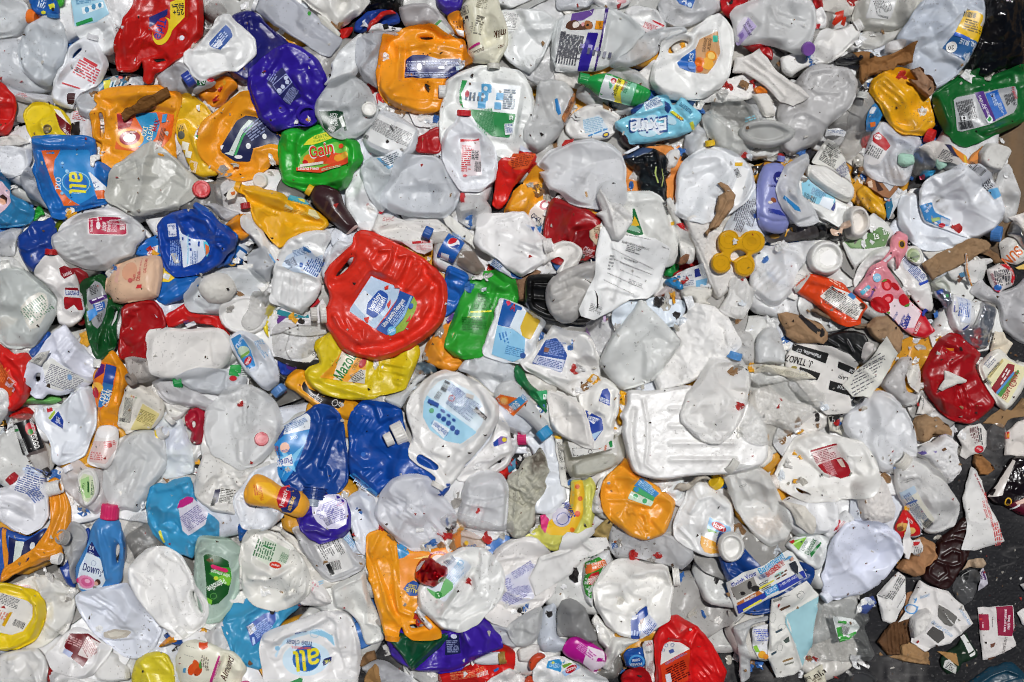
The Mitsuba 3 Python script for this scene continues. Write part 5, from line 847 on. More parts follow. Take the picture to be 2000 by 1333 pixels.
t(229,'dish_bottle','bottle','long dark green bottle behind the orange and blue lettered juice bottle','J','156a3a',44,-115,[-41,47,-31,57,-11,37,3,3,36,-17,43,-37,43,-70,16,-37,-17,-3,-37,23],lab=[["P","3aa068",[16,-10,43,-7,43,-30,29,-33]],["P","dfe8e2",[33,-17,42,-17,42,-30,33,-30]]])
t(230,'juice_jug','bottle','clear rectangular juice bottle with a white orange juice label lying across the centre','B','b2ae9c',201,-278,[-76,24,-59,34,-19,41,47,54,60,64,77,34,80,-6,67,-25,27,-45,-13,-58,-53,-68,-66,-39,-72,-6],lab=[["P","dcdad4",[-63,28,1,14,47,43,53,16,4,3,-51,-10]],["B","2a2a2a",[-38,4],26,20,6],["E","4a4a4a",[-8,5],5.3,5.3,0,1.3],["P","2f8a4a",[37,31,45,33,47,18,40,16]],["P","d87a2a",[7,18,30,28,32,24,14,11]],["T","d8641e","Orange Juice",[30,21],26,5.3,80,1,0]],b='clear_coat',bh=0.6,R=0.05)
t(231,'paper_towel','paper towel','wide crumpled white paper towel at the right of centre','W','efeee9',457,-19,[-109,-72,-76,-33,-36,14,-62,67,-22,87,-16,114,11,115,57,100,84,77,104,27,110,7,90,-16,64,-39,24,-56,-9,-82,-36,-92,-76,-112,-96,-106],ra=0.007,h=0.02)
t(232,'meat_tray','tub','large white ribbed plastic tub lying face down at the centre','T','e6e5e1',410,-220,[-128,96,-111,101,-78,96,-32,103,18,113,67,103,133,90,186,64,218,24,225,-35,218,-81,166,-101,106,-111,34,-111,-32,-123,-72,-119,-111,-106,-124,-81,-131,-42,-141,-2,-136,21,-146,36,-128,60],crease=[[5,5,[-22,54,133,54]],[5,5,[-22,12,136,12]],[5,5,[-22,-30,136,-30]],[5,5,[-22,-70,136,-70]],[4,3,[-88,77,-78,17,-78,-35,-85,-81,-58,-101]],[-7,5,[-111,50,-118,-2,-114,-55,-101,-95]]],h=0.03,R=0.007,dirt=0.5,nf=0,ra=0.0004)
t(233,'softener_bottle','bottle','small white bottle with a magenta cap at the centre','J','e0e0e2',-4,-259,[-14,52,13,45,20,25,23,-2,7,-36,-20,-56,-27,-29],caps=[[20,16,18.2,21,0,8,"c41860"]])
t(234,'wipes_strip','cloth','twisted white cloth roll left of the orange jug below the white ribbed tub','W','d8d6d2',216,-386,[-2,38,11,54,8,31,-2,5,8,-15,14,-35,-2,-41,-19,-35,-17,-2],h=0.025)
t(235,'milk_bottle','bottle','grey flattened bottle with an open mouth facing up left of the blue softener bottle','M','aeaca8',-1084,-518,[-32,41,-16,51,-2,74,18,64,31,41,28,8,18,-22,4,-49,1,-82,-9,-89,-16,-42,-22,4],crease=[[7,6,[-9,38,4,-16,-6,-69]]],necks=[[-16,34,17.3,17,150,55,"9c9a96"]],dirt=0.7)
t(236,'plastic_wrap','wrap','crinkled clear film right of the blue softener bottle','G','a2a09c',-934,-495,[-37,17,-14,61,19,74,26,41,53,-6,26,-19,-1,-39,-17,-59,-30,-49,-24,-16],ra=0.014)
t(237,'white_jug','jug','dirty white crushed jug right of the yellow label jug at the lower left','J','dad7d0',-1160,-662,[-87,58,-34,80,0,78,33,62,60,38,67,5,60,-42,33,-69,0,-96,-54,-106,-14,-56,-4,-22,-10,28,-47,45],crease=[[9,7,[-24,72,-4,38,-4,-16]],[7,6,[6,-36,37,-62]],[6,6,[-4,45,40,31]]],lab=[["F","d8a0a0",[-54,51],37,13,-10,4]],dirt=0.8)
t(238,'white_jug','jug','crushed white jug at the bottom left corner','J','d6d4d0',-1203,-800,[-81,15,-41,31,-2,38,32,45,58,18,65,-12,55,-65,-81,-72],crease=[[9,7,[-41,8,-8,15,32,-12,45,-45]],[8,7,[25,38,38,21]]])
t(239,'foam_piece','foam','white foam pieces below the white-blue jug with caked residue','S','dcdad6',-1000,-817,[-43,-8,-20,19,-6,39,14,29,14,16,40,2,44,-31,-6,-35,-33,-28],h=0.02)
t(240,'milk_jug','jug','pale tan translucent bottle base left of the lower teal jug','M','c9c6bf',-722,-731,[-36,7,-14,25,6,42,25,15,29,-11,12,-31,-1,-34,-21,-18],lab=[["P","d8d4dc",[2,35,9,39,25,12,22,7]]])
t(241,'detergent_jug','jug','teal blue jug with a dark blue label at the lower left of centre','J','3a90b8',-624,-702,[-83,53,-53,70,-26,80,21,66,88,80,101,80,101,46,54,0,21,-34,14,-100,1,-110,-26,-100,-53,-84,-73,-47,-93,6],crease=[[8,6,[-79,13,-46,20,-6,40]],[8,7,[-59,-67,-46,-20,-33,13]]],lab=[["P","1f4a9e",[-34,-4,7,23,34,28,37,6,7,-34,-16,-52,-29,-20]],["P","d8d8e0",[-33,-5,-19,3,-9,-16,-24,-26]],["B","2a2a3a",[-21,-11],16,17,30],["F","a8bce0",[4,-10],43,30,35,7],["P","a8bce0",[-19,-30,-13,-29,-9,-44,-15,-49]]])
t(242,'plastic_tray','tub','grey translucent tray with a white price label and black square below the purple dish bottle','M','c3c2be',-455,-529,[-90,69,-70,75,-43,42,-17,26,36,42,70,-4,93,-18,90,-34,50,-57,10,-69,-17,-57,-43,-24,-70,16],crease=[[6,5,[-83,62,-43,-18,10,-61,90,-31]]],lab=[["P","d2d0cc",[-33,26,30,42,63,-31,10,-53,-7,-24]],["B","2a2a2a",[18,-26],27,23,12],["P","141414",[-5,-23,5,-20,17,-47,7,-51]],["F","6a6a6a",[-3,12],40,30,-60,6],["F","5a5a5a",[26,19],40,17,-60,4]],b='milky_coat')
t(243,'white_jug','jug','smooth white jug wall left of the long orange jug','J','d8dbe2',-372,-447,[-49,44,-29,64,-6,77,31,57,31,4,44,-23,11,-36,8,-90,-13,-70,-26,-30],crease=[[6,5,[-29,44,-6,-23,-3,-76]]],fc=0.6)
t(244,'cookie_tub','tub','clear tub with orange tint and blue lettering behind the white jug at the lower centre','G','d8a070',-109,-500,[-44,12,-24,32,9,25,36,12,46,-11,22,-35,-44,-31],lab=[["T","2a5a9a","Cinnabon",[-4,-11],50,9,20,1,0],["E","e8b83a",[-4,0],5.3,5.3,0],["P","d8843a",[-41,15,-18,30,-18,-8,-41,-25]]],h=0.025)
t(245,'detergent_jug','jug','dark green crushed jug with a folded rib below the long orange jug','J','0c4a2e',-250,-748,[-80,40,-72,50,-42,23,8,17,58,20,91,30,94,20,71,-10,31,-43,4,-71,-5,-63,-25,-33,-55,0,-75,20],crease=[[9,5,[84,27,51,-3,14,-43,-2,-63]],[-8,4,[71,23,38,-10,1,-50]],[8,5,[-75,30,-42,-3,-5,-53]]],dirt=0.15,R=0.02)
t(246,'spray_can','can','white can with a brass threaded neck at the bottom centre','B','d4d4d8',-55,-780,[-44,-8,-24,5,-4,15,22,21,29,15,29,-12,16,-16,-24,-16],necks=[[24,2,14.5,16,8,5,"a08040"]],bh=0.6,b='plastic_coat')
t(247,'kraft_paper','paper','brown kraft paper pieces left of the purple jug at the bottom','C','7a5a3c',-363,-798,[-21,-8,-1,15,20,25,26,2,-1,-12,-21,-22],ra=0.008)
t(248,'white_jug','jug','large white crushed jug with lilac back label under a perforated paper strip','J','dedcd7',23,-588,[-80,49,-54,76,-27,92,6,106,39,102,72,69,99,36,92,-10,79,-44,52,-70,19,-97,-27,-115,-74,-103,-100,-77,-93,-10],crease=[[8,6,[-40,-24,-7,-44,52,-50]],[9,7,[-80,-90,-20,-100,46,-64]],[7,5,[-54,49,-7,56,26,49]]],lab=[["P","cfcedb",[-40,9,-7,29,26,39,36,36,16,3,33,-44,13,-57,-14,-64,-40,-57,-54,-50,-34,-24]],["F","6a68a8",[3,23],56,20,30,5],["F","5a58a0",[-11,-37],73,36,25,9],["F","6a68a8",[-30.4,-10],20,30,30,6]],dirt=0.6)
t(249,'cleaner_label','label','green, red and orange kitchen cleaner label on a pale bottle at the lower centre','F','dcdad6',208,-583,[-29,27,7,60,34,66,40,37,20,10,-6,-30,-6,-83,-26,-63,-36,-23],lab=[["P","2f8a2a",[-26,33,7,50,24,37,4,-3,-10,-30,-11,-55,-26,-43,-33,-17]],["P","e06a24",[-28,27,20,45,27,30,7,20,-26,7]],["P","b81c20",[-21,-3,-13,10,7,15,7,3,-10,-20,-19,-17]],["T","e8e0d8","Miller",[-10,-10],30,17,190,1,0],["T","f0e8d8","KITCHEN",[7,27],36,6,190,1,0],["T","f0e8d8","CLEANER",[4,35],33,6,190,1,0],["T","e8e0d0","CLASSIC",[-3,2],23,4.6,190,1,0]],b='milky_coat',R=0.04,h=0.035)
t(250,'milk_jug','jug','grey crumpled clear jug left of the smoky grey cup at the bottom centre','M','bab8b2',34,-710,[-51,12,-18,32,41,58,41,18,34,-18,8,-42,-18,-41,-38,-18],crease=[[8,6,[-25,12,21,-1]]])
t(251,'foam_piece','foam','white foam shard above the magenta cup at the bottom','S','dcd8d2',41,-767,[-29,7,1,20,24,20,28,0,1,-26,-25,-23],h=0.02)
t(252,'white_jug','jug','white jug handle and rim right of the smoky cup at the bottom','J','dddbd6',226,-725,[-30,28,-16,48,4,22,30,-8,24,-32,10,-45,-10,-25,-16,8],crease=[[6,5,[-23,28,10,-32]]])
t(253,'white_jug','jug','dirty white crushed pouch left of the bright red jug at the bottom','J','dad7d1',258,-771,[-43,-32,-16,31,-3,38,24,35,64,31,24,11,-3,-22,-16,-52,-33,-45],dirt=0.8,R=0.02)
t(254,'snack_bag','bag','dark blue round power label pack left of the bright red jug at the bottom','F','1a4a94',307,-784,[-32,5,-22,22,14,28,28,18,24,-15,14,-28,-25,-28],lab=[["E","4a94d0",[1,-8],20,19,0],["E","1a4a94",[1,-8],15,14,0],["T","e0e8f0","POWER",[-1,-15],30,7.3,190,1,0],["T","e0e8f0","CORE",[-1,-3],20,6,190,1,0]])
t(255,'receipt','paper','white long receipt strip left of the bright red jug at the bottom','P','dcd8d4',341,-794,[-18,42,-13,52,7,55,10,2,17,-51,4,-78,-10,-21],lab=[["T","a83a4a","LUNA",[-5,47],20,8,10,1,0],["T","3a3a3a","00000",[-3,28],17,5.3,10,1,0],["F","b08a8a",[0,-25],60,17,82,6]])
t(256,'detergent_jug','jug','dark blue jug with a large white cap under the basement flyer','J','103a7c',607,-573,[-94,106,-104,85,-104,57,-90,18,-83,-4,-72,-32,-66,-60,-37,-102,5,-110,55,-96,97,-81,140,-25,141,7,133,25,104,28,55,21,5,18,-30,57,-58,85],crease=[[7,6,[-122,67,-72,74,-30,96]]],dirt=0.2)
t(257,'plastic_tray','tray','bent clear-grey plastic edges left of the instruction sheet','M','bfbdb8',587,-751,[-43,44,-7,58,49,72,49,55,7,48,-7,8,7,-41,14,-95,-14,-112,-22,-41,-29,8],crease=[[7,4,[-29,40,0,48,46,65]]],h=0.03)
t(258,'laxative_bottle','bottle','white bottle with a green and grey liquid medicine label','J','dfe0de',735,-519,[-63,14,-38,35,4,42,46,38,46,-1,32,-39,18,-46,-10,-29,-31,-15],crease=[[6,6,[18,35,32,-1]]],lab=[["P","7ab82a",[-49,24,-7,35,-28,3]],["P","c02a2a",[-50,23,-38,29,-38,22,-45,19]],["P","c8ccc8",[-28,3,-7,35,25,24,-1,-17]],["T","1f6a3a","Dulcolax",[1,12],42,11,62,1,0],["T","2a5a4a","LIQUID",[-13,14],25,7.1,62,1,0],["P","1f7a3a",[-1,-4,25,25,27,21,2,-14]],["T","3a3a3a","+",[-21,24],7.1,7.1,0,1,0]])
t(259,'paper','paper','small tan torn paper with a white edge beside the dark cookie tray','P','b09a80',1169,-564,[-36,-13,-21,12,19,17,28,1,19,-10,-10,-6],h=0.008)
t(260,'cup_piece','cup','grey clear plastic leaf-shaped piece with purple lettering on the black floor','G','8a8a8a',1146,-619,[-39,6,-17,35,12,46,33,38,30,-5,15,-34,-10,-52,-24,-34],lab=[["P","141414",[-19,31,-3,42,5,38,1,20,-10,10]]],h=0.015)
t(261,'letter_sheet','paper','white torn letter scrap with small print below the lilac-white jug','P','dcdad6',960,-649,[-42,6,-9,45,16,67,34,53,34,2,23,-27,2,-67,-24,-59,-36,-20],lab=[["F","6a6a6a",[9,27],65,22,58,4],["F","7a7a7a",[-24,6],25,11,-20,2],["F","9a9a9a",[22,-5],43,3.6,58,1]])
t(262,'clamshell','clamshell','crushed clear salad clamshell with a green and white label at the lower right','G','a0a29e',837,-723,[-79,72,-51,76,-8,79,20,76,31,44,60,37,63,22,49,1,63,-34,77,-63,63,-81,13,-84,-44,-77,-86,-63,-93,-27,-79,19],crease=[[12,4,[-72,65,-79,1,-86,-56]],[12,4,[-51,72,-29,30,28,15]],[12,4,[-79,-63,-8,-70,63,-56]],[10,4,[28,51,42,1,56,-56]],[10,4,[-29,-20,20,-13,42,-34]]],lab=[["P","d8dcd8",[-44,44,-22,40,13,33,27,12,17,-6,-22,-27,-33,1]],["P","3a9a3a",[-33,33,-8,29,-12,19,-29,22]],["P","3a9a3a",[-33,12,-19,15,-15,-10,17,1,20,-3,-8,-20,-24,-26,-29,-6]],["B","6a6a6a",[-12,5],21,21,-20]],h=0.04,ra=0.016)
t(263,'plastic_cup','tub','clear round tub on the floor at the bottom edge below the clamshell','T','4e5052',884,-858,[-45,2,-27,27,2,30,31,16,41,-9,41,-34,-42,-34],dish=(0.006, 0.01),h=0.02,b='clear_coat')
t(264,'corrugated_cardboard','cardboard','torn brown corrugated cardboard on the floor at the lower right','C','5f4028',968,-742,[-50,-13,-30,6,-19,28,6,39,28,57,36,42,42,10,31,-19,9,-26,9,-48,-19,-51,-37,-30],crease=[[-4,2,[-19,24,-12,-44]],[-4,2,[-10,28,-3,-44]],[-4,2,[-1,32,6,-26]],[-4,2,[8,35,15,-26]],[-4,2,[17,42,24,-21]],[-4,2,[-28,10,-21,-40]]],ra=0.005)
t(265,'snack_box','box','dark green flattened box with white stripes at the lower right','P','0a2614',1123,-799,[-43,-2,-36,8,0,30,22,62,51,16,51,1,15,-13,0,-39,-22,-42,-40,-24],lab=[["P","dcdcd8",[9,52,18,59,47,12,33,1]],["P","dcdcd8",[29,8,43,16,46,8,33,2]],["P","0a2614",[26,10,42,20,43,16,29,7]],["P","a07848",[-50,16,-3,12,4,-21,-14,-10]],["P","c8c8c4",[-32,-6,-21,-3,-3,-21,-3,-42,-36,-24]],["F","3a3a3a",[-18,-22],22,18,-30,5]],dirt=0.4)
t(266,'bank_envelope','card','white and crimson card mailer lying flat on the floor at the lower right edge','P','d6d0cc',1235,-744,[-59,71,31,77,35,21,29,3,38,-16,38,-26,-16,-55,-47,-62,-52,-12],lab=[["P","8a1038",[-14,73,29,76,31,10,27,-1,-9,1]],["P","9a1a3c",[-57,55,-33,55,-31,15,-54,14]],["P","c83a3a",[-56,45,-49,45,-49,40,-56,40]],["F","e0c0c8",[-48,28],14,5.1,90,1],["T","f0dce4","Here's your personal",[9,39],58,6.5,88,1,0],["T","f0dce4","reply today",[18,35],36,6.5,88,1,0],["F","6a6a6a",[-23,35],25,2.9,88,1],["P","6a4030",[-29,-21,-16,-16,-19,-26,-27,-30]],["F","9a9490",[9,-23],43,7.2,80,2],["P","5a3a2a",[-34,-57,-16,-52,-12,-54,-30,-62]]],nf=1,ra=0.002)
t(267,'paper','paper','white paper corner at the right edge below the crimson card mailer','P','dad6d2',1297,-699,[-23,15,17,37,17,-35,-9,-17],nf=1)
t(268,'paper','paper','small white paper tip at the right edge above the crimson card mailer','P','dad6d2',1299,-623,[-17,9,12,20,12,-24,-8,-5],nf=1)
t(269,'storage_bin','bin','dark teal blue plastic bin corner at the bottom right corner','J','163a4c',1229,-853,[-87,-18,-58,7,-22,28,14,41,35,43,53,28,78,0,78,-65,-94,-65],crease=[[6,4,[-73,-22,-30,10,14,27,42,14]]],h=0.05,R=0.02,fc=0.1,nf=0,dirt=0.7)
t(270,'detergent_jug','jug','bright green squashed detergent jug with orange flowers on its label','J','23a32b',-482,462,[-103,31,-97,61,-75,73,-52,70,-35,61,-15,74,11,80,58,61,87,41,104,28,119,-18,91,-48,87,-65,71,-88,24,-95,-9,-101,-65,-81,-92,-65,-103,-18],crease=[[8,7,[-95,68,-75,45,-75,15]],[9,7,[-35,60,-48,28,-52,-18]],[8,7,[84,41,71,8,91,-32]],[9,7,[-95,-61,-35,-71,24,-78,84,-61]],[-7,6,[-75,-81,-22,-88,58,-78]]],lab=[["P","e6df3c",[-34,22,-22,35,-5,45,24,53,44,48,41,38,11,27,-9,22]],["T","3a9a2c","MEGA PACK",[14,43],43,8,10,1,0],["T","8ac03a","FORMAT",[11,33],36,5.3,10,1,0],["P","7ac44a",[-42,-8,-19,12,11,18,51,28,81,12,82,-27,11,-48,-52,-40,-42,-18]],["P","e2602c",[-35,-18,-19,-2,11,-12,31,5,58,-2,78,2,82,-18,38,-28,-9,-25]],["E","e8502c",[38,-12],20,13,10],["E","f0a030",[58,-13],13,9,0],["E","e8b83a",[72,-7],9,8,0],["E","d84a24",[11,-15],17,10,0],["E","f0902a",[-19,-13],15,12,0],["E","e8502c",[63,16],6.6,6,0],["E","c8201c",[-29,-20],7.3,5.3,0],["P","2f8a2a",[24,-5,38,-2,31,-12]],["T","f5f2ee","Gain",[13,8],64,30,12,1,0],["T","e03a26","Gain",[13,8],60,26,12,1,0],["P","efe6da",[-42,-25,18,-20,18,-26,-42,-32]],["P","dc4a28",[-52,-33,11,-35,81,-15,82,-27,11,-48,-52,-41]],["T","f6f2ee","Island Fresh",[-20,-36],53,7.3,-2,1,0],["F","b8e0b0",[38,-37],50,6.6,10,2]],R=0.026,dirt=0.2)
t(271,'white_jug','jug','white dented jug with a dark blue cap and blue label at the upper left','J','e6e6e4',-728,714,[18,94,35,91,48,72,97,32,104,-4,91,-24,58,-57,28,-54,-11,-73,-38,-78,-57,-63,-66,-44,-80,-24,-82,-4,-67,6,-54,6,-21,45,2,78],crease=[[9,7,[-51,-4,2,-1,54,6]],[-8,9,[35,-1,61,12]],[-7,10,[5,-11,15,-27,-21,-57]]],caps=[[-54,-68,19.1,22,215,5,"243f96"]],lab=[["P","3a5aa0",[28,60,40,48,45,32,15,-2,-11,7,-15,16]],["F","c8d4ea",[12,22],49,20,50,4],["P","e4e8f0",[-5,9,15,25,20,12,8,1]]])
t(272,'detergent_jug','jug','orange detergent jug with a red and blue label under a brown strip','J','e8981c',-945,535,[-90,77,-57,94,10,102,73,100,96,84,130,77,126,50,113,10,106,-26,110,-86,70,-83,37,-63,-13,-93,-47,-119,-70,-99,-77,-73,-72,-44,-90,-36,-97,-16,-95,27,-77,50,-90,62],holes=[[-75,27,-67,30,-65,17,-68,-33,-78,-29,-77,0]],crease=[[8,9,[-60,64,-3,70,110,80]],[-7,9,[-47,47,-60,57,-57,-23]]],lab=[["P","e4641c",[-30,29,67,34,107,27,100,-26,70,-59,27,-66,-40,-59,-30,-16]],["P","2f90c2",[13,31,63,32,70,4,60,-29,37,-54,5,-54,27,-9,10,21]],["E","f2a83a",[-3,-33],33,25,0],["E","a3202c",[-3,-31],25,18,15],["E","f0e8e4",[-3,-31],15,11,15],["T","f0e0d8","ARM & HAMMER",[-2,-18],32,5.3,15,1,0],["P","a3202c",[-32,27,5,17,-3,-3,-30,-11]],["T","f3ecd4","OXI",[32,-14],25,12,75,1,0],["T","f3ecd4","CLEAN",[47,-18],38,12,78,1,0],["T","c22630","MAX",[60,1],30,11,72,1,0],["P","3a94cc",[78,27,90,29,85,9,75,7]],["F","7a3a14",[73,-33],57,13,75,4],["B","e6e0dc",[67,-46],16,16,75]])
t(273,'milk_bottle','bottle','cream almond milk bottle with brown lettering standing on its neck at the top','J','dcd8c2',-62,749,[-67,85,-44,105,29,105,36,72,52,22,52,-21,32,-54,29,-67,6,-70,2,-62,-34,-61,-44,-51,-51,-1],crease=[[-7,9,[-18,79,2,-18]],[5,7,[-37,-51,9,-27,49,-21]]],necks=[[17,-66,14.6,12,268,5,"d8d6cc"]],lab=[["P","d6d2b8",[-66,72,-41,82,-14,-21,-44,-31]],["B","3a3a34",[-57,69],20,23,-80],["P","2a2a26",[-61,52,-47,55,-44,39,-58,36]],["F","8a8672",[-42,22],15,30,-12,7],["F","7a766a",[-19,29],20,50,-12,8],["P","b82a78",[-46,-26,-18,-14,-16,-20,-44,-31]],["T","4a2c18","Almond",[-24,-37],36,11,24,1,0.2],["T","4a2c18","milk",[32,9],30,15,190,1,0.2],["F","5a3a24",[39,-21],26,7.3,200,2],["F","a09a86",[-11,89],26,36,-10,7]],R=0.03,nf=1)
t(274,'detergent_jug','jug','large glossy purple jug with an open spout and navy label at the upper left','J','2f1a92',-547,620,[-100,-12,-105,8,-94,48,-72,74,-42,101,-2,116,31,104,67,78,87,41,97,8,84,-8,70,-38,64,-78,50,-88,17,-86,-22,-94,-49,-99,-79,-71],crease=[[10,11,[-49,-78,-9,-55,31,-35]],[8,7,[-22,94,-52,48]],[-9,13,[34,48,50,8,31,-25]],[7,7,[31,-12,47,-25]],[8,7,[-89,35,-92,-12]]],necks=[[37,-55,23.8,13,300,58,"331d98"]],lab=[["P","1d1f5a",[-57,18,-19,55,27,-15,-9,-35]],["F","98a2cc",[-44,30],23,20,55,4],["P","98a2cc",[-44,12,-9,40,6,18,-27,-13]],["P","1d1f5a",[-42,11,-10,37,3,18,-27,-10]],["E","c4cae4",[-27,-2],6,6,0],["E","c4cae4",[-18,7],5.3,5.3,0],["E","c4cae4",[-7,18],5.3,5.3,0],["E","c4cae4",[-10,28],5.3,5.3,0],["F","98a2cc",[1,-13],40,23,55,7]])
t(275,'detergent_jug','jug','big orange jug with a top handle and a navy instruction label at the top centre','J','e9961c',-216,691,[-101,73,-68,76,-58,90,6,96,29,91,46,76,69,70,102,56,106,16,122,-2,96,-7,62,-31,52,-51,46,-121,-11,-127,-61,-117,-94,-104,-116,-74,-120,-31,-111,30],holes=[[-18,66,-1,70,19,69,17,64,-4,62]],crease=[[8,7,[-64,40,-68,-44,-84,-71]],[-7,7,[-48,43,-54,-31]],[8,9,[-58,40,22,50,89,36]],[9,9,[-91,-84,-51,-51,-31,-34]],[4,4,[-71,-90,49,-91]],[-9,7,[-54,-44,-41,-41]]],lab=[["P","1a2262",[-51,-37,-49,9,-31,21,-1,21,32,11,89,13,92,-11,62,-37,56,-38]],["F","cfd6e8",[22,5],134,4,1,1],["T","eef0f6","1",[-46,-5],4,7.3,0,1,0],["F","9aa6cc",[-34,-9],21,21,0,6],["E","e8ecf4",[-14,-9],6.7,9,0],["T","eef0f6","2",[-3,-1],4.7,7.3,0,1,0],["F","9aa6cc",[21,-3],37,13,0,4],["P","e8ecf4",[29,-14,36,-7,46,-7,51,-15],1],["T","eef0f6","3",[51,-1],4.7,7.3,0,1,0],["F","9aa6cc",[71,-1],30,10,0,3],["P","cfe0ee",[76,-7,89,-7,88,-16,77,-16]],["F","9aa6cc",[6,-29],114,12,0,3]])
t(276,'water_jug','jug','grey water jug with a dark green label, its capped neck facing up','M','bdbeba',-410,573,[-52,47,-26,70,7,83,34,75,64,47,80,7,80,-16,54,-52,21,-75,-6,-82,-39,-69,-62,-42,-75,-13,-74,20],crease=[[7,7,[4,40,-9,4,-26,-9]],[-6,10,[40,67,21,34]],[8,7,[-16,-3,7,1]]],caps=[[56,-2,19.1,13,30,78,"c9c7c0"]],lab=[["P","173f26",[-64,-9,-12,-8,-6,-46,-32,-64,-52,-49]],["P","173f26",[-12,-9,-6,-9,5,-55,-1,-57]],["T","e8ece6","Poland",[-22,-29],30,9,275,1,0],["T","e8ece6","Spring",[-32,-27],26,9,275,1,0],["B","e4e6e0",[-32,-52],16,16,60],["P","dfe4dc",[-16,-26,-8,-19,2,-46,-6,-48]]])
t(277,'juice_jug','jug','large white jug with a blue and orange juice label and long handle','J','e9e9e6',445,703,[-105,-49,-99,-23,-85,0,-82,27,-66,44,-23,60,-6,57,1,70,40,100,70,114,86,100,106,73,110,37,103,-3,100,-42,73,-76,34,-102,1,-110,-66,-109,-92,-92,-108,-69],holes=[[-62,7,-52,27,-23,38,-11,37,-11,27,-32,14,-52,4]],crease=[[-8,8,[14,-19,-32,-13,-99,-42]],[8,8,[67,106,60,50,86,-36]],[-10,9,[86,93,80,44,96,-3]],[6,7,[-92,-79,-32,-95]]],lab=[["P","2a66b4",[-39,-19,-26,-6,7,17,7,-43,-13,-39,-34,-31]],["P","c89a6a",[7,17,17,40,63,63,70,10,57,-19,37,-44,7,-43]],["T","5a3418","ORANGE",[30,27],36,7.9,80,1,0],["T","5a3418","JUICE",[42,29],30,7.3,80,1,0],["P","4ac0a4",[51,51,63,51,63,36,51,36]],["E","e89024",[47,1],15,13,0],["E","f0b040",[37,-19],16,15,0],["E","e87820",[17,-16],12,12,0],["E","d85020",[17,-33],9,7.9,0],["E","f4cc70",[47,1],10,9,0],["T","d8e6f4","pcs",[-3,-6],20,13,80,1,0],["E","5a8ad0",[-3,-26],10,10,0]])
t(278,'snack_bag','bag','shiny black torn wrapper with green stripes on the orange envelope','F','101214',344,418,[-74,43,-59,46,-20,66,10,62,34,49,45,29,40,6,50,-1,37,-17,40,-40,34,-93,4,-67,-26,-67,-36,-24,-30,-1,-53,16],crease=[[9,5,[10,56,24,13,20,-20]],[-8,5,[30,33,27,-7]],[8,5,[-13,33,0,-7]]],lab=[["P","34486a",[-73,43,-20,62,7,59,-3,49,-43,36,-66,34]],["P","a8b468",[7,-4,10,13,13,13,11,-7,17,-30,13,-31]],["P","a8b468",[24,6,27,6,30,-17,24,-40,22,-39,27,-17]]],h=0.03,ra=0.012,dirt=0.1)
t(279,'food_tub','tub','clear crinkled plastic tub at the upper right of centre','G','c9cac6',540,572,[-48,35,-35,48,-9,42,21,35,57,15,77,-14,64,-47,21,-44,-12,-47,-35,-31,-55,-8,-48,12],crease=[[8,7,[-29,35,37,2]],[8,5,[-35,-18,37,-24]]],lab=[["F","88c4d4",[47,-24],30,13,20,2]])
t(280,'milk_jug','jug','big grey jug with a purple cap and a lilac label at the top right','M','cdcac6',660,769,[-119,51,-83,72,-34,86,72,86,88,62,92,16,86,-13,79,-34,68,-58,51,-64,30,-58,1,-44,-41,-34,-83,-37,-105,-27,-108,2],crease=[[7,7,[-20,51,-6,19,65,9]],[6,8,[-69,-16,12,-27]],[-7,9,[23,51,44,16]]],caps=[[64,-52,17,11,300,60,"7d4fa4"]],lab=[["P","a99ac4",[-105,-13,-80,33,-75,33,-55,9,-94,-35,-103,-34]],["P","d8d2dc",[-103,9,-87,33,-75,34,-90,2,-103,-13]],["T","4a3a6a","bowl &",[-71,10],27,7.8,-62,1,0],["T","4a3a6a","basket",[-78,0],32,7.8,-62,1,0],["P","7a64a4",[-98,-11,-89,-4,-85,-14,-92,-23]]])
t(281,'kraft_paper','paper','torn brown kraft paper pieces above the amber yellow bottle','C','8c6238',909,684,[-73,24,-34,29,-2,17,37,31,83,52,83,6,47,-1,37,-15,1,-18,-27,-29,-41,-50,-52,-40,-52,-8],crease=[[8,5,[-52,17,-27,-4,-34,-40]],[-7,5,[12,3,72,35]]],ra=0.008)
t(282,'oil_bottle','bottle','amber yellow bottle with a red cap lying face down at the upper right','J','e0a414',981,592,[-90,53,-65,74,-18,89,6,82,28,60,42,28,60,14,74,-25,78,-50,67,-65,49,-79,-4,-81,-26,-72,-44,-47,-68,-8,-97,28],crease=[[6,6,[-93,35,-36,-50,-8,-75]],[7,7,[35,-57,56,-36,74,-32]],[-6,11,[-22,57,14,-15]]],caps=[[56,-77,19.2,18,-28,25,"c0201c"]],dirt=0.6)
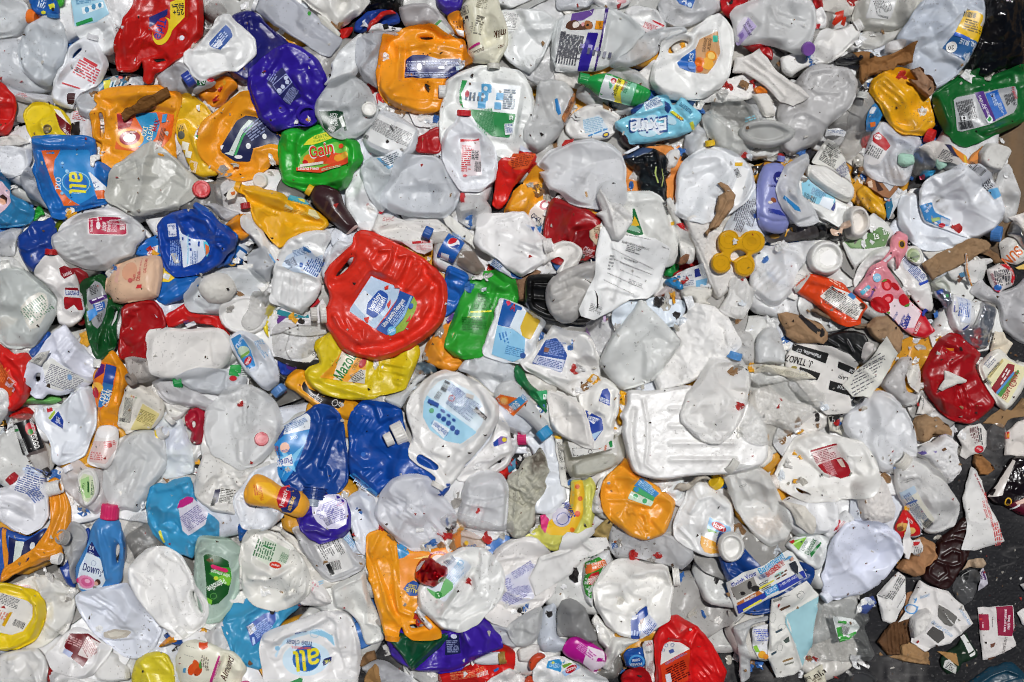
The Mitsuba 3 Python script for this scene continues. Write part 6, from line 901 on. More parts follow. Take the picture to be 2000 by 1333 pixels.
t(283,'detergent_jug','jug','large glossy dark green jug with a grey and purple dishwasher label at the right edge','J','0d5a24',1166,597,[-121,16,-93,41,-50,66,0,84,-4,66,21,59,64,80,107,94,135,98,139,-34,100,-59,36,-84,0,-102,-50,-123,-78,-109,-96,-69,-114,-27],crease=[[9,7,[-114,16,-78,-69,-64,-119]],[9,9,[-71,-91,18,-80,100,-41]],[-12,13,[-14,59,28,48,78,59]],[9,7,[36,30,82,41]]],lab=[["P","a4a6a8",[-68,2,-61,9,93,41,98,30,96,-9,86,-27,21,-59,-50,-78,-61,-77]],["P","4c2478",[-14,21,9,27,39,-48,18,-55]],["P","2a64b4",[14,20,46,30,69,-30,37,-46]],["T","e0d8ea","CASCADE",[4,-3],36,6.4,-72,1,0],["T","e0d8ea","PLATINUM",[16,-23],32,6.4,-72,1,0],["F","b8cdea",[37,5],32,11,-72,4],["F","b8cdea",[53,-19],32,11,-72,4],["F","4a4a4c",[-36,-23],50,46,-76,10],["B","2a2a2c",[-39,-61],36,20,10],["P","e0e4e8",[11,-48,21,-34,30,-45,27,-55,16,-57]],["P","3a9a50",[14,-48,21,-38,26,-45,20,-53]],["T","b0303a","#1",[86,34],9,7.8,-76,1,0],["T","b0303a","BRAND",[90,18],21,7.8,-72,1,0],["F","4a4a4c",[78,5],32,25,-76,6],["P","e4e4e4",[-52,-40,-38,-38,-36,-47,-50,-50]],["P","3a3a3a",[-48,-43,-43,-39,-40,-45,-45,-48]]],dirt=0.15)
t(284,'food_tub','tub','clear oval tub lid below the crinkled tub at the upper right','T','b5b2aa',627,511,[-74,3,-53,27,-11,34,28,31,63,13,72,-1,53,-22,10,-36,-32,-32,-60,-18],dish=(0.012, 0.012),h=0.02,b='milky_coat')
t(285,'plastic_wrap','wrap','crumpled grey clear wrap with a small white label below the clear bottle','G','8f8e8c',834,502,[-58,22,-36,37,-8,40,3,22,27,15,56,22,59,1,42,-20,27,-41,-1,-41,-15,-20,-43,-27,-58,-9],lab=[["P","dadada",[-58,22,-29,24,-8,15,-12,3,-36,6,-58,6]],["F","6a7a9a",[-33,15],39,9,-4,3]],ra=0.014)
t(286,'foam_piece','foam','pale mint foam strip at the right below the amber yellow bottle','S','a9d0bc',978,451,[-18,11,-11,15,21,11,25,-10,0,-19,-18,-10],h=0.012)
t(287,'snack_box','box','torn white, orange and blue food box below the dark green jug','P','d4cec8',1068,463,[-60,18,-21,36,-7,32,11,22,39,-7,50,-32,32,-35,14,-24,-18,-17,-39,4],lab=[["P","2a2a4a",[0,23,11,21,46,-10,39,-17,18,-7]],["P","d8822a",[14,18,46,-10,50,-28,43,-32,25,-7]],["F","5a5a5a",[4,-7],32,25,-30,7],["P","d8b62a",[39,-7,44,-7,46,-32,41,-32]]])
t(288,'foam_piece','foam','rough white foam lump at the right edge below the dark green jug','S','d4d2cc',1186,454,[-41,8,-20,32,4,34,39,26,48,12,29,-16,11,-41,-27,-34,-45,-16],h=0.03,fine=0.003,ra=0.008)
t(289,'detergent_jug','jug','blue detergent jug with big yellow letters lying on its side at the left','J','2068b0',-1072,403,[-109,100,-77,101,12,105,45,96,48,70,45,47,55,40,91,17,88,1,75,-23,73,-42,76,-66,25,-79,-14,-89,-31,-108,-54,-102,-71,-85,-84,-52,-94,1,-107,67],crease=[[10,9,[-104,83,-54,70,25,77]],[8,8,[-54,-75,12,-66,75,-62]],[9,10,[65,27,75,1]],[8,7,[-87,53,-74,-13,-47,-79]]],lab=[["P","2b86c8",[-80,63,-34,65,32,67,42,27,52,-39,5,-69,-31,-71,-54,-19]],["P","dc6428",[-80,63,-34,65,-51,40,-54,7,-44,-26,-21,-52,9,-69,-31,-71,-51,-33,-74,40]],["E","a8d4ea",[-1,-13],35,27,-5,2],["E","2f6cbc",[-1,-13],28,20,-5],["T","e4dc30","all",[3,-15],53,40,-95,1,0],["T","dce8f0","OXI",[-44,-16],30,12,-95,1,0],["P","e2e6ea",[30,12,34,12,72,-23,75,-52,52,-54,42,-19]],["T","2a5a9a","4-1",[48,-19],18,11,-70,1,0],["P","dc6428",[45,-33,68,-31,74,-51,52,-54]],["E","8cc4e4",[-31,34],3.3,3.3,0],["E","8cc4e4",[-21,14],4.6,4.6,0],["E","8cc4e4",[-36,-39],4,4,0]])
t(290,'juice_jug','jug','large grey-green jug with a ribbed side and a red cap facing up','M','b9b9b0',-898,390,[-86,46,-69,56,-36,83,4,111,30,93,60,66,97,30,124,6,127,-17,114,-47,77,-60,24,-70,-33,-85,-49,-77,-76,-60,-104,-45,-108,-27,-99,-4],crease=[[-4,3,[-79,30,-33,53,-30,26]],[-4,3,[-73,16,-23,40]],[-4,3,[-86,33,-49,56]],[7,8,[-16,50,37,56,90,13,87,-4,44,23,-10,16,-16,50]],[8,8,[4,110,-10,30,-36,-77]]],caps=[[132,-17,22,13,10,72,"c8121c"]],b='plastic_coat',dirt=0.2)
t(291,'detergent_jug','jug','dark blue round detergent jug with a handle and a white back label','J','12409c',-773,245,[-107,36,-94,59,-68,72,-28,80,11,76,38,69,64,39,77,29,91,20,102,6,94,-20,74,-33,61,-53,31,-73,-8,-86,-55,-89,-81,-73,-94,-46,-101,-14],crease=[[-14,13,[-15,49,15,33,8,13]],[9,7,[-41,56,-22,62,25,46,48,13,34,-33,11,-53]],[9,7,[-101,36,-94,-27,-68,-76]],[8,7,[-45,62,-35,36]],[8,5,[58,33,51,-7,74,-33]]],lab=[["P","dce4f0",[-46,39,-38,19,-12,6,21,3,35,-20,11,-50,-22,-60,-37,-65,-41,-20]],["P","e0e4f0",[-75,43,-53,44,-51,13,-73,11]],["B","2a4a9a",[-63,28],19,26,3],["F","8aa8d8",[-58,-27],63,30,88,6],["P","58c4dc",[16,0,26,-2,35,-20,28,-40,21,-33]],["P","e0703a",[21,-7,31,-13,33,-27,23,-37]],["P","2a4a9a",[-21,6,-16,6,-16,0,-21,0]],["P","2a4a9a",[-21,-4,-16,-4,-16,-10,-21,-10]],["P","2a4a9a",[2,0,7,0,7,-13,2,-13]],["P","2a4a9a",[-37,10,-33,10,-33,3,-37,3]],["P","2a4a9a",[-19,-17,-14,-17,-14,-23,-19,-23]],["F","6a80b0",[-8,-40],33,20,88,5],["P","8cd0e8",[-22,16,-20,16,-24,-56,-26,-56]]])
t(292,'milk_jug','jug','grey-green round jug with a white oval nutrition label at the left edge','M','c2c4bc',-1187,82,[-86,76,-67,94,-37,99,5,89,32,69,58,43,72,20,68,-16,54,-46,32,-78,18,-99,-11,-101,-50,-98,-86,-55],crease=[[-14,23,[-44,-13,-31,-22]],[6,8,[-47,76,-14,23,-1,-9]]],lab=[["P","d2cfc4",[-8,-3,9,23,32,38,48,33,55,10,48,-22,32,-49,15,-54,5,-36]],["F","6a8a72",[28,-6],43,66,-50,12]],R=0.05)
t(293,'dish_bottle','bottle','dark green dishwasher bottle with a grey and purple label, neck pointing down','J','0e4a20',-1009,63,[-48,73,-38,90,-6,106,11,86,8,56,31,30,51,27,44,10,38,-10,41,-29,34,-79,8,-109,-6,-112,-22,-102,-38,-66,-50,-13,-52,37],holes=[[28,17,35,14,33,-10,26,-29,22,-23,25,0]],crease=[[10,7,[14,17,4,-36,-6,-69]],[10,7,[21,-33,24,-69]],[9,5,[1,-29,-9,-79]]],necks=[[-7,-109,13.9,20,265,5,"e0e0dc"]],lab=[["P","8c8e90",[-39,63,-19,86,-5,80,14,43,11,7,-2,-23,-12,-33,-25,-23,-39,30]],["P","48206a",[-35,37,8,52,11,42,-29,27]],["P","2a58a4",[-25,27,5,35,8,17,-19,5]],["P","3a86cc",[-39,10,-19,19,-12,4,-32,-15]],["F","d8dcea",[-9,23],20,20,15,4],["F","e0dae8",[-12,42],30,6.6,20,1],["F","3a3a3c",[-22,63],20,23,20,6],["F","4a4a4c",[-5,-6],16,20,20,6]],dirt=0.15)
t(294,'soda_bottle','bottle','small crushed clear bottle with a crown-like base on the white disc','B','a5a49c',-628,80,[-21,37,-11,46,5,43,22,45,38,27,45,10,35,-6,15,-23,2,-46,-21,-56,-41,-46,-45,-26,-25,0],crease=[[-8,5,[2,46,2,17]],[-7,5,[22,37,18,10]],[7,5,[-18,0,15,-16]]],b='clear_coat')
t(295,'food_carton','carton','dirty white squashed carton below the red handle left of centre','P','dedcd6',-785,-25,[-105,52,-52,59,-19,55,51,60,74,52,94,19,87,-14,74,-31,61,-47,5,-69,-68,-70,-98,-54,-101,-8],crease=[[5,5,[51,59,41,19,48,-27]]],h=0.02,R=0.012,sm=1)
t(296,'syrup_bottle','bottle','dark brown syrup bottle with a yellow cap below the green jug','B','382022',-437,326,[-64,31,-58,50,-38,59,-12,56,15,41,21,14,34,-6,48,-25,61,-45,44,-58,28,-64,2,-42,-25,-19,-55,11],caps=[[-58,44,13.9,14,150,8,"d8aa1e"]],lab=[["P","4a3028",[-18,18,-12,14,-22,-9,-27,-6]],["P","4a3028",[1,11,8,4,-12,-25,-17,-19]],["P","4a3028",[15,-6,20,-15,1,-35,-2,-29]],["P","c8b8b0",[54,-40,60,-44,35,-62,28,-63]]],b='plastic_coat')
t(297,'milk_jug','jug','white jug with a light blue nutrition label and a ribbed lower half','J','e0e0de',-521,172,[-65,14,-50,54,-30,78,3,94,36,102,69,101,76,81,63,54,49,14,46,-19,49,-39,29,-72,3,-98,-4,-107,-40,-95,-77,-78,-82,-65,-74,-19],crease=[[7,7,[-70,14,-10,8,49,-22]],[-6,7,[-27,81,3,61,23,68]],[-3.5,3,[-47,-5,-54,-72]],[-3.5,3,[-30,-9,-34,-78]],[-3.5,3,[-14,-12,-14,-82]],[-3.5,3,[3,-15,6,-82]],[5,6,[20,68,49,48]]],lab=[["P","c8d8e8",[-34,38,9,61,29,48,39,34,56,41,56,24,36,-15,9,-5,-17,-2,-47,14]],["B","3a4a6a",[-25,20],27,23,25],["F","7a94b8",[3,48],43,17,15,5],["F","3a5aa0",[33,14],43,40,60,8],["E","2a5aa8",[1,16],4.6,6,0],["P","3a6aa0",[9,61,29,48,26,44,9,51]]])
t(298,'plastic_scrap','plastic scrap','dark brown plastic dregs showing at the lower end of the clear cola bottle','J','6a4a36',-100,194,[-23,32,7,29,20,3,35,-16,14,-31,-13,-21,-40,-1],h=0.02)
t(299,'wipes_pack','pack','white wipes pack with a blue, light blue and yellow label beside the green bottle','J','e2e4e6',3,21,[-46,59,-36,82,-26,86,20,69,53,46,83,26,73,6,57,-27,63,-67,47,-80,7,-78,-30,-74,-76,-57,-76,-37,-63,-1,-46,39],lab=[["P","1f5aa8",[-23,82,23,62,3.5999999999999996,9,-39,19]],["P","dc3a5a",[-18,76,-9.6,79,-4.7,71,-13,65]],["T","b81c2a","A",[0.2999999999999998,62],13,17,-20,1,0],["P","d8b43a",[32,52,67,29,43,-17.2,23,-11,17,13]],["P","dce8f0",[10,56,33,52,17,13,23,-11,3.5999999999999996,9,-9.6,13]],["P","8cc4e2",[-39,18,0.2999999999999998,8,30,-13.8,27,-60,0.2999999999999998,-73,-53,-54]],["F","2f7cc0",[-23,-13.8],30,23,-75,3],["F","4a8ac0",[3.5999999999999996,-47],46,23,-15,5],["E","3a5a9a",[24,-57],7.3,7.3,0]],h=0.035,R=0.015)
t(300,'milk_jug','jug','white crushed jug with an open ringed neck right of the clear cola bottle','J','e6e5e2',15,242,[-99,73,-79,76,-32,78,14,83,34,60,57,20,80,7,90,-6,87,-23,67,-33,74,-43,57,-56,34,-73,7,-89,-26,-66,-59,-36,-99,-16,-112,4,-105,43],crease=[[9,8,[-92,70,-32,60,14,80]],[-9,9,[-26,50,-19,17,1,4]],[10,9,[-12,4,34,-3,67,-3]],[-8,8,[-59,-33,1,-30,47,-33]],[7,7,[27,73,34,37,54,17]]],necks=[[64,-10,16.6,20,10,8,"dedcd8"]],lab=[["P","d8dce4",[17,47,44,37,41,27,27,37]],["P","3a5aa0",[31,40,42,40,37,27]],["P","2a6aa8",[47,37,58,43,54,20]]])
t(301,'corn_cob_bag','bag','tan patterned paper scrap between the brown-red jug and the letter sheet','P','c8b49a',206,260,[-18,9,3,22,16,25,16,2,6,-30,-4,-24,-17,-4],lab=[["E","c84040",[0,-4],3.3,6.5,0],["F","8a7458",[3,6],16,26,10,6]])
t(302,'milk_jug','jug','grimy grey ribbed jug bottom lying on the black food tray','M','c8c4ba',141,120,[-61,-12,-57,20,-35,43,-2,59,37,72,66,75,69,49,50,10,34,-16,24,-61,4,-77,-22,-77,-48,-54,-57,-32],crease=[[-4,3,[-35,-29,17,-9,50,4]],[-3,3,[-38,-6,37,27]],[-3,3,[-28,17,43,49]],[-3,3,[-41,-48,11,-42]],[4,4,[-2,-22,-9,49]]],R=0.05,dirt=1.3)
t(303,'milk_jug','jug','tall white jug with a green and yellow farm label at the centre','J','e8e7e2',320,271,[-108,5,-88,41,-55,70,-45,93,-16,98,17,97,43,84,60,57,79,11,89,-15,92,-54,86,-80,63,-90,24,-100,-42,-94,-88,-74,-104,-48],crease=[[10,10,[-45,70,-3,70,37,74]],[6,8,[50,64,69,5,89,-54]],[-8,7,[-36,97,-22,74]]],lab=[["P","1f6a3a",[-27,51,-22,51,1,-11,-16,-14,-42,-5,-26,25]],["P","dcb02a",[-22,34,-9,11,-32,5,-26,21]],["T","e6ece4","GARELICK",[-22,0],30,7.2,165,1,0],["E","8ab49a",[-24,3],16,6.6,-15],["B","3a3a3a",[56,54],30,8,-68],["P","d8aa2a",[69,20,78,23,78,14,71,13]]],R=0.045)
t(304,'sippy_spout','spout','blue bent sippy spout cap right of the letter sheet','J','1f78ae',409,145,[-23,10,4,17,10,20,14,3,20,-7,17,-17,4,-17,-16,-8,-27,0],h=0.03)
t(305,'milk_jug','jug','pale blue-white jug with an open neck below the letter sheet','J','d9e2ec',341,64,[-96,10,-71,30,-38,40,2,45,43,44,90,38,93,13,83,-7,69,-25,49,-30,2,-37,-58,-57,-81,-40,-94,-20],crease=[[-5,7,[36,37,43,-23]],[5,8,[-74,27,2,34]]],necks=[[93,30,17.4,20,18,5,"e2e4e6"]])
t(306,'kraft_paper','paper','torn strip of brown kraft paper on the foam slab at the upper right','C','a07e5c',505,323,[-2,63,8,67,24,54,40,34,37,5,14,-22,1,-44,-25,-54,-30,-74,-38,-58,-25,-44,-8,-12,-5,14,-2,34,14,40],crease=[[6,3,[14,50,18,18,-5,-28,-28,-61]]],ra=0.01,rs=0.03)
t(307,'body_wash_bottle','bottle','lilac blue body wash bottle with a dark blue round logo','B','8288c0',642,351,[-39,49,-29,70,-22,84,10,91,31,84,41,56,38,14,40,-35,45,-60,31,-84,10,-88,-22,-82,-39,-70,-46,-35,-46,7],crease=[[-3,4,[-39,-46,-4,-60,38,-56]]],necks=[[21,92,9.1,14,80,5,"7a80b8"]],lab=[["E","1c2370",[12,48],16,16,0],["T","e4e8f4","NIVEA",[15,47],23,6.3,12,1,0],["F","1c2370",[-6,28],21,6.3,0,2],["E","8a4a2a",[-4,-7],7.7,5.6,-30],["E","e0d4c4",[-12,-13],6.3,3.5,0],["P","2a3494",[-18,-27,13,-32,31,-46,6,-41,-15,-35]],["F","2a3a8a",[1,-37],38,10,-12,3]],bh=0.7,b='plastic_coat',dirt=0.3)
t(308,'milk_jug','jug','grey torn jug piece right of the lilac body wash bottle','M','c9c7c3',702,369,[-63,0,-49,31,-35,59,-4,80,31,98,35,73,17,38,3,17,14,-11,38,-32,59,-74,31,-88,0,-91,-25,-67,-46,-39],crease=[[6,6,[-49,7,-18,-53,3,-88]]],lab=[["P","2a7ab4",[-39,-14,0,-42,5,-53,-11,-49,-42,-21]]],h=0.03)
t(309,'egg_clamshell','clamshell','white foam clamshell box with layered rims at the right','T','e2e1dc',792,394,[-65,39,-51,46,-8,46,41,18,62,-7,62,-32,48,-50,27,-44,-8,-28,-51,0,-62,18],crease=[[4,2,[-58,25,-23,-7,34,-39,55,-36]],[4,2,[-53,35,-16,4,41,-25]],[-5,4,[-26,25,13,-11,34,-14]]],h=0.035,R=0.012)
t(310,'milk_jug','jug','thin grey panel with a raised rib below the yellow flip lids','M','d3d0c9',560,104,[-21,54,22,61,43,18,36,-18,15,-53,-28,-43,-50,-28,-21,11],crease=[[5,4,[8,46,0,11,-14,-32]],[4,3,[29,46,22,4,8,-39]]],h=0.02)
t(311,'paper_bowl','bowl','round white plastic lid with a folded square inside at the right','T','e6e4de',771,203,[-44,2,-38,23,-21,41,4,46,29,39,44,19,46,-5,39,-26,18,-39,-6,-42,-28,-33,-40,-19],lab=[["P","f0efec",[-14,9,11,23,32,5,36,-12,1,-19,-14,-9]]],dish=(0.01, 0.012),h=0.028,R=0.008)
t(312,'white_jug','jug','big white jug with a blue cap and scenic blue label at the right','J','e0e2e6',1121,349,[-109,21,-100,43,-82,60,-36,75,-15,89,14,78,42,68,74,50,99,7,110,-28,102,-53,85,-75,38,-98,6,-89,-36,-71,-90,-53,-104,-18],crease=[[-10,11,[-86,50,-90,14,-100,-7]],[9,7,[-82,57,-58,36,-22,60]],[8,8,[-100,11,-72,21,-8,71]],[7,8,[67,36,92,-28]],[6,7,[-90,-50,-29,-64,38,-92]]],caps=[[83,-78,19.9,24,-12,25,"3a70ac"]],lab=[["P","3f86c4",[-105,-11,-75,-3,-73,-14,-65,-28,-25,-46,-27,-60,-50,-64,-89,-48]],["P","9ab46a",[-75,-43,-54,-39,-50,-46,-72,-53]],["P","b4bcc8",[-50,-39,-25,-48,-27,-59,-50,-57]],["E","c02030",[-47,-60],8,5.7,0],["T","e4ecf4","Fat Free",[-84,-19],21,8,60,1,0],["P","d8dade",[-4,82,21,85,95,11,74,0,49,29]],["B","1c1c20",[15,73],39,16,-38],["F","3a3a40",[55,36],25,21,-45,5],["P","6aaede",[56,25,85,32,95,13,74,2]]],dirt=0.9)
t(313,'kraft_paper','paper','small brown paper scrap at the end of the long cardboard strip','C','785a3e',1212,212,[-31,5,-9,20,13,5,27,-13,5,-16,-5,-2])
t(314,'foil_sheet','foil','crumpled silver foil sheet under the white yogurt cup','A','d4d4d6',1168,35,[-62,-20,-34,-6,-9,5,2,37,9,66,52,48,45,9,31,-52,6,-56,-37,-34],ra=0.01)
t(315,'napkin','paper','cream torn paper below the crumpled silver foil at the right edge','P','d8cdb8',1231,-12,[-26,-9,-18,38,7,34,14,20,32,5,18,-20,-4,-42,-22,-27])
t(316,'kraft_paper','paper','brown paper bag piece with black burn at the left of the black ribbed tray','C','9c7c5e',720,30,[-60,40,-36,43,-11,35,21,24,50,10,62,-8,58,-25,46,-38,14,-36,-14,-32,-39,-22,-41,-8,-50,14],lab=[["P","1a1614",[-11,31,-4,37,28,10,50,0,46,-11,35,-15,14,3]],["P","1a1614",[34,-4,51,-4,50,-16,41,-22]]],h=0.02,R=0.015)
t(317,'kraft_paper','paper','wide brown paper wad below the pink sleeve at the right','C','a18264',927,9,[-56,24,-35,48,0,56,35,27,49,6,37,-22,35,-40,18,-55,7,-29,-14,-15,-32,-8,-46,3],ra=0.012,h=0.025,R=0.02)
t(318,'foam_piece','foam','ragged white foam crumbs at the top of the handwritten letter sheet','W','dedad4',867,-23,[-16,-18,-12,7,-2,21,19,17,16,0,-5,-28])
t(319,'paper_napkin','paper','ivory finely striped napkin at the top of the clear clamshell','P','dcd6c6',660,-76,[-82,15,-58,19,-12,17,38,8,73,-4,94,-18,45,-22,2,-8,-40,-1,-58,-4],lab=[["F","b8b4a4",[13,-1],117,11,-12,4]])
t(320,'milk_jug','jug','large clear-grey gallon jug at the right of centre','M','d2d1cc',918,-226,[-96,18,-85,50,-56,75,-25,100,-3,105,21,98,36,82,60,54,78,15,83,-28,82,-63,57,-60,28,-78,21,-97,-3,-99,-21,-85,-32,-49,-53,-32,-85,-10],crease=[[8,9,[-21,78,-7,36,-25,-28]],[8,8,[36,82,57,29,50,-28]],[-8,11,[-78,18,-28,8,14,-14]],[7,8,[7,-14,43,-46,36,-67]]])
t(321,'paper','paper','dirty white paper pieces left of the big dark red container','P','dad6ce',1000,-91,[-27,7,-15,28,10,35,17,14,17,-22,10,-39,-11,-22])
t(322,'paper','paper','white wrapper with a small black logo below the dark red container','P','d8d4ce',1033,-163,[-29,-21,-13,29,-6,22,15,-3,26,-7,5,-21],lab=[["E","4a4a4a",[-12,18],3.6,3.6,0,1.1],["F","8a8a8a",[-11,4],21,3.6,85,1]])
t(323,'kraft_paper','paper','brown leaf-like paper scrap at the right edge below the creamer tub','C','947450',1250,-187,[-59,-22,-37,0,-16,18,13,14,39,43,64,40,64,0,21,-7,-1,-14,-12,-33,-30,-22,-44,-22],ra=0.01)
t(324,'kraft_paper','paper','brown paper wad below the large clear-grey jug at the right','C','a08060',1044,-218,[-52,18,-43,28,-15,35,20,28,34,11,52,-4,49,-21,20,-18,-1,-14,-26,-35,-43,-28],h=0.03,R=0.02,ra=0.012)
t(325,'carton','carton','crumpled white paper wrapper with a red seal at the right','P','dad6d0',1161,-258,[-40,21,-15,42,21,50,39,28,37,-8,28,-23,-1,-30,-15,-41,-30,-30,-26,-8],lab=[["F","8a6a6a",[7,21],40,25,-80,5],["E","c42a34",[17,-15],12,10,0],["T","e8d0d0","STOP",[17,-15],14,4.3,-30,1,0],["F","5a5a5a",[21,17],43,11,-85,2]],ra=0.008)
t(326,'receipt','paper','white slip with a small red logo at the right edge','P','dcd4cc',1272,-244,[-25,14,4,43,40,46,40,-47,-29,-46,-29,-8],lab=[["P","d0302a",[-27,14,-18,16,-18,-2,-28,-3]],["T","e0b03a","M",[-22,6],6.5,11,0,1,0]])
t(327,'clear_dome','plastic dome','clear dirty plastic lid on the black floor at the right','G','8a8886',1222,-241,[-24,18,-6,33,16,33,27,11,20,-32,-6,-39,-26,-25],h=0.015)
t(328,'kraft_paper','paper','small tan paper scrap on the black floor at the right','C','9a6a3c',1186,-313,[-24,4,-22,26,-1,24,17,8,28,-14,14,-26,-11,-24],h=0.012)
t(329,'document','letter','large white document with red printed lettering on the floor at the right','P','dcdad6',1181,-425,[-44,30,-23,109,-16,102,6,73,13,40,20,15,35,-10,46,-32,64,-82,-16,-104,-52,-100,-37,-35],lab=[["F","a8686a",[-1,62],65,5.8,-62,1],["T","c83a3a","IMPORTANT DOCUMENT ENCLOSED",[20,1],86,5.8,-80,1,0],["T","c83a3a","DO NOT DISCARD",[11,1],43,5.8,-80,1,0],["F","d05a5a",[42,-61],61,22,-78,4]],nf=2,ra=0.002)
t(330,'chip_bag','bag','black and dark red glossy bag with a yellow ring at the right edge','F','160c10',1256,-370,[-57,-21,-31,18,1,72,15,80,51,80,51,-75,23,-68,-13,-46,-42,-39],lab=[["P","d8d0c8",[-57,-23,-31,15,5,72,10,69,-21,-3,-24,-18]],["E","d8a82a",[-9,-34],9,11,0,3.2],["P","5a1024",[-13,-46,15,-28,51,-43,51,-75,23,-68]],["P","d8b0a0",[8,-36,51,-14,51,-28,15,-43]],["P","e0e0e0",[-1,-52,19,-39,20,-44,1,-56]]],h=0.02,dirt=0.1)
t(331,'foam_block','foam','rough white foam lump left of the translucent half gallon bottle','S','dedad4',897,-392,[-52,26,-34,40,-13,54,15,61,29,40,39,9,50,-19,43,-47,22,-57,-13,-54,-41,-47,-48,-12],h=0.045,R=0.03,fine=0.006)
t(332,'white_jug','jug','white curled jug rim at the left edge beside the black juice bottle','J','dcdcda',-1251,-158,[-23,44,4,43,17,28,18,2,10,-18,-6,-38,-23,-58])
t(333,'paper','paper','crumpled paper with fine print on top of the white-lilac jug','P','cfccc6',-1147,-41,[-28,-10,-2,13,18,20,11,-3,-2,-20],lab=[["F","8a8a8a",[-5,0],30,16,40,6]])
t(334,'yogurt_tub','cup','white yogurt tub with red print and a barcode upside-down at the left','B','dedad6',-1013,-257,[-19,37,-10,46,10,50,29,46,38,33,38,-20,16,-60,-4,-58,-34,-46,-37,-30,-27,0],lab=[["E","e6e4e2",[9,32],24,15,0],["P","d8c0ba",[-24,10,36,10,35,-10,13,-46,-30,-40]],["B","2a2426",[-15,2],12,26,88],["F","c86a6a",[-10,-26],33,20,-5,4],["F","c86a6a",[21,3],26,17,8,4],["E","c04a4a",[21,0],6,6,0]],R=0.06,bh=0.7,sm=1,nf=0,dirt=0.2,b='plastic_coat')
t(335,'juice_bottle','bottle','clear bottle with a black watermelon juice label at the left edge','B','9a8a84',-1189,-254,[-55,63,-35,73,-5,76,2,66,15,30,35,-10,42,-56,38,-70,22,-73,12,-63,-11,-43,-21,-23,-41,30],caps=[[30,-65,11.9,13,-55,10,"2a2626"]],lab=[["P","1a1818",[-48,47,2,63,32,-10,-25,-30]],["E","c02430",[0,37],11,16,15],["E","3a8a3a",[1,30],6,7.3,15],["P","dcdcd8",[-50,43,-33,48,-3,-25,-16,-31]],["T","e4e0dc","GOGO",[13,7],36,11,-72,1,0],["T","e8e4e0","Watermelon",[7,40],46,6,-72,1,0],["P","3a8a4a",[-45,35,-29,38,-27,32,-44,28]],["F","5a5a5a",[-16,-3],33,17,-70,7]],b='clear_coat',bh=0.8)
t(336,'white_jug','jug','white crumpled jug with a blue one percent milk label at the left','J','dcdfe4',-1103,-203,[-84,42,-64,45,-31,32,-8,55,16,78,36,96,56,92,66,68,74,25,72,-15,56,-48,49,-82,2,-102,-21,-108,-38,-95,-41,-55,-54,-28,-78,5],crease=[[9,7,[22,78,9,38,-4,-35,-1,-72]],[8,7,[36,85,56,25,22,-22]],[-9,8,[-31,5,-11,-28,-18,-82]],[8,6,[-4,-72,22,-72,42,-52]]],caps=[[4,-106,12,15,-60,5,"e0e0e4"]],lab=[["P","23409a",[-41,5,-21,30,-8,5,-11,-15,-24,-8]],["P","a8c43a",[-46,12,-31,32,-29,25,-41,8]],["P","c02a34",[-51,37,-39,38,-36,30,-48,25]],["T","e0e4f0","1%",[-22,10],12,9,-20,1,0],["F","c8d0e8",[-20,1],20,8,-25,2]])
t(337,'milk_jug','jug','white jug with purple fine print and a red cap at the left edge','J','dedee2',-1201,-397,[-75,32,-42,39,-12,72,4,82,47,69,54,42,60,3,60,-34,44,-63,11,-83,-22,-70,-55,-50,-75,-34],crease=[[9,8,[-35,9,4,-10,31,-57]],[-8,7,[-55,16,-16,16,11,3]]],caps=[[-20,53,15.2,18,130,15,"a81c24"]],necks=[[59,31,16.5,33,15,5,"dcdad6"]],lab=[["P","c8d4e4",[-6,85,11,87,44,69,37,62,-6,75]],["F","5a6a9a",[21,52],59,66,-20,13],["F","6a7ab0",[31,19],33,33,-60,6]])
t(338,'butter_tub','lid','white oval tub lid with pale green label among grey jugs at the left','T','dcdad4',-1041,-357,[-29,26,-16,42,10,47,23,29,28,3,23,-24,10,-43,-10,-53,-16,-24,-26,-1],lab=[["P","cfd8b4",[-21,16,-10,32,13,26,18,-17,0,-40,-13,-30]],["P","a8cc8a",[-18,16,4,26,7,-27,-13,-30]],["T","4a7a3a","Country",[-12,-4],26,5.9,80,1,0],["T","4a7a3a","Crock",[-21,-7],16,5.3,80,1,0],["P","2a5a2a",[0,13,4,13,4,-14,0,-14]],["F","5a7a5a",[13,-1],40,7.9,85,2]],h=0.012,dish=(0.005, 0.004))
t(339,'water_bottle','bottle','grey bottle with a bright green cap and a green juice label','M','c2c2c0',-747,-98,[-82,9,-59,23,-26,33,35,29,55,26,82,6,75,-21,41,-34,-6,-34,-46,-24,-66,-11],caps=[[-69,-1,15.4,21,188,8,"168a40"]],lab=[["P","2f9a4a",[43,38,71,39,65,9,41,13]],["E","c02a34",[51,5],9,6.7,0],["F","dce0dc",[75,19],13,30,0,6]])
t(340,'milk_bottle','bottle','tall white milk bottle with a blue and red label and a blue cap','J','dcdfe4',-636,-49,[-67,54,-57,67,-34,77,-4,67,23,51,43,17,56,-16,59,-52,46,-62,26,-76,10,-72,-10,-49,-37,-19,-54,14],crease=[[7,7,[-10,64,23,17,43,-36]],[6,6,[-44,37,-14,-22,16,-59]]],caps=[[48,-67,18.6,20,-50,5,"4a7ab4"]],lab=[["P","3f88c4",[-58,53.9,-34,67,-10,27,0,-13,-20,-22,-44,17]],["E","b8c8b0",[-27,24],15,13,0],["P","7aa84a",[-37,11,-14,26,-12,21,-34,4]],["E","c01c28",[-18,0],13,7.3,55],["T","f0e8e8","Hood",[-18,0],19,7.3,62,1,0],["T","dce8f2","Fat Free",[-34,50.6],27,8,62,1,0],["F","7aa8d0",[23,31],46,17,-60,5]])
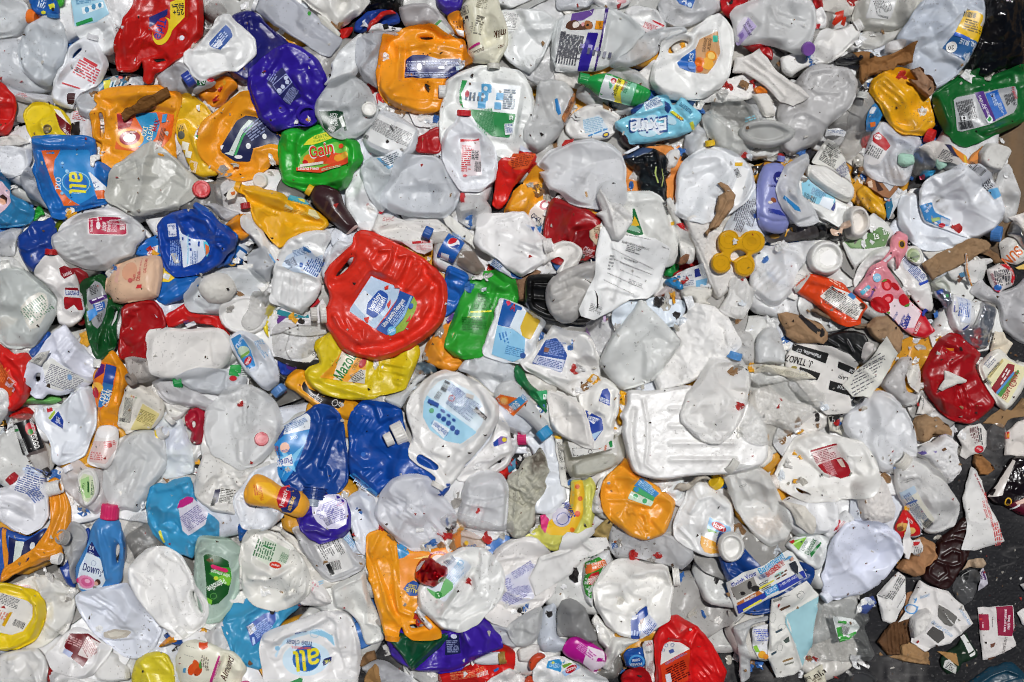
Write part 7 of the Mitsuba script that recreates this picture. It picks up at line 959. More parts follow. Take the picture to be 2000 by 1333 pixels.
t(341,'milk_jug','jug','round grey gallon jug with a red cap facing up, left of centre','M','cfccc7',-677,-210,[-92,31,-68,61,-41,91,-8,101,22,101,59,84,86,58,106,11,99,-36,72,-76,39,-103,5,-110,-28,-93,-68,-69,-88,-43,-95,-9],crease=[[8,8,[-62,44,-8,18,59,31]],[8,7,[2,-83,-1,-36,39,4]],[-8,8,[22,91,12,58,39,44]],[6,7,[-75,-36,-28,-43,5,-16]]],caps=[[57,-33,17.4,11,40,74,"c02434"]])
t(342,'milk_jug','jug','white rolled jug wall behind the mustard bottle left of centre','J','dadde2',-618,-378,[-69,-7,-49,19,-16,62,7,69,37,79,60,56,74,-10,54,-57,7,-96,-46,-83,-65,-37],R=0.02)
t(343,'detergent_bottle','bottle','dark blue crumpled detergent jug with a light blue sunburst label, neck pointing down','J','11408c',-485,-277,[-26,102,-10,118,10,122,37,118,57,98,67,68,71,25,77,-15,77,-76,57,-102,30,-111,24,-92,-16,-86,-36,-96,-60,-89,-83,-72,-96,-15,-103,25,-76,72],crease=[[13,8,[14,78,4,31,-16,-9,-43,-35]],[12,7,[51,72,30,25,10,-35]],[-10,7,[-3,105,10,78,44,82]],[9,7,[54,18,57,-35,30,-89]],[9,7,[24,-39,30,-69]],[9,7,[-76,-69,-43,-49,-16,-76]]],necks=[[-4,-86,29.4,30,262,8,"10367a"],[-6,-112,16,20,262,8,"9aa6b4"]],lab=[["P","dce0e4",[-76,71,-26,98,-16,88,-18,58,-56,45,-83,45]],["P","2c86c8",[-105,21,-80,45,-18,58,-30,18,-50,-35,-76,-72,-90,-55]],["P","7ac0e4",[-93,11,-63,-9,-30,21,-56,-25,-50,-49,-70,-35,-83,-62,-76,-32,-100,-9,-80,-9]],["P","e4e6ea",[-96,-22,-61,-2,-58,-32,-96,-34]],["T","1f3f98","Purex",[-78,-22],37,15,190,1,0],["T","dce8f4","OXI",[-56,38],17,7.4,190,1,0],["E","e8b8a0",[-78,13],12,13,0],["T","1f3f98","Purex",[-76,5],20,6.7,190,1,0],["T","c04a2a","OXI",[-99,10],13,7.4,260,1,0],["F","6a8ab8",[-53,71],60,20,25,5]],dirt=0.2)
t(344,'white_jug','jug','white jug with a purple and yellow sticker and a hooked handle','J','e2e1de',-55,-281,[22,116,42,82,52,55,58,2,48,-31,15,-52,-39,-75,-79,-68,-85,-58,-39,-11,8,42],holes=[[-5,-38,22,-18,38,-8,40,-13,18,-31,-2,-42]],crease=[[8,7,[-39,-21,8,-11,45,5]],[-6,5,[-55,-55,-25,-42]]],lab=[["P","8a6ab0",[8,29,28,45,43,42,42,29,12,19]],["P","2a4aa0",[8,29,20,39,22,22,10,19]],["E","e0c83a",[36,36],6,6,0]])
t(345,'water_bottle','bottle','clear juice bottle with an orange and blue lettered label and blue cap','B','c9c7c2',27,-162,[-73,24,-67,51,-40,68,-14,61,6,38,16,21,29,5,46,-22,66,-42,69,-68,46,-75,19,-42,-4,-25,-34,-9,-60,11],caps=[[46,-58,18.5,26,-52,8,"1f86b8"]],lab=[["P","d8641e",[-68,21,-55,31,3,18,16,18,-23.7,-24,-47,-2,-60,8]],["P","3a86b8",[-37,5,-1,31,13,18,-20.4,-10]],["T","f0ece4","SUNNY",[-25.3,-2],36,15,220,1,0],["E","e8943a",[-47,15],11,11,0],["E","f0b86a",[-47,15],7.3,7.3,0],["F","d8dce0",[6,24],23,17,-38,4]],b='milky_coat')
t(346,'milk_jug','jug','large white crushed jug with a dark blue label right of the wipes pack','J','e6e5e1',138,-55,[-122,3,-89,23,-55,70,-39,97,-2,83,45,77,65,53,78,17,86,-3,83,-30,78,-43,45,-63,25,-80,18,-85,-22,-63,-79,-33,-109,-17],crease=[[10,8,[-42,-30,11,-43,38,-37,78,-37]],[9,7,[25,10,45,23,75,7]],[-9,8,[-2,43,25,20,11,-17]],[8,7,[-62,63,-75,23,-89,3]],[9,7,[-109,-10,-69,-23,-29,-53]]],lab=[["P","2f4f9e",[-55,56.6,-29,63,-12,43,-1,20,-15,-24,-62,-7,-89,0,-79,17]],["P","d8dce8",[-75,20,-7,8,-15,-22,-62,-8,-87,3]],["F","8aa0d0",[-32,37],50,37,-10,9],["F","4a62a8",[-42,0],60,20,-14,5],["P","8a5a4a",[-57,40,-45,37,-49,27,-60,28]]])
t(347,'milk_jug','jug','white crushed jug with two dark blue lactose free labels','J','e2e1dc',218,-179,[-56,44,-23,61,7,91,40,71,50,54,47,14,37,-25,32,-59,7,-82,-16,-89,-36,-65,-36,-25,-49,14],crease=[[10,7,[-26,-2,-6,8,4,31]],[7,6,[40,48,40,1,24,-32]]],lab=[["P","23409a",[-3,31,7,58,19,62,26,48,24,18]],["P","dce0ea",[2,41,24,31,23,23,-1,31]],["T","23409a","Lactaid",[13,32],22,7.3,-22,1,0],["P","23409a",[-36,8,-16,-2,4,-12,8,-39,-14,-69,-24,-39]],["P","dce0ea",[-28,-5,-1,-14,-16,-27,-31,-15]],["T","23409a","Lactaid",[-14,-16],28,10,-25,1,0],["P","a8c4dc",[-23,-52,-6,-45,4,-42,-14,-65]]])
t(348,'milk_jug','jug','large pale grey bag-like jug with a bold diagonal edge at the centre right','N','d2d0c8',314,-18,[-98,-40,-93,-17,-73,26,-34,72,-17,92,3,125,33,96,66,63,106,20,102,10,79,-27,52,-63,33,-83,-34,-104,-47,-100,-73,-73],crease=[[10,7,[3,125,52,79,106,20]],[6,6,[13,13,20,-33,16,-70]],[4,5,[62,-40,99,13]]],h=0.04,R=0.03)
t(349,'plaster_piece','debris','grey dirty broken plaster piece with dark cracks below the magenta cap','W','b8b6a8',46,-365,[-60,29,-34,42,-17,69,6,82,26,100,39,78,41,52,49,42,36,16,43,6,29,-18,13,-37,10,-90,-17,-117,-44,-123,-63,-97,-65,-41],crease=[[9,4,[-50,9,-10,-11,36,42]],[-9,3,[-57,-24,-17,-44,23,2]],[9,4,[-30,26,-37,-37,-44,-90]]],dirt=2.2,ra=0.02,fine=0.007,pc=2.0,wob=0.004)
t(350,'detergent_jug','jug','orange jug with an upside-down blue and green panel below the white ribbed tub','J','e69a26',303,-388,[-88,11,-78,41,-55,68,-35,88,-22,103,-15,78,-2,58,28,48,58,28,104,-7,101,-32,78,-92,51,-102,22,-108,-15,-92,-55,-62,-81,-28],crease=[[10,7,[-81,-2,-22,-2,25,-19,32,-75]],[8,7,[-35,81,-55,51,-2,54]],[7,6,[78,-92,38,-45,-15,-32]],[-7,6,[-75,-22,-35,-68]]],lab=[["P","3a86c0",[15,51,61,11,51,1,8,28,-2,31]],["F","a8cce4",[31,28],46,20,-38,5],["P","4aa86a",[-2,28,8,28,51,1,46,-9,-5,18]],["P","cfe0cc",[-8,18,48,-10,41,-22,-18,0]],["E","4aa86a",[2,5],6,6,0],["E","4aa86a",[25,-7],6,6,0],["E","3a8ac0",[4,22],6,6.6,0],["E","7a7a8a",[-64,37],4.3,3.3,0]])
t(351,'milk_jug','jug','white jug with a yellow cap and a red, blue and yellow milk label','J','e0e0de',475,-444,[-66,19,-49,46,-32,86,-6,99,21,86,54,59,78,39,79,-8,71,-48,48,-81,21,-94,-6,-88,-59,-58,-76,-41,-77,-11],crease=[[9,7,[-26,86,-12,52,-32,19]],[8,6,[-6,52,21,59,54,32]],[6,5,[-59,-21,-32,-48,-12,-81]]],caps=[[41,87,18,19,140,30,"dcb41e"]],lab=[["P","8ab8dc",[16,6,68,-18,64,-41,8,-21]],["P","6aa04a",[9,-21,21,-24,61,-41,58,-48,11,-28]],["E","e4e4e4",[24,-44],23,13,-20],["P","e2a42a",[-6,-38,14,-48,51,-61,38,-78,18,-83,1,-78,-9,-58]],["E","b81a26",[38,-16],19,9,-25],["T","f0e8e8","Hood",[38,-16],28,10,-25,1,0],["T","f4ead0","2%",[6,-54],12,11,-15,1,0],["F","f0dca0",[18,-66],27,6.7,-15,2]],dirt=0.9)
t(352,'paper','paper','grey torn dirty paper strip below the white ribbed tub','W','b4aca0',443,-354,[-45,-14,-28,3,-8,0,15,20,38,23,52,10,25,10,-2,-14,-21,-20,-31,-14],dirt=1.3,h=0.012)
t(353,'softener_bottle','bottle','blue softener bottle with a pink cap and a rose label','B','3f80bc',-1018,-538,[-29,74,-9,100,17,105,44,94,47,70,57,44,57,4,47,-29,44,-59,30,-76,-3,-89,-36,-102,-63,-86,-66,-63,-61,-23,-49,4,-33,37],holes=[[34,31,40,34,42,24,37,-3,34,-19,30,-6,31,17]],crease=[[9,7,[-3,74,4,31,11,-9,17,-49]],[8,7,[17,64,27,17,27,-19]],[7,5,[47,37,50,-3]]],caps=[[19,98,22,37,83,5,"cc2a62"]],lab=[["P","1f2a6a",[-33,27,-21,42,1,4,-19,7,-36,14]],["T","e4e8f4","3X",[-22,26],15,9,-8,1,0],["F","c0c8e0",[-19,12],23,6.7,-20,2],["P","d8e0e8",[-36,14,-16,9,1,1,7,-29,11,-56,-3,-76,-36,-81,-63,-76,-63,-56,-53,-23]],["T","24306a","Downy",[-19,-29],53,18,-14,1,0],["E","7a8ab0",[-16,-11],6.7,6.7,0,1],["E","e08ab0",[-38,-59],23,17,-10],["E","d0608e",[-36,-59],15,11,-10],["E","eeb0c8",[-33,-56],7.3,5.3,-10],["E","4a3028",[-8,-59],6.7,8,0],["E","d8a890",[-12,-63],4.7,6,0],["P","d0306a",[-63,-53,-59,-49,-59,-63,-63,-63]]],bh=0.6,b='plastic_coat')
t(354,'dish_soap_bottle','bottle','pale green translucent dish soap bottle with a dark green upside-down label','M','aebfae',-732,-581,[-40,100,-14,103,13,98,46,78,66,62,59,8,52,-45,32,-84,13,-111,-14,-118,-40,-108,-54,-51,-60,8,-54,62],crease=[[7,7,[-34,88,13,82,52,55]],[8,5,[-44,28,-40,-25,-34,-84]]],lab=[["P","14501f",[-27,52,-19,58,13,50,32,38,38,-5,29,-45,6,-68,-11,-71,-22,-51,-21,-18,-24,22]],["P","3f9a2f",[-14,9,13,25,36,22,38,-5,34,-25,6,-8]],["P","7ac03a",[-1,-5,29,9,38,-8,32,-25]],["P","d82a6a",[-9,30,-4,32,29,19,32,12,26,9,-7,23]],["T","e0ecd8","ultra strength",[13,9],46,8,158,1,0],["T","eef2e8","Palmolive",[3,-21],46,15,-152,1,0],["E","c8d83a",[3,-3],5.3,5.3,0],["P","7ac03a",[-19,-51,-7,-58,-9,-69,-21,-65]],["E","5aa84a",[-4,-48],8,8,0,1.3]],b='milky_coat',R=0.05)
t(355,'milk_jug','jug','dirty white-blue crushed jug with caked white residue at the lower left','J','d6d9e2',-988,-690,[-108,51,-88,65,-47,78,0,85,26,85,46,51,73,18,100,-9,120,-29,100,-76,46,-108,13,-100,-27,-70,-61,-43,-88,-9,-103,18],crease=[[10,7,[-94,44,-54,28,-14,24,33,-2]],[-8,7,[-27,24,-41,-16,-74,-36]],[8,6,[-61,-49,0,-53,80,-56]],[9,7,[87,-76,120,-33]]],lab=[["P","b8b0a4",[-34,-39,-4,-29,33,-31,40,-36,26,-49,-7,-54,-31,-49]],["P","cfc8bc",[-24,-41,0,-34,26,-36,13,-46,-14,-49]]],dirt=1.0)
t(356,'oil_bottle','bottle','yellow jug with a white nutrition label at the lower left edge','J','e0c418',-1216,-687,[-67,95,-28,91,19,75,52,62,60,8,49,-28,32,-58,-8,-78,-47,-84,-67,-81],crease=[[8,7,[32,48,52,8,19,-58]]],lab=[["P","dcd8d0",[-61,75,-28,62,19,45,32,35,29,2,6,-31,-21,-40,-61,-31]],["F","6a6a6a",[-24,45],46,26,-25,7],["P","d8a81e",[-44,-15,-24,18,-18,17,-37,-19]],["B","2a2a2a",[-3,-13],28,17,-25],["F","d08a7a",[-41,12],20,26,60,4],["P","d8a81e",[-61,-1,-47,-5,-51,-11,-61,-11]]])
t(357,'milk_jug','jug','white jug with a dark red and white label at the lower left','J','e2e1de',-1072,-773,[-80,4,-59,24,-39,50,-19,60,1,57,28,40,48,20,75,7,68,-10,48,-36,28,-60,-2,-69,-32,-56,-66,-26],crease=[[8,7,[-72,10,-46,4,-32,30]],[8,6,[48,10,41,-23,15,-56]]],lab=[["P","6a1018",[-26,47,15,44,45,20,31,4,8,-36,-19,-16,-37,17]],["P","d8ccc8",[15,39,44,19,23,-18,-7,-6]],["F","a05a5a",[20,10],43,30,-60,7],["P","b8c0dc",[-36,12,-17,-1,-24,-13,-40,2]],["F","c09090",[-15,27],37,20,-28,4]])
t(358,'butter_tub','tub','yellow round tub lid at the bottom edge left of centre','J','d4c42e',-889,-816,[-63,-18,-53,15,-26,38,7,47,37,38,50,15,54,-15,60,-58,-66,-58],crease=[[4,3,[-50,15,-20,35,20,35,44,8]]],h=0.03,R=0.012,fc=0.2,nf=1)
t(359,'creamer_jug','jug','white crumpled jug with green nutrition print and a small red oval','J','dddcd4',-590,-569,[-82,68,-62,105,-35,108,5,95,44,68,71,35,88,2,94,-31,88,-58,58,-85,5,-108,-29,-98,-69,-78,-88,-45,-88,22],crease=[[10,7,[-62,-18,-15,-25,18,-5,48,12]],[9,7,[31,-65,51,-18,71,2]],[-8,7,[-35,-45,5,-65,51,-45]],[8,7,[78,8,64,-45,11,-78]]],lab=[["P","c8d0c0",[-25,85,41,52,31,22,15,5,-15,15,-42,30]],["F","4a7a52",[-22,52],43,50,72,8],["P","2f7a42",[-25,65,-4,57,-5,53,-27,62]],["B","4a7a52",[26,33],23,20,68],["E","c83018",[5,15],15,8,-10],["T","e8dcd8","Original",[5,15],20,4.7,170,1,0]],dirt=0.9)
t(360,'detergent_bottle','bottle','purple dish bottle with a lavender fine print label below the dark blue sunburst jug','J','33208e',-465,-439,[-69,3,-52,33,-36,53,-6,62,27,59,54,46,64,19,67,-27,47,-47,7,-60,-11,-63,-32,-50,-56,-27],crease=[[9,6,[-52,-27,-19,-27,14,-44,60,-30]],[8,5,[-59,3,-32,19]]],lab=[["P","d0cde0",[-29,33,-19,46,7,59,34,59,54,43,60,9,54,-14,34,-25,7,-25,-16,-7,-27,13]],["F","6a68a8",[27,19],43,56,20,12],["E","4a48a0",[-11,16],6,6,0,1],["E","4a48a0",[-4,5],5.3,5.3,0,1],["B","2a2a5a",[11,-5],20,17,-62],["E","c86a9a",[41,36],10,4,20,1],["F","6a68a8",[11,26],20,33,70,4]])
t(361,'detergent_jug','jug','long bright orange jug with a blue and orange label and bottom handle','J','e8991e',-263,-624,[-99,139,-90,149,-64,157,-44,142,-24,119,10,102,70,109,110,122,123,82,96,22,70,-38,70,-71,90,-95,90,-105,63,-111,16,-115,-4,-105,-10,-85,-17,-108,-20,-115,-47,-115,-54,-105,-64,-71,-77,-31,-94,35,-100,89],holes=[[8,-81,46,-79,45,-84,16,-91,10,-88]],crease=[[10,7,[-90,102,-64,35,-44,-31,-17,-78]],[-10,7,[-70,75,-44,2,-24,-51]],[9,6,[-37,115,-30,35,-17,-45,10,-55]],[7,6,[-64,152,-84,102]]],necks=[[-32,-106,18,13,263,5,"dc8f1a"]],lab=[["P","eb8f28",[-21,122,9,95,70,105,113,122,123,89,76,-11,29,-11,-14,9]],["P","f4cc7a",[16,82,50,82,70,95,43,89]],["P","3a8cc0",[-24,119,-4,115,8,95,-7,85,-19,82]],["E","a8202c",[80,80],27,22,0,4.7],["E","e8dcd4",[80,80],17,13,0],["P","1f4a94",[-7,9,3,22,18,30,36,22,43,5,26,-8,9,-8]],["T","e0c83a","VALUE",[18,5],37,10,170,1,0],["T","e0c83a","LOADS",[16,16],20,7.3,170,1,0],["F","e4c8c8",[80,97],40,4,0,1]])
t(362,'milk_jug','jug','grey jug with a ridged bottom right of the large cloudy grey jug','M','cfccc9',-74,-402,[-58,-10,-52,23,-39,62,1,82,48,76,67,43,64,-24,61,-70,14,-70,-39,-63,-65,-44],crease=[[4,3,[-52,23,8,10,61,23]],[4,3,[-52,3,8,-10,61,3]]],R=0.03)
t(363,'cardboard_piece','paper','folded brown cardboard corner at the bottom edge left of centre','C','9a7448',-350,-844,[-23,-5,-13,19,4,39,14,29,20,-5,20,-38,-23,-38],crease=[[8,3,[4,36,10,2]]])
t(364,'white_jug','jug','small white torn rim at the bottom edge below the red print jug','J','dedcd8',-14,-840,[-53,-4,-26,16,7,36,21,26,54,-4,54,-34,-59,-34])
t(365,'perforated_strip','paper','long white perforated paper strip with torn end at the lower centre','P','e0dfdb',153,-520,[-111,-65,-84,-12,-38,5,-31,41,-18,51,9,48,28,61,48,64,52,48,38,34,82,33,90,8,48,-12,22,-25,2,-42,-5,-58,-38,-78,-94,-108],crease=[[8,4,[-5,41,42,5]],[6,4,[-78,-18,-18,1,9,15]]],lab=[["E","2a2a2a",[85,9],2.3,2.3,0],["E","4a4a4a",[77,3],2,2,0],["E","4a7a5a",[57,-9],2,2,0],["E","4a6a5a",[47,-13],2,2,0],["E","4a6a5a",[37,-15],2,2,0],["E","5a5a5a",[26,-18],2,2,0],["E","5a5a5a",[16,-23],2,2,0],["P","d8d8d4",[9,41,29,41,52,5,29,15]]],ra=0.004,wob=0.0015)
t(366,'smoke_cup','cup','smoky grey translucent cup base at the bottom centre','M','8e8c88',157,-693,[-47,14,-35,48,-15,53,5,48,25,31,38,-6,58,-52,25,-59,-8,-42,-45,-39],R=0.04,dirt=0.8)
t(367,'magenta_cup','cup','magenta and white printed cup lying at the bottom centre','B','b01488',178,-772,[-56,1,-49,27,-30,44,-3,41,37,14,57,-2,53,-26,30,-59,-3,-29,-36,-16],lab=[["P","e0d0dc",[9,21,50,4,53,-26,30,-56,-3,-27]],["F","d88ac8",[-3,14],30,20,-40,5],["P","b01488",[34,-9,47,-12,52,-21,30,-19]],["F","c05aa8",[17,-2],23,17,-40,3]],bh=0.6,b='plastic_coat',R=0.05)
t(368,'jar_ring','lid','second orange-red cap at the very bottom edge','T','c2401a',43,-853,[-14,5,-4,22,16,15,16,-22,-14,-22],h=0.02)
t(369,'milk_jug','jug','white jug with small blue, green and red labels at the bottom edge','J','e2e2e0',136,-822,[-86,16,-66,29,-26,43,1,33,48,9,101,-18,115,-58,-86,-58],crease=[[6,5,[-13,29,-13,-29]]],lab=[["P","3a94cc",[-46,28,-20,33,-4,29,-16,-1,-51,11]],["E","d8d83a",[-34,23],4,4,0],["F","b8dcf0",[-26,16],34,13,-10,4],["P","7aa83a",[-13,16,7,23,14,21,-6,8]],["P","a8c4e4",[-13,-1,28,21,34,9,-3,-14]],["E","b81a2a",[11,6],16,9,35],["T","f0e4e4","Hood",[11,6],24,9,205,1,0]])
t(370,'detergent_jug','jug','bright red detergent jug with a white arched label at the bottom right of centre','J','d01614',438,-761,[-89,26,-82,43,-49,83,-32,86,-16,76,24,53,44,30,71,-10,91,-47,103,-70,91,-114,-79,-114,-84,-40],crease=[[9,6,[4,6,21,43,44,23]],[-9,7,[11,46,-16,26]],[8,7,[4,0,8,-54,11,-85]],[8,8,[31,40,58,-14,84,-74]]],lab=[["P","dcd8d2",[-71,-40,-69,-7,-62,13,-49,20,-22,16,3,0]],["P","cf3a16",[-71,-40,3,-2,1,-85,-62,-107]],["E","4a5a9a",[-57,10],4.7,4.7,0,1.3],["E","4a5a9a",[-42,11],4.7,4.7,0,1.3],["P","4a5a9a",[-51,-3,-40,1,-36,-8,-48,-12]],["F","7a88b8",[-32,-24],60,6.7,28,2],["F","5a0a08",[-26,-60],50,47,25,8],["P","dcd8e0",[-59,-65,-46,-62,-41,-84,-54,-89]],["E","4a5a9a",[-64,-2],4,4,0,1]],h=0.06)
t(371,'pressed_bottle','bottle','round dented white bottle base on the dark blue jug left of the basement flyer','T','d8d6d0',539,-504,[-36,2,-29,26,-8,37,16,32,30,16,34,-9,20,-33,-5,-42,-26,-30],h=0.02,R=0.008,dish=(0.008, 0.012))
t(372,'carton','carton','white box corner with blue print and yellow flowers left of the instruction sheet','P','d8d8da',619,-753,[-23,45,18,49,16,-12,15,-37,-7,-38,-21,-8],lab=[["F","4a5ab0",[-1,24],39,28,-5,7],["P","8ac03a",[-21,-5,-12,-1,-3,-19,-14,-19]],["E","e0a42a",[2,-26],10,10,0],["E","dc8a2a",[11,-31],7.1,7.1,0]])
t(373,'white_jug','jug','large white crushed jug left of the lilac-white round jug at the lower right','J','e2e3e3',734,-432,[-72,2,-75,27,-40,48,10,55,66,48,71,13,66,-15,45,-40,10,-50,-29,-54,-47,-33],crease=[[9,7,[10,-5,16,-29,52,-33]],[8,6,[38,6,62,-8]],[-6,6,[-40,-19,2,-19]]],R=0.02)
t(374,'cookie_wrapper','wrapper','red and white snack wrapper with round cookies right of the lilac-white jug','F','c41a1e',982,-460,[-38,-5,-27,20,-10,45,15,27,33,-5,36,-22,8,-26,-17,-33],lab=[["E","c8984a",[-20,1],12,11,0],["E","7a4a24",[-24,-3],8,6.4,0],["E","d8b46a",[6,-10],12,9,0],["E","c8984a",[-4,-15],10,7.1,0],["T","e8dcd8","NUTS",[1,16],21,7.1,-35,1,0],["P","dcd8d4",[-13,-22,-3,20,8,-30,15,-40,4,-79,-10,-65]],["E","d8a85a",[-13,6],7.1,5.7,0]])
t(375,'kraft_paper','paper','thick crumpled brown paper below the torn red script label','C','a87a54',1022,-550,[-53,-24,-38,4,-20,1,-13,55,15,58,44,40,46,12,37,-10,19,-21,8,-38,-10,-44,-31,-38],crease=[[9,6,[-6,-6,8,-24,12,-38]],[8,5,[8,51,33,26]]],h=0.03,R=0.02,ra=0.012)
t(376,'torn_label','paper','purple and white torn label piece beside the leaf-shaped clear piece','P','c4c0c8',1186,-602,[-12,22,-1,31,10,8,15,-10,-1,-21,-12,-28],lab=[["P","4a2a5a",[-12,15,-1,28,8,1,-8,4]],["T","d8d0dc","Jbox",[-4,12],20,7.9,-65,1,0]])
t(377,'juice_carton','carton','small printed carton with a barcode at the bottom edge left of the clear clamshell','P','d2ccb8',768,-848,[-33,6,10,38,17,16,28,-27,-22,-34],lab=[["T","2a2420","nin",[5,13],32,14,35,1,0],["B","2a2a2a",[-26,-5],14,22,-60],["F","8a8070",[-1,-5],22,22,30,3]])
t(378,'paper_bag','paper','white paper bags with blue rosary print and clear windows','P','dedcd8',1054,-699,[-85,-7,-63,18,-45,61,-27,97,-2,83,45,69,81,33,110,-14,81,-39,52,-65,16,-72,-16,-83,-49,-57,-42,-25,-56,0],crease=[[6,4,[9,76,16,33,74,-32]]],lab=[["P","6a6864",[16,38,45,22,67,4,52,-20,34,-14,16,7]],["P","4a4846",[4,-18,30,-32,34,-47,16,-61,-13,-36]],["E","5a94c8",[-50,25],16,12,0,2.9],["P","5a94c8",[-39,54,-36,53,-41,40,-44,41]],["P","5a94c8",[-46,53,-36,49,-37,47,-47,50]],["P","5a94c8",[-50,7,-42,18,-34,33,-32,31,-39,15,-47,4]],["T","7aa4cc","Rosary",[-16,58],25,7.9,20,0,0.3],["T","7aa4cc","Mission Mass",[88,4],54,7.9,-58,0,0.3],["T","7aa4cc","Our Lady of Grace",[27,-25],68,9,-35,0,0.3],["P","c8c6c2",[74,-18,103,-14,81,-36]]],ra=0.007,h=0.015)
t(379,'detergent_jug','jug','big red crushed detergent jug with a pale blue label in the middle of the heap','J','d5301f',-346,119,[-44,136,-39,149,-28,156,-11,154,9,148,35,134,65,121,118,93,161,60,186,24,187,-26,181,-66,161,-92,131,-115,101,-135,55,-158,9,-171,-11,-166,-51,-155,-77,-142,-97,-112,-114,-85,-124,-59,-119,-39,-104,-13,-110,7,-119,24,-119,44,-104,70,-77,93,-44,120],holes=[[-44,92,-64,77,-84,54,-91,40,-81,44,-61,63,-46,77]],crease=[[-20,11,[121,73,154,20,154,-39,131,-82,81,-115,28,-135,-28,-135]],[9,5,[174,40,177,-26,164,-72,131,-105,81,-135,22,-158]],[11,5,[25,103,52,106,48,80,25,50]],[10,5,[68,90,91,93,81,63,62,30]],[10,5,[108,70,124,73,118,44,88,10]],[9,5,[138,50,151,44,134,14,114,-6]],[-7,5,[62,106,42,40]],[-7,5,[98,83,75,20]],[-12,13,[-94,24,-58,27,-11,73,9,100]],[9,7,[9,103,-5,80,9,57,48,40]],[10,7,[-91,-59,-77,-85,-24,-125]],[6,3,[-31,-92,-18,-89,-18,-112]],[6,3,[-64,-69,-51,-92]],[9,7,[22,-152,101,-118,161,-85]],[-8,6,[48,-138,121,-105]],[8,6,[154,14,148,-26,128,-59]],[-6,5,[138,-52,177,-56]],[-6,4,[134,-66,177,-69]],[8,6,[161,54,151,7]]],caps=[[-114,-51,23.2,15,185,10,"dcd8d0"],[-137,-52,17.2,16,185,10,"c8c4bc"]],lab=[["P","b9cfe4",[0,41,12,35,70,12,65,-13,9,-90,-54,-46,-53,-39]],["P","dfe8f0",[-44,-26,-18,7,22,-26,-1,-72]],["P","1f4f9e",[70,5,104,-9,101,-21,78,-79,38,-105,10,-90,42,-52,62,-19]],["P","8ab4dc",[96,-8,101,-9,81,-59,42,-105,38,-102,75,-56]],["P","8fae3a",[104,-9,113,-26,108,-46,81,-92,45,-107,42,-105,78,-66]],["P","2150a8",[17,5,25,7,40,-4,41,-13,33,-39,9,-62,2,-61,-13,-51,-10,-26]],["T","f0f4f8","berkley",[10,-23],46,13,60,1,0],["T","f0f4f8","jensen",[22,-31],43,12,60,1,0],["P","f0f4f8",[6,-45,27,-8,28,-9,7,-46]],["T","f0f4f8","Ultra Laundry Detergent",[55,-51],83,10,52,1,0],["F","a8c0e4",[68,-54],60,13,52,3],["E","6fb6e0",[50,-94],11,11,0],["T","f0f4f8","100",[50,-93],13,6.6,20,1,0],["P","d5301f",[32,14,43,19,42,9,33,7]],["P","d5301f",[38,-29,47,-16,48,-26,42,-39]],["P","d5301f",[-18,-62,-5,-59,-8,-75,-14,-72]],["P","d5301f",[55,24,72,11,58,11]],["P","d5301f",[85,-72,98,-52,95,-69]],["E","2a5ab0",[98,-33],5.3,7.3,-30]],h=0.05,R=0.014,dirt=0.3,fc=0.4,pc=0.7)
t(380,'milk_jug','jug','wide grey milk jug lying left of the black wrapper','M','d0ceca',170,404,[-111,34,-78,71,-21,96,32,101,78,87,102,64,112,28,112,-59,98,-79,78,-89,45,-82,-8,-76,-34,-59,-54,-36,-78,-26,-88,-9,-106,18,-84,19],crease=[[8,7,[-81,54,-21,87,39,97]],[7,6,[-21,-2,12,14,65,-6]],[8,7,[78,-26,65,-59]],[6,5,[-78,-19,-14,-59,45,-72]]],lab=[["P","b08a5a",[9,-37,14,-36,17,-49,12,-51]]],dirt=0.3)
t(381,'cardboard_strip','cardboard','narrow brown cardboard strip lying across the orange jug at the upper left','C','6f4a20',-904,584,[-64,-22,-5,11,55,42,62,21,8,-11,-58,-40])
t(382,'milk_jug','jug','white half gallon jug with a red cap and red nutrition panel at the top centre','J','e2e5e8',-108,465,[-28,95,5,95,22,72,45,49,65,19,73,-21,68,-64,48,-81,28,-97,-18,-96,-36,-77,-55,-44,-68,-8,-66,29,-55,59,-31,78],crease=[[8,10,[-18,78,15,59,48,12]],[-8,9,[-51,59,-25,45,-31,12]],[6,6,[28,65,35,42]]],caps=[[-11,92,17.3,14,88,10,"c4202a"]],lab=[["P","e0d4d6",[-20,34,27,35,33,-54,-15,-57]],["P","c83038",[-20,34,15,32,27,35,27,30,-20,27]],["F","c83038",[-5,-14],23,66,-2,13],["T","c83038","150",[8,7],11,5.3,-2,1,0],["B","3a3a3e",[23,-33],14,25,-2],["F","5a5a5e",[17,-5],17,23,-2,6],["E","d04a50",[-8,-56],5.3,3,0]])
t(383,'soda_bottle','bottle','green soda bottle with a white, yellow and red label','B','1c9a44',247,622,[-67,33,-57,28,-41,34,-18,34,-1,29,31,18,68,5,91,-5,96,-18,81,-35,58,-46,31,-38,-1,-25,-24,-22,-41,-15,-57,1,-67,3,-72,14],crease=[[3,3,[51,5,45,-38]],[-3,3,[71,-2,61,-41]],[-3,3,[84,-8,68,-41]]],caps=[[-60,17,13.8,24,167,8,"149043"]],lab=[["P","dde2e2",[-18,30,18,17,7,-33,-34,-22,-29,1]],["P","efe13a",[13,20,28,16,27,-38,5,-33,0,-5]],["T","242424","Schweppes",[10,-2],41,10,70,1,0],["E","b02028",[1,13],7.2,7.2,0],["E","e8c8c8",[1,13],3.3,3.3,0],["P","8ccaaa",[31,14,59,6,43,-43,23,-38,18,-18]],["T","a82430","ZERO SUGAR",[27,1],26,6.6,60,1,0],["T","1f7a44","GINGER ALE",[35,-2],33,7.2,60,1,0],["P","6ab890",[-11,14,-1,1,-8,-8]]],b='plastic_coat')
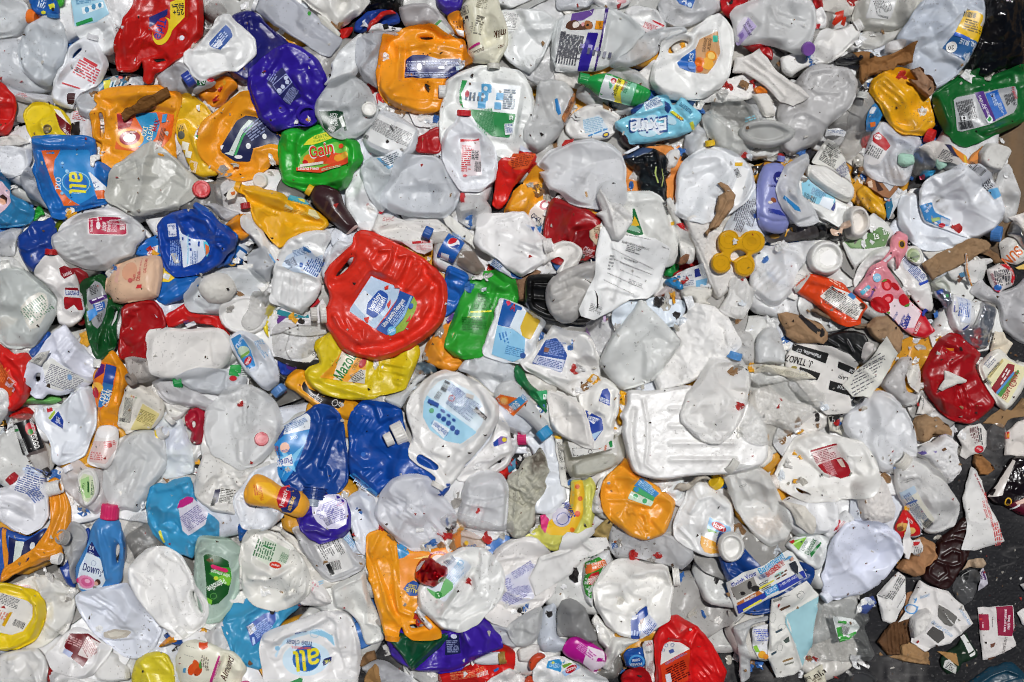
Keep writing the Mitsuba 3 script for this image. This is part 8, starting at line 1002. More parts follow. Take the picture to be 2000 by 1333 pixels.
t(384,'gum_pouch','pouch','light blue chewing gum pouch with upside-down white lettering','F','86cce2',351,550,[-97,-7,-70,3,-54,9,-60,19,-27,32,3,54,29,52,46,29,66,51,119,13,119,-1,96,-30,62,-44,-4,-59,-60,-64,-67,-44,-95,-22],crease=[[5,5,[-57,6,29,26]],[-5,5,[46,26,96,-27]]],lab=[["P","22407e",[-59,19,-27,39,-30,26,-50,9,-55,9]],["P","d6e2ec",[-27,36,6,51,21,29,-24,16]],["F","4a6aa0",[-4,34],40,20,15,6],["P","22407e",[23,39,44,29,33,9,24,19]],["P","e4ecf4",[-60,-1,-30,-1,29,-17,26,-34,13,-42,-4,-35,-57,-24]],["E","c4e4f0",[-7,-2],17,9,10],["E","c4e4f0",[-17,-37],22,9,-5],["E","c4e4f0",[39,-6],17,9,-30],["P","e0e040",[37,13,44,16,72,-2,66,-7]],["T","c03030","SKS",[61,0],17,8,150,1,0],["P","e0e040",[86,-12,95,-9,102,-26,94,-27]],["T","234a8c","Extra",[-15,-20],96,37,188,1,0.1],["T","f0f6fa","Extra",[-15,-20],89,28,188,1,0.1],["F","3a6a90",[76,22],36,10,-35,3]],h=0.022,ra=0.006,fc=0)
t(385,'paper','paper','small torn white paper corner on top of the black wrapper','P','dfe2e8',297,472,[-22,-7,15,12,20,6,-12,-10],nf=1)
t(386,'kraft_paper','paper','crumpled brown paper wad on the amber yellow bottle','C','9a765a',1011,639,[-23,30,-5,36,13,16,34,-9,34,-26,20,-37,2,-23,-26,-5,-34,11,-12,5],ra=0.01,rs=0.03,h=0.015)
t(387,'paper','paper','wide dirty white torn strip crossing the grey flattened jug at the upper right','P','dddad4',640,651,[-82,56,-60,60,-28,72,-7,52,14,24,42,-1,71,-26,92,-51,78,-61,50,-75,25,-61,-11,-19,-36,3,-60,17,-92,17],crease=[[6,4,[-60,45,-11,10,39,-51]],[5,4,[-39,52,82,-51]]],ra=0.006)
t(388,'plastic_cup','cup','clear crushed cup between two mint pieces at the right','G','aaa9a4',1025,448,[-26,23,-4,37,20,30,27,5,24,-16,6,-30,-19,-37,-29,-16],ra=0.012)
t(389,'pump_neck','pump','white capped pump neck between the blue jug and the orange jug','J','dcdad6',-1027,446,[-11,9,0,14,13,14,15,1,0,-3,-3,-19,-11,-16],h=0.02,R=0.01)
t(390,'orange_juice_tub','tub','pale pink-tan tub with faded red print in the left centre','B','d9b595',-934,151,[-70,-16,-67,10,-48,34,-21,50,12,60,64,63,74,43,76,14,72,-26,68,-47,12,-55,-44,-62,-57,-39,-70,-32],crease=[[-3,3,[61,53,66,7,61,-42]]],lab=[["T","c8625a","CALCIUM",[38,33],36,6.6,92,1,0],["F","d0847a",[25,33],39,5.3,92,1],["E","d8a080",[-2,20],20,23,0],["T","c45a50","Citrus",[23,7],23,10,92,1,0],["T","c45a50","Sun",[12,4],16,7.2,92,1,0],["E","c4625a",[3,-3],5.9,5.9,0],["P","cc3a3a",[22,-14,33,-13,33,-22,18,-23]],["F","d8a8a0",[-34,11],39,10,90,2]],R=0.05,bh=0.8,sm=1,nf=2,dirt=0.7)
t(391,'foam_block','foam','round dirty white foam lump on a grey jug left of centre','S','dad6cc',-726,130,[-45,5,-33,28,-7,40,19,37,39,19,47,-4,32,-28,6,-39,-20,-37,-40,-18],h=0.04,R=0.04,fine=0.004)
t(392,'cola_bottle','bottle','clear cola bottle with a blue label, a blue cap and brown dregs','B','b2aca4',-148,228,[-56,39,-49,44,-43,39,-23,44,3,36,33,16,56,-4,69,-30,86,-50,62,-66,36,-56,3,-37,-36,-20,-43,-1,-43,22,-54,22],caps=[[-50,33,15.1,20,155,8,"1d4f9c"]],lab=[["P","2058a8",[-7,37,33,14,3,-38,-38,-19]],["E","e4e4e8",[5,11],15,14,0],["P","c41e2a",[-8,14,-3,23,5,25,15,22,10,13,0,9,-7,8]],["P","1f3f90",[-5,3,5,4,16,9,19,6,13,-1,3,-2]],["T","9ab4dc","pepsi",[15,29],33,9,152,1,0],["P","e0e4ea",[-24,-12,-5,-18,-9,-32,-28,-26]],["B","2a3a6a",[-16,-22],18,12,-18]],b='clear_coat')
t(393,'letter_sheet','paper','large crumpled white letter sheet with printed form lines at the centre','P','f2f2f0',270,165,[-57,98,-48,114,-5,95,41,91,80,85,120,62,113,32,103,-7,94,-40,67,-60,21,-63,-25,-92,-71,-115,-103,-105,-110,-89,-90,-46,-71,-7,-67,46],crease=[[10,6,[-25,72,-5,6,-25,-60]],[-7,5,[41,78,34,6,21,-60]],[8,5,[-90,-46,-38,-33,41,-53]]],lab=[["F","8a8a8a",[38,87],62,3.3,-12,1],["T","5a5a5a","Baystate Reference Laboratory, LLC",[31,67],69,5.6,-16,1,0],["F","7a7a7a",[26,57],36,16,-16,4],["P","5a5a5a",[-28,60,80,12,80,11,-28,59]],["P","5a5a5a",[-28,37,77,-1,77,-2,-28,36]],["T","3a3a3a","FAX COVER SHEET",[21,32],36,3.6,-18,1,0],["P","6a6a6a",[-37,2,54,-35,54,-36,-38,1]],["P","6a6a6a",[-47,-15,31,-50,31,-51,-47,-16]],["F","a0a0a0",[-28,26],13,39,-10,5],["F","9a9a9a",[18,19],52,2.6,-18,1],["F","9a9a9a",[21,0],59,2.6,-20,1],["F","a0a0a0",[34,-23],36,13,-20,3],["F","a0a0a0",[-8,-14],16,10,-18,2],["F","8a8a8a",[-67,-87],30,20,-20,5],["T","4a4a4a","(Page 1 of 7)",[105,62],20,3,-20,1,0]],ra=0.006,wob=0.0008)
t(394,'kraft_paper','paper','small kraft-brown paper scrap at the lower right of the tall white jug','C','8a6248',422,201,[-8,5,5,13,14,12,8,-5,-5,-15,-12,-8])
t(395,'lid_set','lids','four round yellow flip lids joined together on the white foam slab','T','d9a414',552,215,[-50,23,-49,42,-36,54,-16,57,-1,49,4,36,14,49,34,56,57,52,72,36,70,16,57,3,37,-4,44,-10,50,-27,47,-43,34,-56,14,-56,-3,-46,-6,-24,-16,-20,-12,-37,-26,-48,-46,-50,-62,-37,-65,-17,-55,0,-36,1,-46,10],holes=[[-12,3,7,10,30,-2,7,-7,-9,-20,-16,-10]],lab=[["E","b8860e",[-23,32],24,22,0,1.3],["E","b8860e",[35,28],24,22,0,1.3],["E","b8860e",[-40,-24],22,20,0,1.3],["E","b8860e",[21,-31],22,20,0,1.3],["E","c8940f",[-23,32],12,10,0,1],["E","c8940f",[35,28],12,10,0,1],["E","c8940f",[-40,-24],11,10,0,1],["E","c8940f",[21,-31],11,10,0,1]],h=0.01,R=0.003,sm=1,s=0.0024,settle=85)
t(396,'nutrition_sheet','paper','folded white printed sheet above the foam clamshell at the right','P','dbd9d2',796,444,[-55,-2,-30,34,-16,55,13,41,34,12,48,-37,45,-52,13,-30,-16,-12,-37,-9],crease=[[6,4,[-23,37,13,-23]]],lab=[["F","6a6a66",[-5,16],43,46,-30,12],["F","6a6a8a",[27,-20],28,36,-50,8]])
t(397,'foam_cup','cup','white foam cup with a cut rim seen from above at the right','T','e0dcd4',853,294,[-34,14,-27,31,-6,42,12,40,26,28,35,6,33,-18,15,-39,-6,-45,-24,-39,-29,-18],dish=(0.012, 0.025),h=0.05,R=0.012)
t(398,'tortilla_pouch','pouch','orange-red snack pouch with a white nutrition panel','F','d8441a',792,107,[-99,24,-85,38,-60,60,-39,56,-10,49,32,35,46,14,67,0,89,-22,78,-36,64,-68,32,-73,11,-64,-39,-18,-88,10],crease=[[6,6,[-60,42,-10,28,25,10]],[5,6,[67,-57,46,-36]]],lab=[["P","c8c4bc",[-99,24,-63,61,-56,56,-90,10]],["P","e2ddd4",[-5,28,46,10,78,-21,55,-57,-33,3]],["F","3a3a3a",[23,-15],88,42,-33,11],["T","2a2a2a","Nutrition Facts",[-10,19],32,6.4,52,1,0],["P","3a7ab4",[36,7,46,14,58,3,50,-6]],["E","4a2a1a",[71,-21],8,8,0],["F","f0c8b0",[11,35],42,11,-33,2]],ra=0.005,dirt=0.1)
t(399,'yogurt_drink_sleeve','sleeve','pink yogurt drink sleeve with printed strawberries and cut top strip','F','dc8a94',948,144,[-107,-19,-78,9,-61,41,-36,55,-11,84,-7,112,17,133,42,119,35,84,7,27,3,70,-22,48,14,-2,49,-44,85,-72,113,-118,85,-140,46,-129,7,-101,-29,-72,-64,-44,-89,-37],lab=[["P","e8d4d8",[-29,-72,-14,-37,28,-44,53,-48,85,-76,67,-90,56,-111,21,-111]],["P","c01826",[67,-90,78,-69,113,-118,88,-138,49,-129]],["E","c21c28",[-22,-5],14,15,20],["E","e86a70",[-22,-7],7.1,9,20],["E","b0141e",[1,-9],13,7.1,-40],["E","c41a26",[-20,-40],17,12,20],["E","e87478",[-20,-41],9,6.4,20],["E","b8141e",[-39,-55],26,18,-30],["E","c01824",[26,-42],16,14,-40],["P","5a8a3a",[-36,2,-29,9,-20,7,-29,2]],["P","5a8a3a",[28,-55,42,-49,40,-58,28,-60]],["P","5a8a3a",[-25,-72,-14,-72,-18,-80]],["E","8cc0dc",[-48,12],11,11,0],["T","e8f0f4","10g",[-48,12],13,5.7,20,1,0],["P","58b0c8",[-93,-23,-71,-5,-64,-12,-86,-32]],["T","f0f4f4","7g",[-77,-19],11,7.8,50,1,0],["T","6a4aa0","Strawberry",[-61,-26],39,7.1,60,1,0.2],["T","2a3aa0","Sabor",[33,-94],36,16,62,1,0.2],["T","2a3aa0","Yogurt Drink",[21,-94],32,7.1,62,1,0.2],["T","5a6ab0","REAL FRUIT",[0,-83],25,5.7,55,1,0],["T","f0e4e4","EL MEXICANO",[63,-111],32,7.8,62,1,0],["E","d8981e",[19,96],9,11,0],["E","3a2a14",[19,96],6.4,7.8,0],["P","e8e0e4",[-32,55,-14,70,-9,66,-25,50]],["F","b86a8a",[-61,27],32,7.1,40,2],["P","2a3a9a",[88,-62,95,-67,81,-83,75,-78]]],ra=0.005,dirt=0.05,R=0.015)
t(400,'cardboard_strip','cardboard','long brown cardboard strip at the right below the blue-capped jug','C','957858',1110,213,[-90,-23,-70,-5,37,45,80,41,96,29,87,16,-63,-62,-77,-41],dirt=0.5)
t(401,'foil_cover','foil cover','red and white lettered foil lid with a blue spot at the right edge','F','dcd4d0',1232,160,[-40,20,-23,28,-5,35,16,35,31,20,37,-1,31,-19,9,-30,-5,-39,-20,-34,-30,-12],lab=[["P","c01c28",[-5,33,16,34,31,20,37,-1,31,-19,20,-12,24,13,6,24]],["P","c01c28",[-23,-26,-5,-30,-9,-38,-20,-34]],["F","4a4a4e",[-2,-1],40,40,-80,8],["E","2f6ab4",[-13,-26],9,7.9,0],["T","8a3a4a","Whole Milk",[-23,-5],32,6.5,-65,1,0],["T","e8c0c0","Shake",[24,13],22,6.5,-60,1,0]])
t(402,'yogurt_cup','cup','white yogurt cup with blue print lying on crumpled foil at the right','B','dedede',1124,70,[-32,45,-22,50,7,41,32,30,35,16,32,-27,10,-41,-4,-52,-25,-44,-34,-19],crease=[[4,3,[-22,45,-29,-2,-15,-44]]],lab=[["P","cfd4e0",[-15,41,21,34,14,-27,-11,-23]],["F","3a5aa8",[1,13],46,28,80,6],["P","2a3a8a",[-6,-41,14,-27,10,-36,0,-44]],["F","6a6aa0",[-22,16],28,5.7,85,1]],R=0.06,sm=1,nf=0)
t(403,'foil_sheet','foil','small twisted silver and blue foil beside the white yogurt cup','A','b0b4be',1077,109,[-24,17,-4,24,17,13,21,-15,10,-30,-4,-12,-17,2],lab=[["P","2a4a9a",[-19,15,-4,21,-1,13,-15,6]],["E","4aa060",[8,4],4.3,4.3,0]])
t(404,'letter_sheet','paper','handwritten white letter sheet folded in three at the right','P','dddcd2',887,-81,[-71,-28,-37,8,9,61,30,93,62,50,48,11,27,-24,-2,-61,-19,-56,-44,-57],lab=[["F","6a6a6e",[-2,40],53,5.7,28,1],["F","6a6a6e",[4,31],60,5.7,28,1],["F","6a6a6e",[-3,22],71,5.7,28,1],["F","6a6a6e",[-7,11],78,5.7,28,1],["F","6a6a6e",[-10,1],81,5.7,28,1],["F","6a6a6e",[-17,-10],74,5.7,28,1],["F","6a6a6e",[-16,-21],71,5.7,28,1],["F","6a6a6e",[-19,-33],60,5.7,28,1],["F","6a6a6e",[-23,-43],42,5.7,28,1]],ra=0.004)
t(405,'clamshell','clamshell','large clear crushed clamshell box at the right of centre','G','c4c4bc',669,-162,[-76,90,-37,104,-2,66,53,79,74,58,95,38,109,31,106,6,74,-25,46,-46,11,-67,-16,-88,-58,-95,-90,-84,-114,-53,-100,-25,-83,17],crease=[[12,6,[-72,86,-16,3,18,-67]],[12,6,[-51,72,25,17,102,17]],[12,6,[-100,-39,-51,3,4,79]],[10,6,[-10,-39,74,-11]],[10,5,[-41,-15,-2,-53]]],h=0.045,ra=0.015)
t(406,'ice_cream_tub','tub','large dark red crushed plastic container at the right','J','9c0c14',1120,-96,[-100,19,-92,47,-59,94,-52,104,-24,119,-2,111,33,86,62,65,55,47,44,33,62,-3,105,-46,94,-74,62,-99,33,-115,12,-110,-24,-103,-49,-85,-66,-60,-92,-31],crease=[[8,8,[-56,97,-2,72,62,54]],[8,8,[-59,-46,-31,-60,26,-85]],[-8,9,[-2,-14,-9,-53,26,-81]],[7,7,[26,-96,33,-67,55,-67]],[6,7,[-31,40,12,65]]],lab=[["P","d87a1a",[-45,79,-24,78,-24,71,-34,72]]],h=0.06,R=0.025,dirt=0.2)
t(407,'foam_block','foam','thick white foam block with purple stains at the right','S','e2e0de',1065,-287,[-69,13,-53,31,-25,38,-4,56,17,52,42,34,38,13,49,-15,59,-32,38,-57,24,-71,-4,-50,-43,-8,-68,3],lab=[["P","6a5aa4",[-68,13,-57,20,-53,13,-64,8]],["P","6a5aa4",[-11,52,7,58,10,55,-4,49]],["P","8a7ab8",[-36,17,-27,19,-29,13]]],h=0.045,R=0.015,fine=0.006,wob=0.003)
t(408,'milk_jug','jug','large white jug with a red and white nutrition label at the right of centre','J','e6e4df',779,-315,[-123,-19,-112,10,-95,42,-70,74,-41,86,-6,90,23,81,58,74,87,67,101,53,119,24,127,-1,123,-33,101,-65,73,-72,30,-79,-20,-84,-56,-83,-91,-68,-112,-54,-120,-36],holes=[[-73,-49,-63,-54,-38,-63,-45,-67,-66,-61]],crease=[[9,9,[26,78,51,17,94,-19]],[9,8,[-95,38,-70,53,-20,3,2,-19]],[-10,11,[-34,-26,9,-33,66,-19]],[8,7,[87,63,112,3,98,-61]],[7,8,[-84,-19,-20,-33,2,-61]]],necks=[[-116,-36,17.8,14,200,5,"dedad4"]],lab=[["P","d8c8c6",[-36,42,26,61,37,28,-20,6]],["P","a01a24",[-20,6,37,28,51,10,62,-17,37,-26,-6,-11]],["P","a01a24",[-36,42,26,61,28,57,-34,38]],["F","a04a50",[-2,31],53,28,18,7],["F","d89aa0",[9,-1],43,21,-65,8],["P","d8c0b0",[26,21,37,24,46,3,37,3]]])
t(409,'water_bottle','bottle','half gallon translucent bottle with a blue and white nutrition label, neck up-left','J','d4d1c8',1032,-390,[-91,80,-76,98,-52,108,-16,98,19,73,47,44,76,9,97,-19,97,-47,83,-76,54,-90,33,-95,12,-93,-16,-76,-38,-47,-59,-19,-80,9,-89,44],crease=[[5,6,[-66,52,-30,59,19,23,76,-19]],[6,8,[12,30,26,-54]],[-4,6,[-80,44,-52,52]]],necks=[[-64,87,20.5,25,140,8,"d2cfc6"]],lab=[["P","dad6c6",[-78,16,-45,36,-20,-8,19,-54,-2,-78,-52,-19]],["P","b8c8d8",[-78,16,-45,36,-36,18,-69,-2]],["F","4a5a8a",[-48,-5],46,18,-52,4],["P","3a5a9a",[-59,-12,-36,0,-33,-4,-56,-16]],["F","5a6a8a",[-24,-40],53,25,-52,8],["B","2a2a30",[3,-65],25,20,-40],["E","6a6a6a",[-61,48],18,3.5,20,1.1],["P","88a0cc",[-96,78,-57,110,-54,105,-92,75]]],b='milky_coat',R=0.05)
t(410,'mustard_bottle','bottle','yellow mustard bottle with a red and navy label, lying on its side','B','e8a42e',-578,-382,[-79,8,-69,34,-52,57,-36,57,-10,44,13,24,42,17,69,8,82,-15,78,-35,62,-55,29,-45,6,-32,-13,-25,-49,-22,-72,-15],crease=[[-4,3,[-69,37,-66,8,-72,-12]]],lab=[["P","f0b428",[-49,24,-39,40,-10,37,6,21,0,4,-26,-15,-49,1]],["T","c8421e","YELLOW",[-31,12],36,8,100,1,0],["F","d05a2a",[-43,21],26,10,100,2],["P","1f2f70",[26,27,49,21,62,4,56,-19,39,-38,16,-35,13,-19]],["P","c01e2a",[13,24,33,30,39,4,29,-22,10,-25,6,-2]],["T","f2ece4","French's",[23,1],42,10,75,1,0],["T","f0c03a","40% MORE",[41,-14],36,8,70,1,0]],bh=0.75,b='plastic_coat',dirt=0.15)
t(411,'detergent_jug','jug','large white jug with a round light blue detergent label and handle at the bottom','J','e4e3de',-164,-213,[-101,49,-88,79,-61,112,-28,134,-2,142,32,137,71,119,104,92,131,59,134,29,118,-10,84,-54,51,-90,18,-140,-5,-151,-28,-135,-21,-123,-61,-96,-88,-77,-93,-54,-81,-24,-94,9],holes=[[-72,-73,-64,-65,-51,-70,-18,-95,-18,-105,-31,-106,-61,-90,-71,-82]],crease=[[8,8,[-84,36,-28,122,25,132]],[8,8,[124,56,71,-44,5,-110]],[-9,8,[-78,-30,-61,-57,-2,-83]],[7,7,[38,-54,25,-77]]],caps=[[-102,-9,27.8,30,205,8,"dcd8d0"],[-131,-25,16.6,20,205,8,"d8d4cc"]],necks=[[-15,-138,16.6,13,240,10,"dcd8d0"]],lab=[["P","d6e4ec",[-51,49,-48,82,-8,122,18,112,78,82,101,36,84,-4,38,-40,-2,-34,-35,-7,-54,23],1],["P","9fcfe4",[-54,62,-46,79,-15,56,78,-11,38,-40,-2,-32,-38,-7,-56,26]],["F","5a6a9a",[45,56],76,50,-38,14],["F","6a7ab0",[25,89],40,20,-38,6],["E","c02a2a",[15,72],7.9,7.9,0,1.7],["P","1a1414",[76,52,103,26,98,18,70,43]],["T","e0dcd8","KIRKLAND",[84,34],36,7.3,142,1,0],["T","2a5aa8","UltraClean",[-15,-1],46,13,145,1,0],["P","e2ecf2",[-28,19,12,-4,-5,-27,-35,3]],["T","2a4f9a","UltraClean",[-12,-4],43,11,142,1,0],["E","2a4f9a",[-16,29],6.6,6.6,0],["E","2a4f9a",[-4,21],6.6,6.6,0],["E","2a4f9a",[8,11],6.6,6.6,0],["E","2a4f9a",[18,-1],6.6,6.6,0],["E","2a4f9a",[29,-11],6.6,6.6,0],["E","2a4f9a",[-6,41],7.3,3.3,-35],["E","2a4f9a",[8,30],6,3.3,-35],["E","2a4f9a",[21,19],5.3,3.3,-35],["P","2a4f9a",[-41,71,-15,59,-18,49,-45,62]],["E","5aa87a",[-34,42],6,6,0],["B","4a4a4a",[0,102],26,15,62],["F","6a6a6a",[-18,79],20,13,60,4],["P","c8c2b8",[51,85,71,79,68,69,51,76]]],h=0.06)
t(412,'white_jug','jug','dirty white dented jug base left of the two dark blue labels','J','dddad3',141,-194,[-54,69,-45,73,-5,59,28,42,48,2,58,-44,60,-71,42,-71,2,-54,-35,-31,-48,-4,-52,36],crease=[[4,4,[-2,56,0,-51]],[5,5,[-48,2,-12,9,42,16]]],R=0.02)
t(413,'milk_jug','jug','cloudy gallon jug with a light blue cap lying on the white ribbed tub','M','d3d1c9',500,-147,[-83,-16,-73,17,-44,53,-18,96,-4,109,29,106,65,106,81,86,89,56,84,17,71,-22,55,-55,35,-88,9,-106,-11,-104,-37,-98,-64,-75,-86,-52,-90,-32],crease=[[7,7,[-24,73,9,96,42,96]],[-6,8,[9,83,48,76,68,83]],[7,7,[-77,-42,-37,-9,9,-3]],[7,7,[-24,-55,22,-29,61,-29]],[5,6,[-11,-55,-18,-95]]],caps=[[47,104,19.1,18,72,10,"4f8ac4"]],dirt=0.5)
t(414,'water_bottle','bottle','long grey translucent milk bottle with a blue neck ring right of the white ribbed tub','M','cfcdc6',605,-395,[-83,75,-78,88,-58,98,-31,91,2,88,35,65,48,38,68,-8,85,-68,78,-95,52,-108,28,-115,2,-95,-25,-62,-51,-22,-71,31],crease=[[7,7,[-51,71,-25,18,15,-42]],[6,7,[8,71,28,5,62,-62]]],necks=[[-61,84,18.6,19,140,8,"cfcdc6"]],lab=[["P","5a9cd8",[-81,75,-53,95,-50,91,-78,71]],["E","7a7a7a",[-35,38],10,2.7,20,1]])
t(415,'milk_jug','jug','clean white half gallon jug with a side handle at the lower left','J','e6e5e0',-846,-623,[-114,54,-91,81,-64,108,-37,114,-11,111,16,98,36,71,53,41,76,14,96,-19,98,-53,89,-76,66,-96,49,-106,19,-113,9,-103,-24,-86,-64,-46,-91,-13,-111,21],holes=[[53,1,61,2,76,-19,83,-46,78,-49,66,-33]],crease=[[7,6,[-91,41,-51,7,-11,-53]],[-7,7,[-71,34,-24,-6,16,-66]],[7,6,[-37,74,-4,34,29,-33]],[8,7,[-17,94,16,68,49,34]]],caps=[[39,-89,17.3,17,225,20,"e2e1dc"]],h=0.06)
t(416,'almond_bottle','bottle','cream almond milk bottle with printed almonds and a pink cap at the bottom edge','J','e2dec8',-738,-782,[-90,4,-73,41,-54,51,-21,52,6,44,25,31,58,24,78,1,88,-22,78,-42,65,-81,-77,-81,-90,-28],caps=[[75,-61,19.7,20,-60,30,"cf5a86"]],lab=[["P","e4e0cc",[-86,-2,-57,49,-1,44,29,31,-1,-55,-83,-55]],["B","2a2a2a",[-44,28],26,23,-12],["P","d84a1e",[-24,49,-4,47,-1,37,-14,32,-22,39]],["E","d8501e",[-42,-18],9,16,-20],["E","dc5a24",[-30,-10],9,18,10],["E","c8481a",[-27,-23],8,14,-35],["P","4a9a3a",[-24,-9,-19,8,-16,-12,-21,-17]],["T","6a5a4a","30",[-4,-15],14,7.9,100,1,0],["P","b8307a",[-1,-51,25,18,29,16,6,-52]],["T","4a2a1a","Almond",[42,-18],62,16,68,1,0.2],["F","8a8070",[-8,4],30,20,80,4],["P","5a9ac0",[-62,-14,-55,-13,-58,-27,-66,-27]],["T","b8307a","UNSWEETENED",[19,-18],49,5.3,68,1,0]],R=0.04,nf=1)
t(417,'detergent_jug','jug','large white jug with a round blue and yellow upside-down logo at the bottom','J','e4e3e0',-490,-752,[-131,16,-126,30,-71,50,-11,70,29,84,63,83,83,73,96,50,110,3,113,-37,106,-84,103,-124,-111,-124,-124,-67,-132,-17],crease=[[10,7,[29,83,56,50,63,-17,76,-71]],[8,7,[-124,23,-91,19,-31,36,29,63]],[-8,7,[83,70,90,16,83,-44]]],lab=[["P","c4dcea",[-97,-24,-71,16,-31,33,16,36,46,16,49,-11,29,16,-11,26,-51,16,-81,-4,-92,-31]],["P","8ec0da",[-11,30,16,33,43,19,48,-7,29,13]],["E","cfe4f0",[-21,-37],57,43,0],["E","1f62a8",[-20,-36],34,33,0],["T","e0d42a","all",[-20,-39],63,50,185,1,0],["T","2a4a7a","free clear",[-37,4],63,13,172,1,0],["T","d8503a","stainlifters",[-32,-9],47,7.3,172,1,0],["E","8ab8d4",[-89,-6],6,6,0],["E","8ab8d4",[1,27],12,11,0,1.3],["P","23306a",[18,-47,23,-39,41,-34,39,-47,21,-57]],["T","d8d43a","HE",[30,-46],13,7.3,190,1,0],["T","2f8a3a","1",[-36,-89],6.7,10,180,1,0],["P","2f8a4a",[-64,-94,-37,-84,-29,-86,-31,-95]],["F","5a6a9a",[-27,33],37,5.3,8,1]],h=0.06)
t(418,'milk_jug','jug','large cloudy grey jug above the long orange jug at the lower centre','M','d2d1ce',-241,-426,[-101,-7,-93,26,-81,56,-58,86,-31,99,9,100,35,96,55,72,75,39,95,13,108,-14,95,-54,82,-77,42,-94,-11,-100,-25,-87,-45,-74,-64,-54,-91,-27],crease=[[8,7,[-35,-1,-5,19,25,26]],[8,7,[-58,59,-25,-14,-45,-54]],[7,7,[15,72,28,-1,68,-54]],[-7,8,[-18,-27,28,-60]]])
t(419,'plastic_cup','wrap','clear plastic film and cup piece over the ridged grey jug at the lower centre','G','c4c0bc',-90,-450,[-88,10,-68,24,-35,24,18,10,64,-6,93,14,97,-19,50,-19,-2,-13,-55,-13,-75,-6],ra=0.01)
t(420,'detergent_jug','jug','white translucent jug with faded blue print and a torn handle at the lower centre','J','dfdedb',-125,-606,[-111,-9,-89,24,-66,61,-33,80,6,97,33,100,72,87,99,57,112,18,102,-22,79,-52,33,-88,-7,-108,-46,-104,-73,-81,-106,-55],crease=[[10,7,[33,67,6,11,-33,-42,-46,-65]],[9,7,[-13,-42,20,-35,39,-2,33,24]],[8,7,[-106,-28,-66,-65,0,-74,66,-42]],[-8,7,[0,-2,20,18,33,-15]]],lab=[["P","d4dce2",[-86,-2,-53,38,-40,54,-13,74,13,64,26,51,-13,5,-40,-35,-73,-18]],["B","4a5a7a",[-28,64],26,16,40],["F","8aaccc",[-13,34],49,30,48,7],["E","6aa8d0",[-2,59],7.9,6.6,0,1.6],["P","6ab06a",[-86,-2,-53,-15,-40,24,-20,11,-20,-2,-43,-22,-60,-28,-76,-15]],["E","2f8a3a",[-56,-18],9,9,0],["T","e8f0e4","1",[-56,-18],4.6,9,200,1,0]],dirt=0.6)
t(421,'milk_jug','jug','large round white crushed jug with blue label pieces and a handle, lower right of centre','J','e6e4df',311,-628,[-114,13,-98,47,-75,77,-35,87,-2,83,31,70,65,72,81,63,85,40,95,13,88,-20,78,-60,51,-80,18,-103,-15,-110,-55,-97,-85,-67,-105,-33],crease=[[12,9,[-9,50,31,57,68,57,85,33]],[-10,8,[-5,37,31,40,65,33]],[11,8,[-29,27,-9,0,25,-7,51,7]],[10,8,[-95,27,-69,33,-42,30,-22,-30]],[-9,9,[-75,-13,-49,-7,-29,-33,-55,-33]],[9,7,[-85,-27,-29,-50,25,-20]],[8,7,[25,-7,31,-53]]],necks=[[91,38,22,17,5,5,"e0deda"]],lab=[["P","2a4a9a",[-17,-63,5,-40,23,-27,26,-50,1,-73,5,-110,-17,-108]],["P","d4d8e4",[11,-67,28,-47,50,-73,31,-97,6,-110]],["P","d4d8e4",[-14,-52,1,-50,-2,-60,-15,-63]],["P","7a4a3a",[6,-63,16,-57,13,-70,6,-72]],["F","4a62a8",[28,-80],37,23,55,6],["F","a8b8dc",[-5,-93],13,27,85,4]],h=0.06)
t(422,'jar_ring','lid','orange-red round cap at the bottom edge left of the white label jug','T','c2401a',59,-788,[-20,-11,-15,9,0,22,19,19,26,9,9,2,-7,-24,-15,-24],h=0.02)
t(423,'red_bottle','bottle','small red bottle end left of the bright red arched label jug','J','b81018',314,-841,[-43,4,-16,28,4,38,24,21,37,-12,31,-39,-36,-39])
t(424,'instruction_sheet','paper','folded white furniture instruction sheet with a pale blue inside below the basement flyer','P','e2e0da',695,-729,[-55,91,-11,116,32,138,68,98,60,42,50,-30,34,-90,14,-112,-28,-119,-46,-87,-59,-58,-57,6],crease=[[7,4,[-18,49,7,-19,32,-90]]],lab=[["P","9fc8d0",[-18,49,14,66,68,95,61,41,50,-30,34,-89,7,-19,-18,31]],["F","8a8a8a",[-32,99],43,3.6,15,1],["P","5a4030",[-34,66,-11,79,-7,74,-29,61]],["P","3a4a54",[-43,8,-25,17,-24,11,-39,4]],["P","4a5450",[-21,-15,-7,-5,-4,-19,-14,-23]],["P","3a4a54",[-52,-47,-37,-40,-37,-46,-50,-53]],["P","9a7a50",[-18,-71,7,-62,9,-67,-16,-76]],["P","8a8a80",[-13,-81,11,-73,11,-78,-11,-85]],["E","8a8a8a",[-29,-33],8,9,0,0.7],["E","8a8a8a",[-25,20],11,7.1,20,0.7],["E","6a6a6a",[18,102],9,13,20,1.1],["E","8a8a8a",[-50,45],8,14,0,0.7],["P","6a6a6a",[4,106,14,110,17,102,7,98]],["P","e2e0da",[6,105,14,108,16,102,8,99]],["P","8a8880",[-52,91,-29,99,-32,91,-50,84]]],R=0.004,ra=0.003,dirt=0.1)
t(425,'torn_paper','paper','cream torn folded paper on the white crushed jug at the lower right','P','dcd6ca',709,-428,[-49,36,-19,29,9,25,18,11,32,-3,28,-45,16,-43,-12,-20,-22,4],crease=[[7,4,[-19,25,6,-10,26,-41]]])
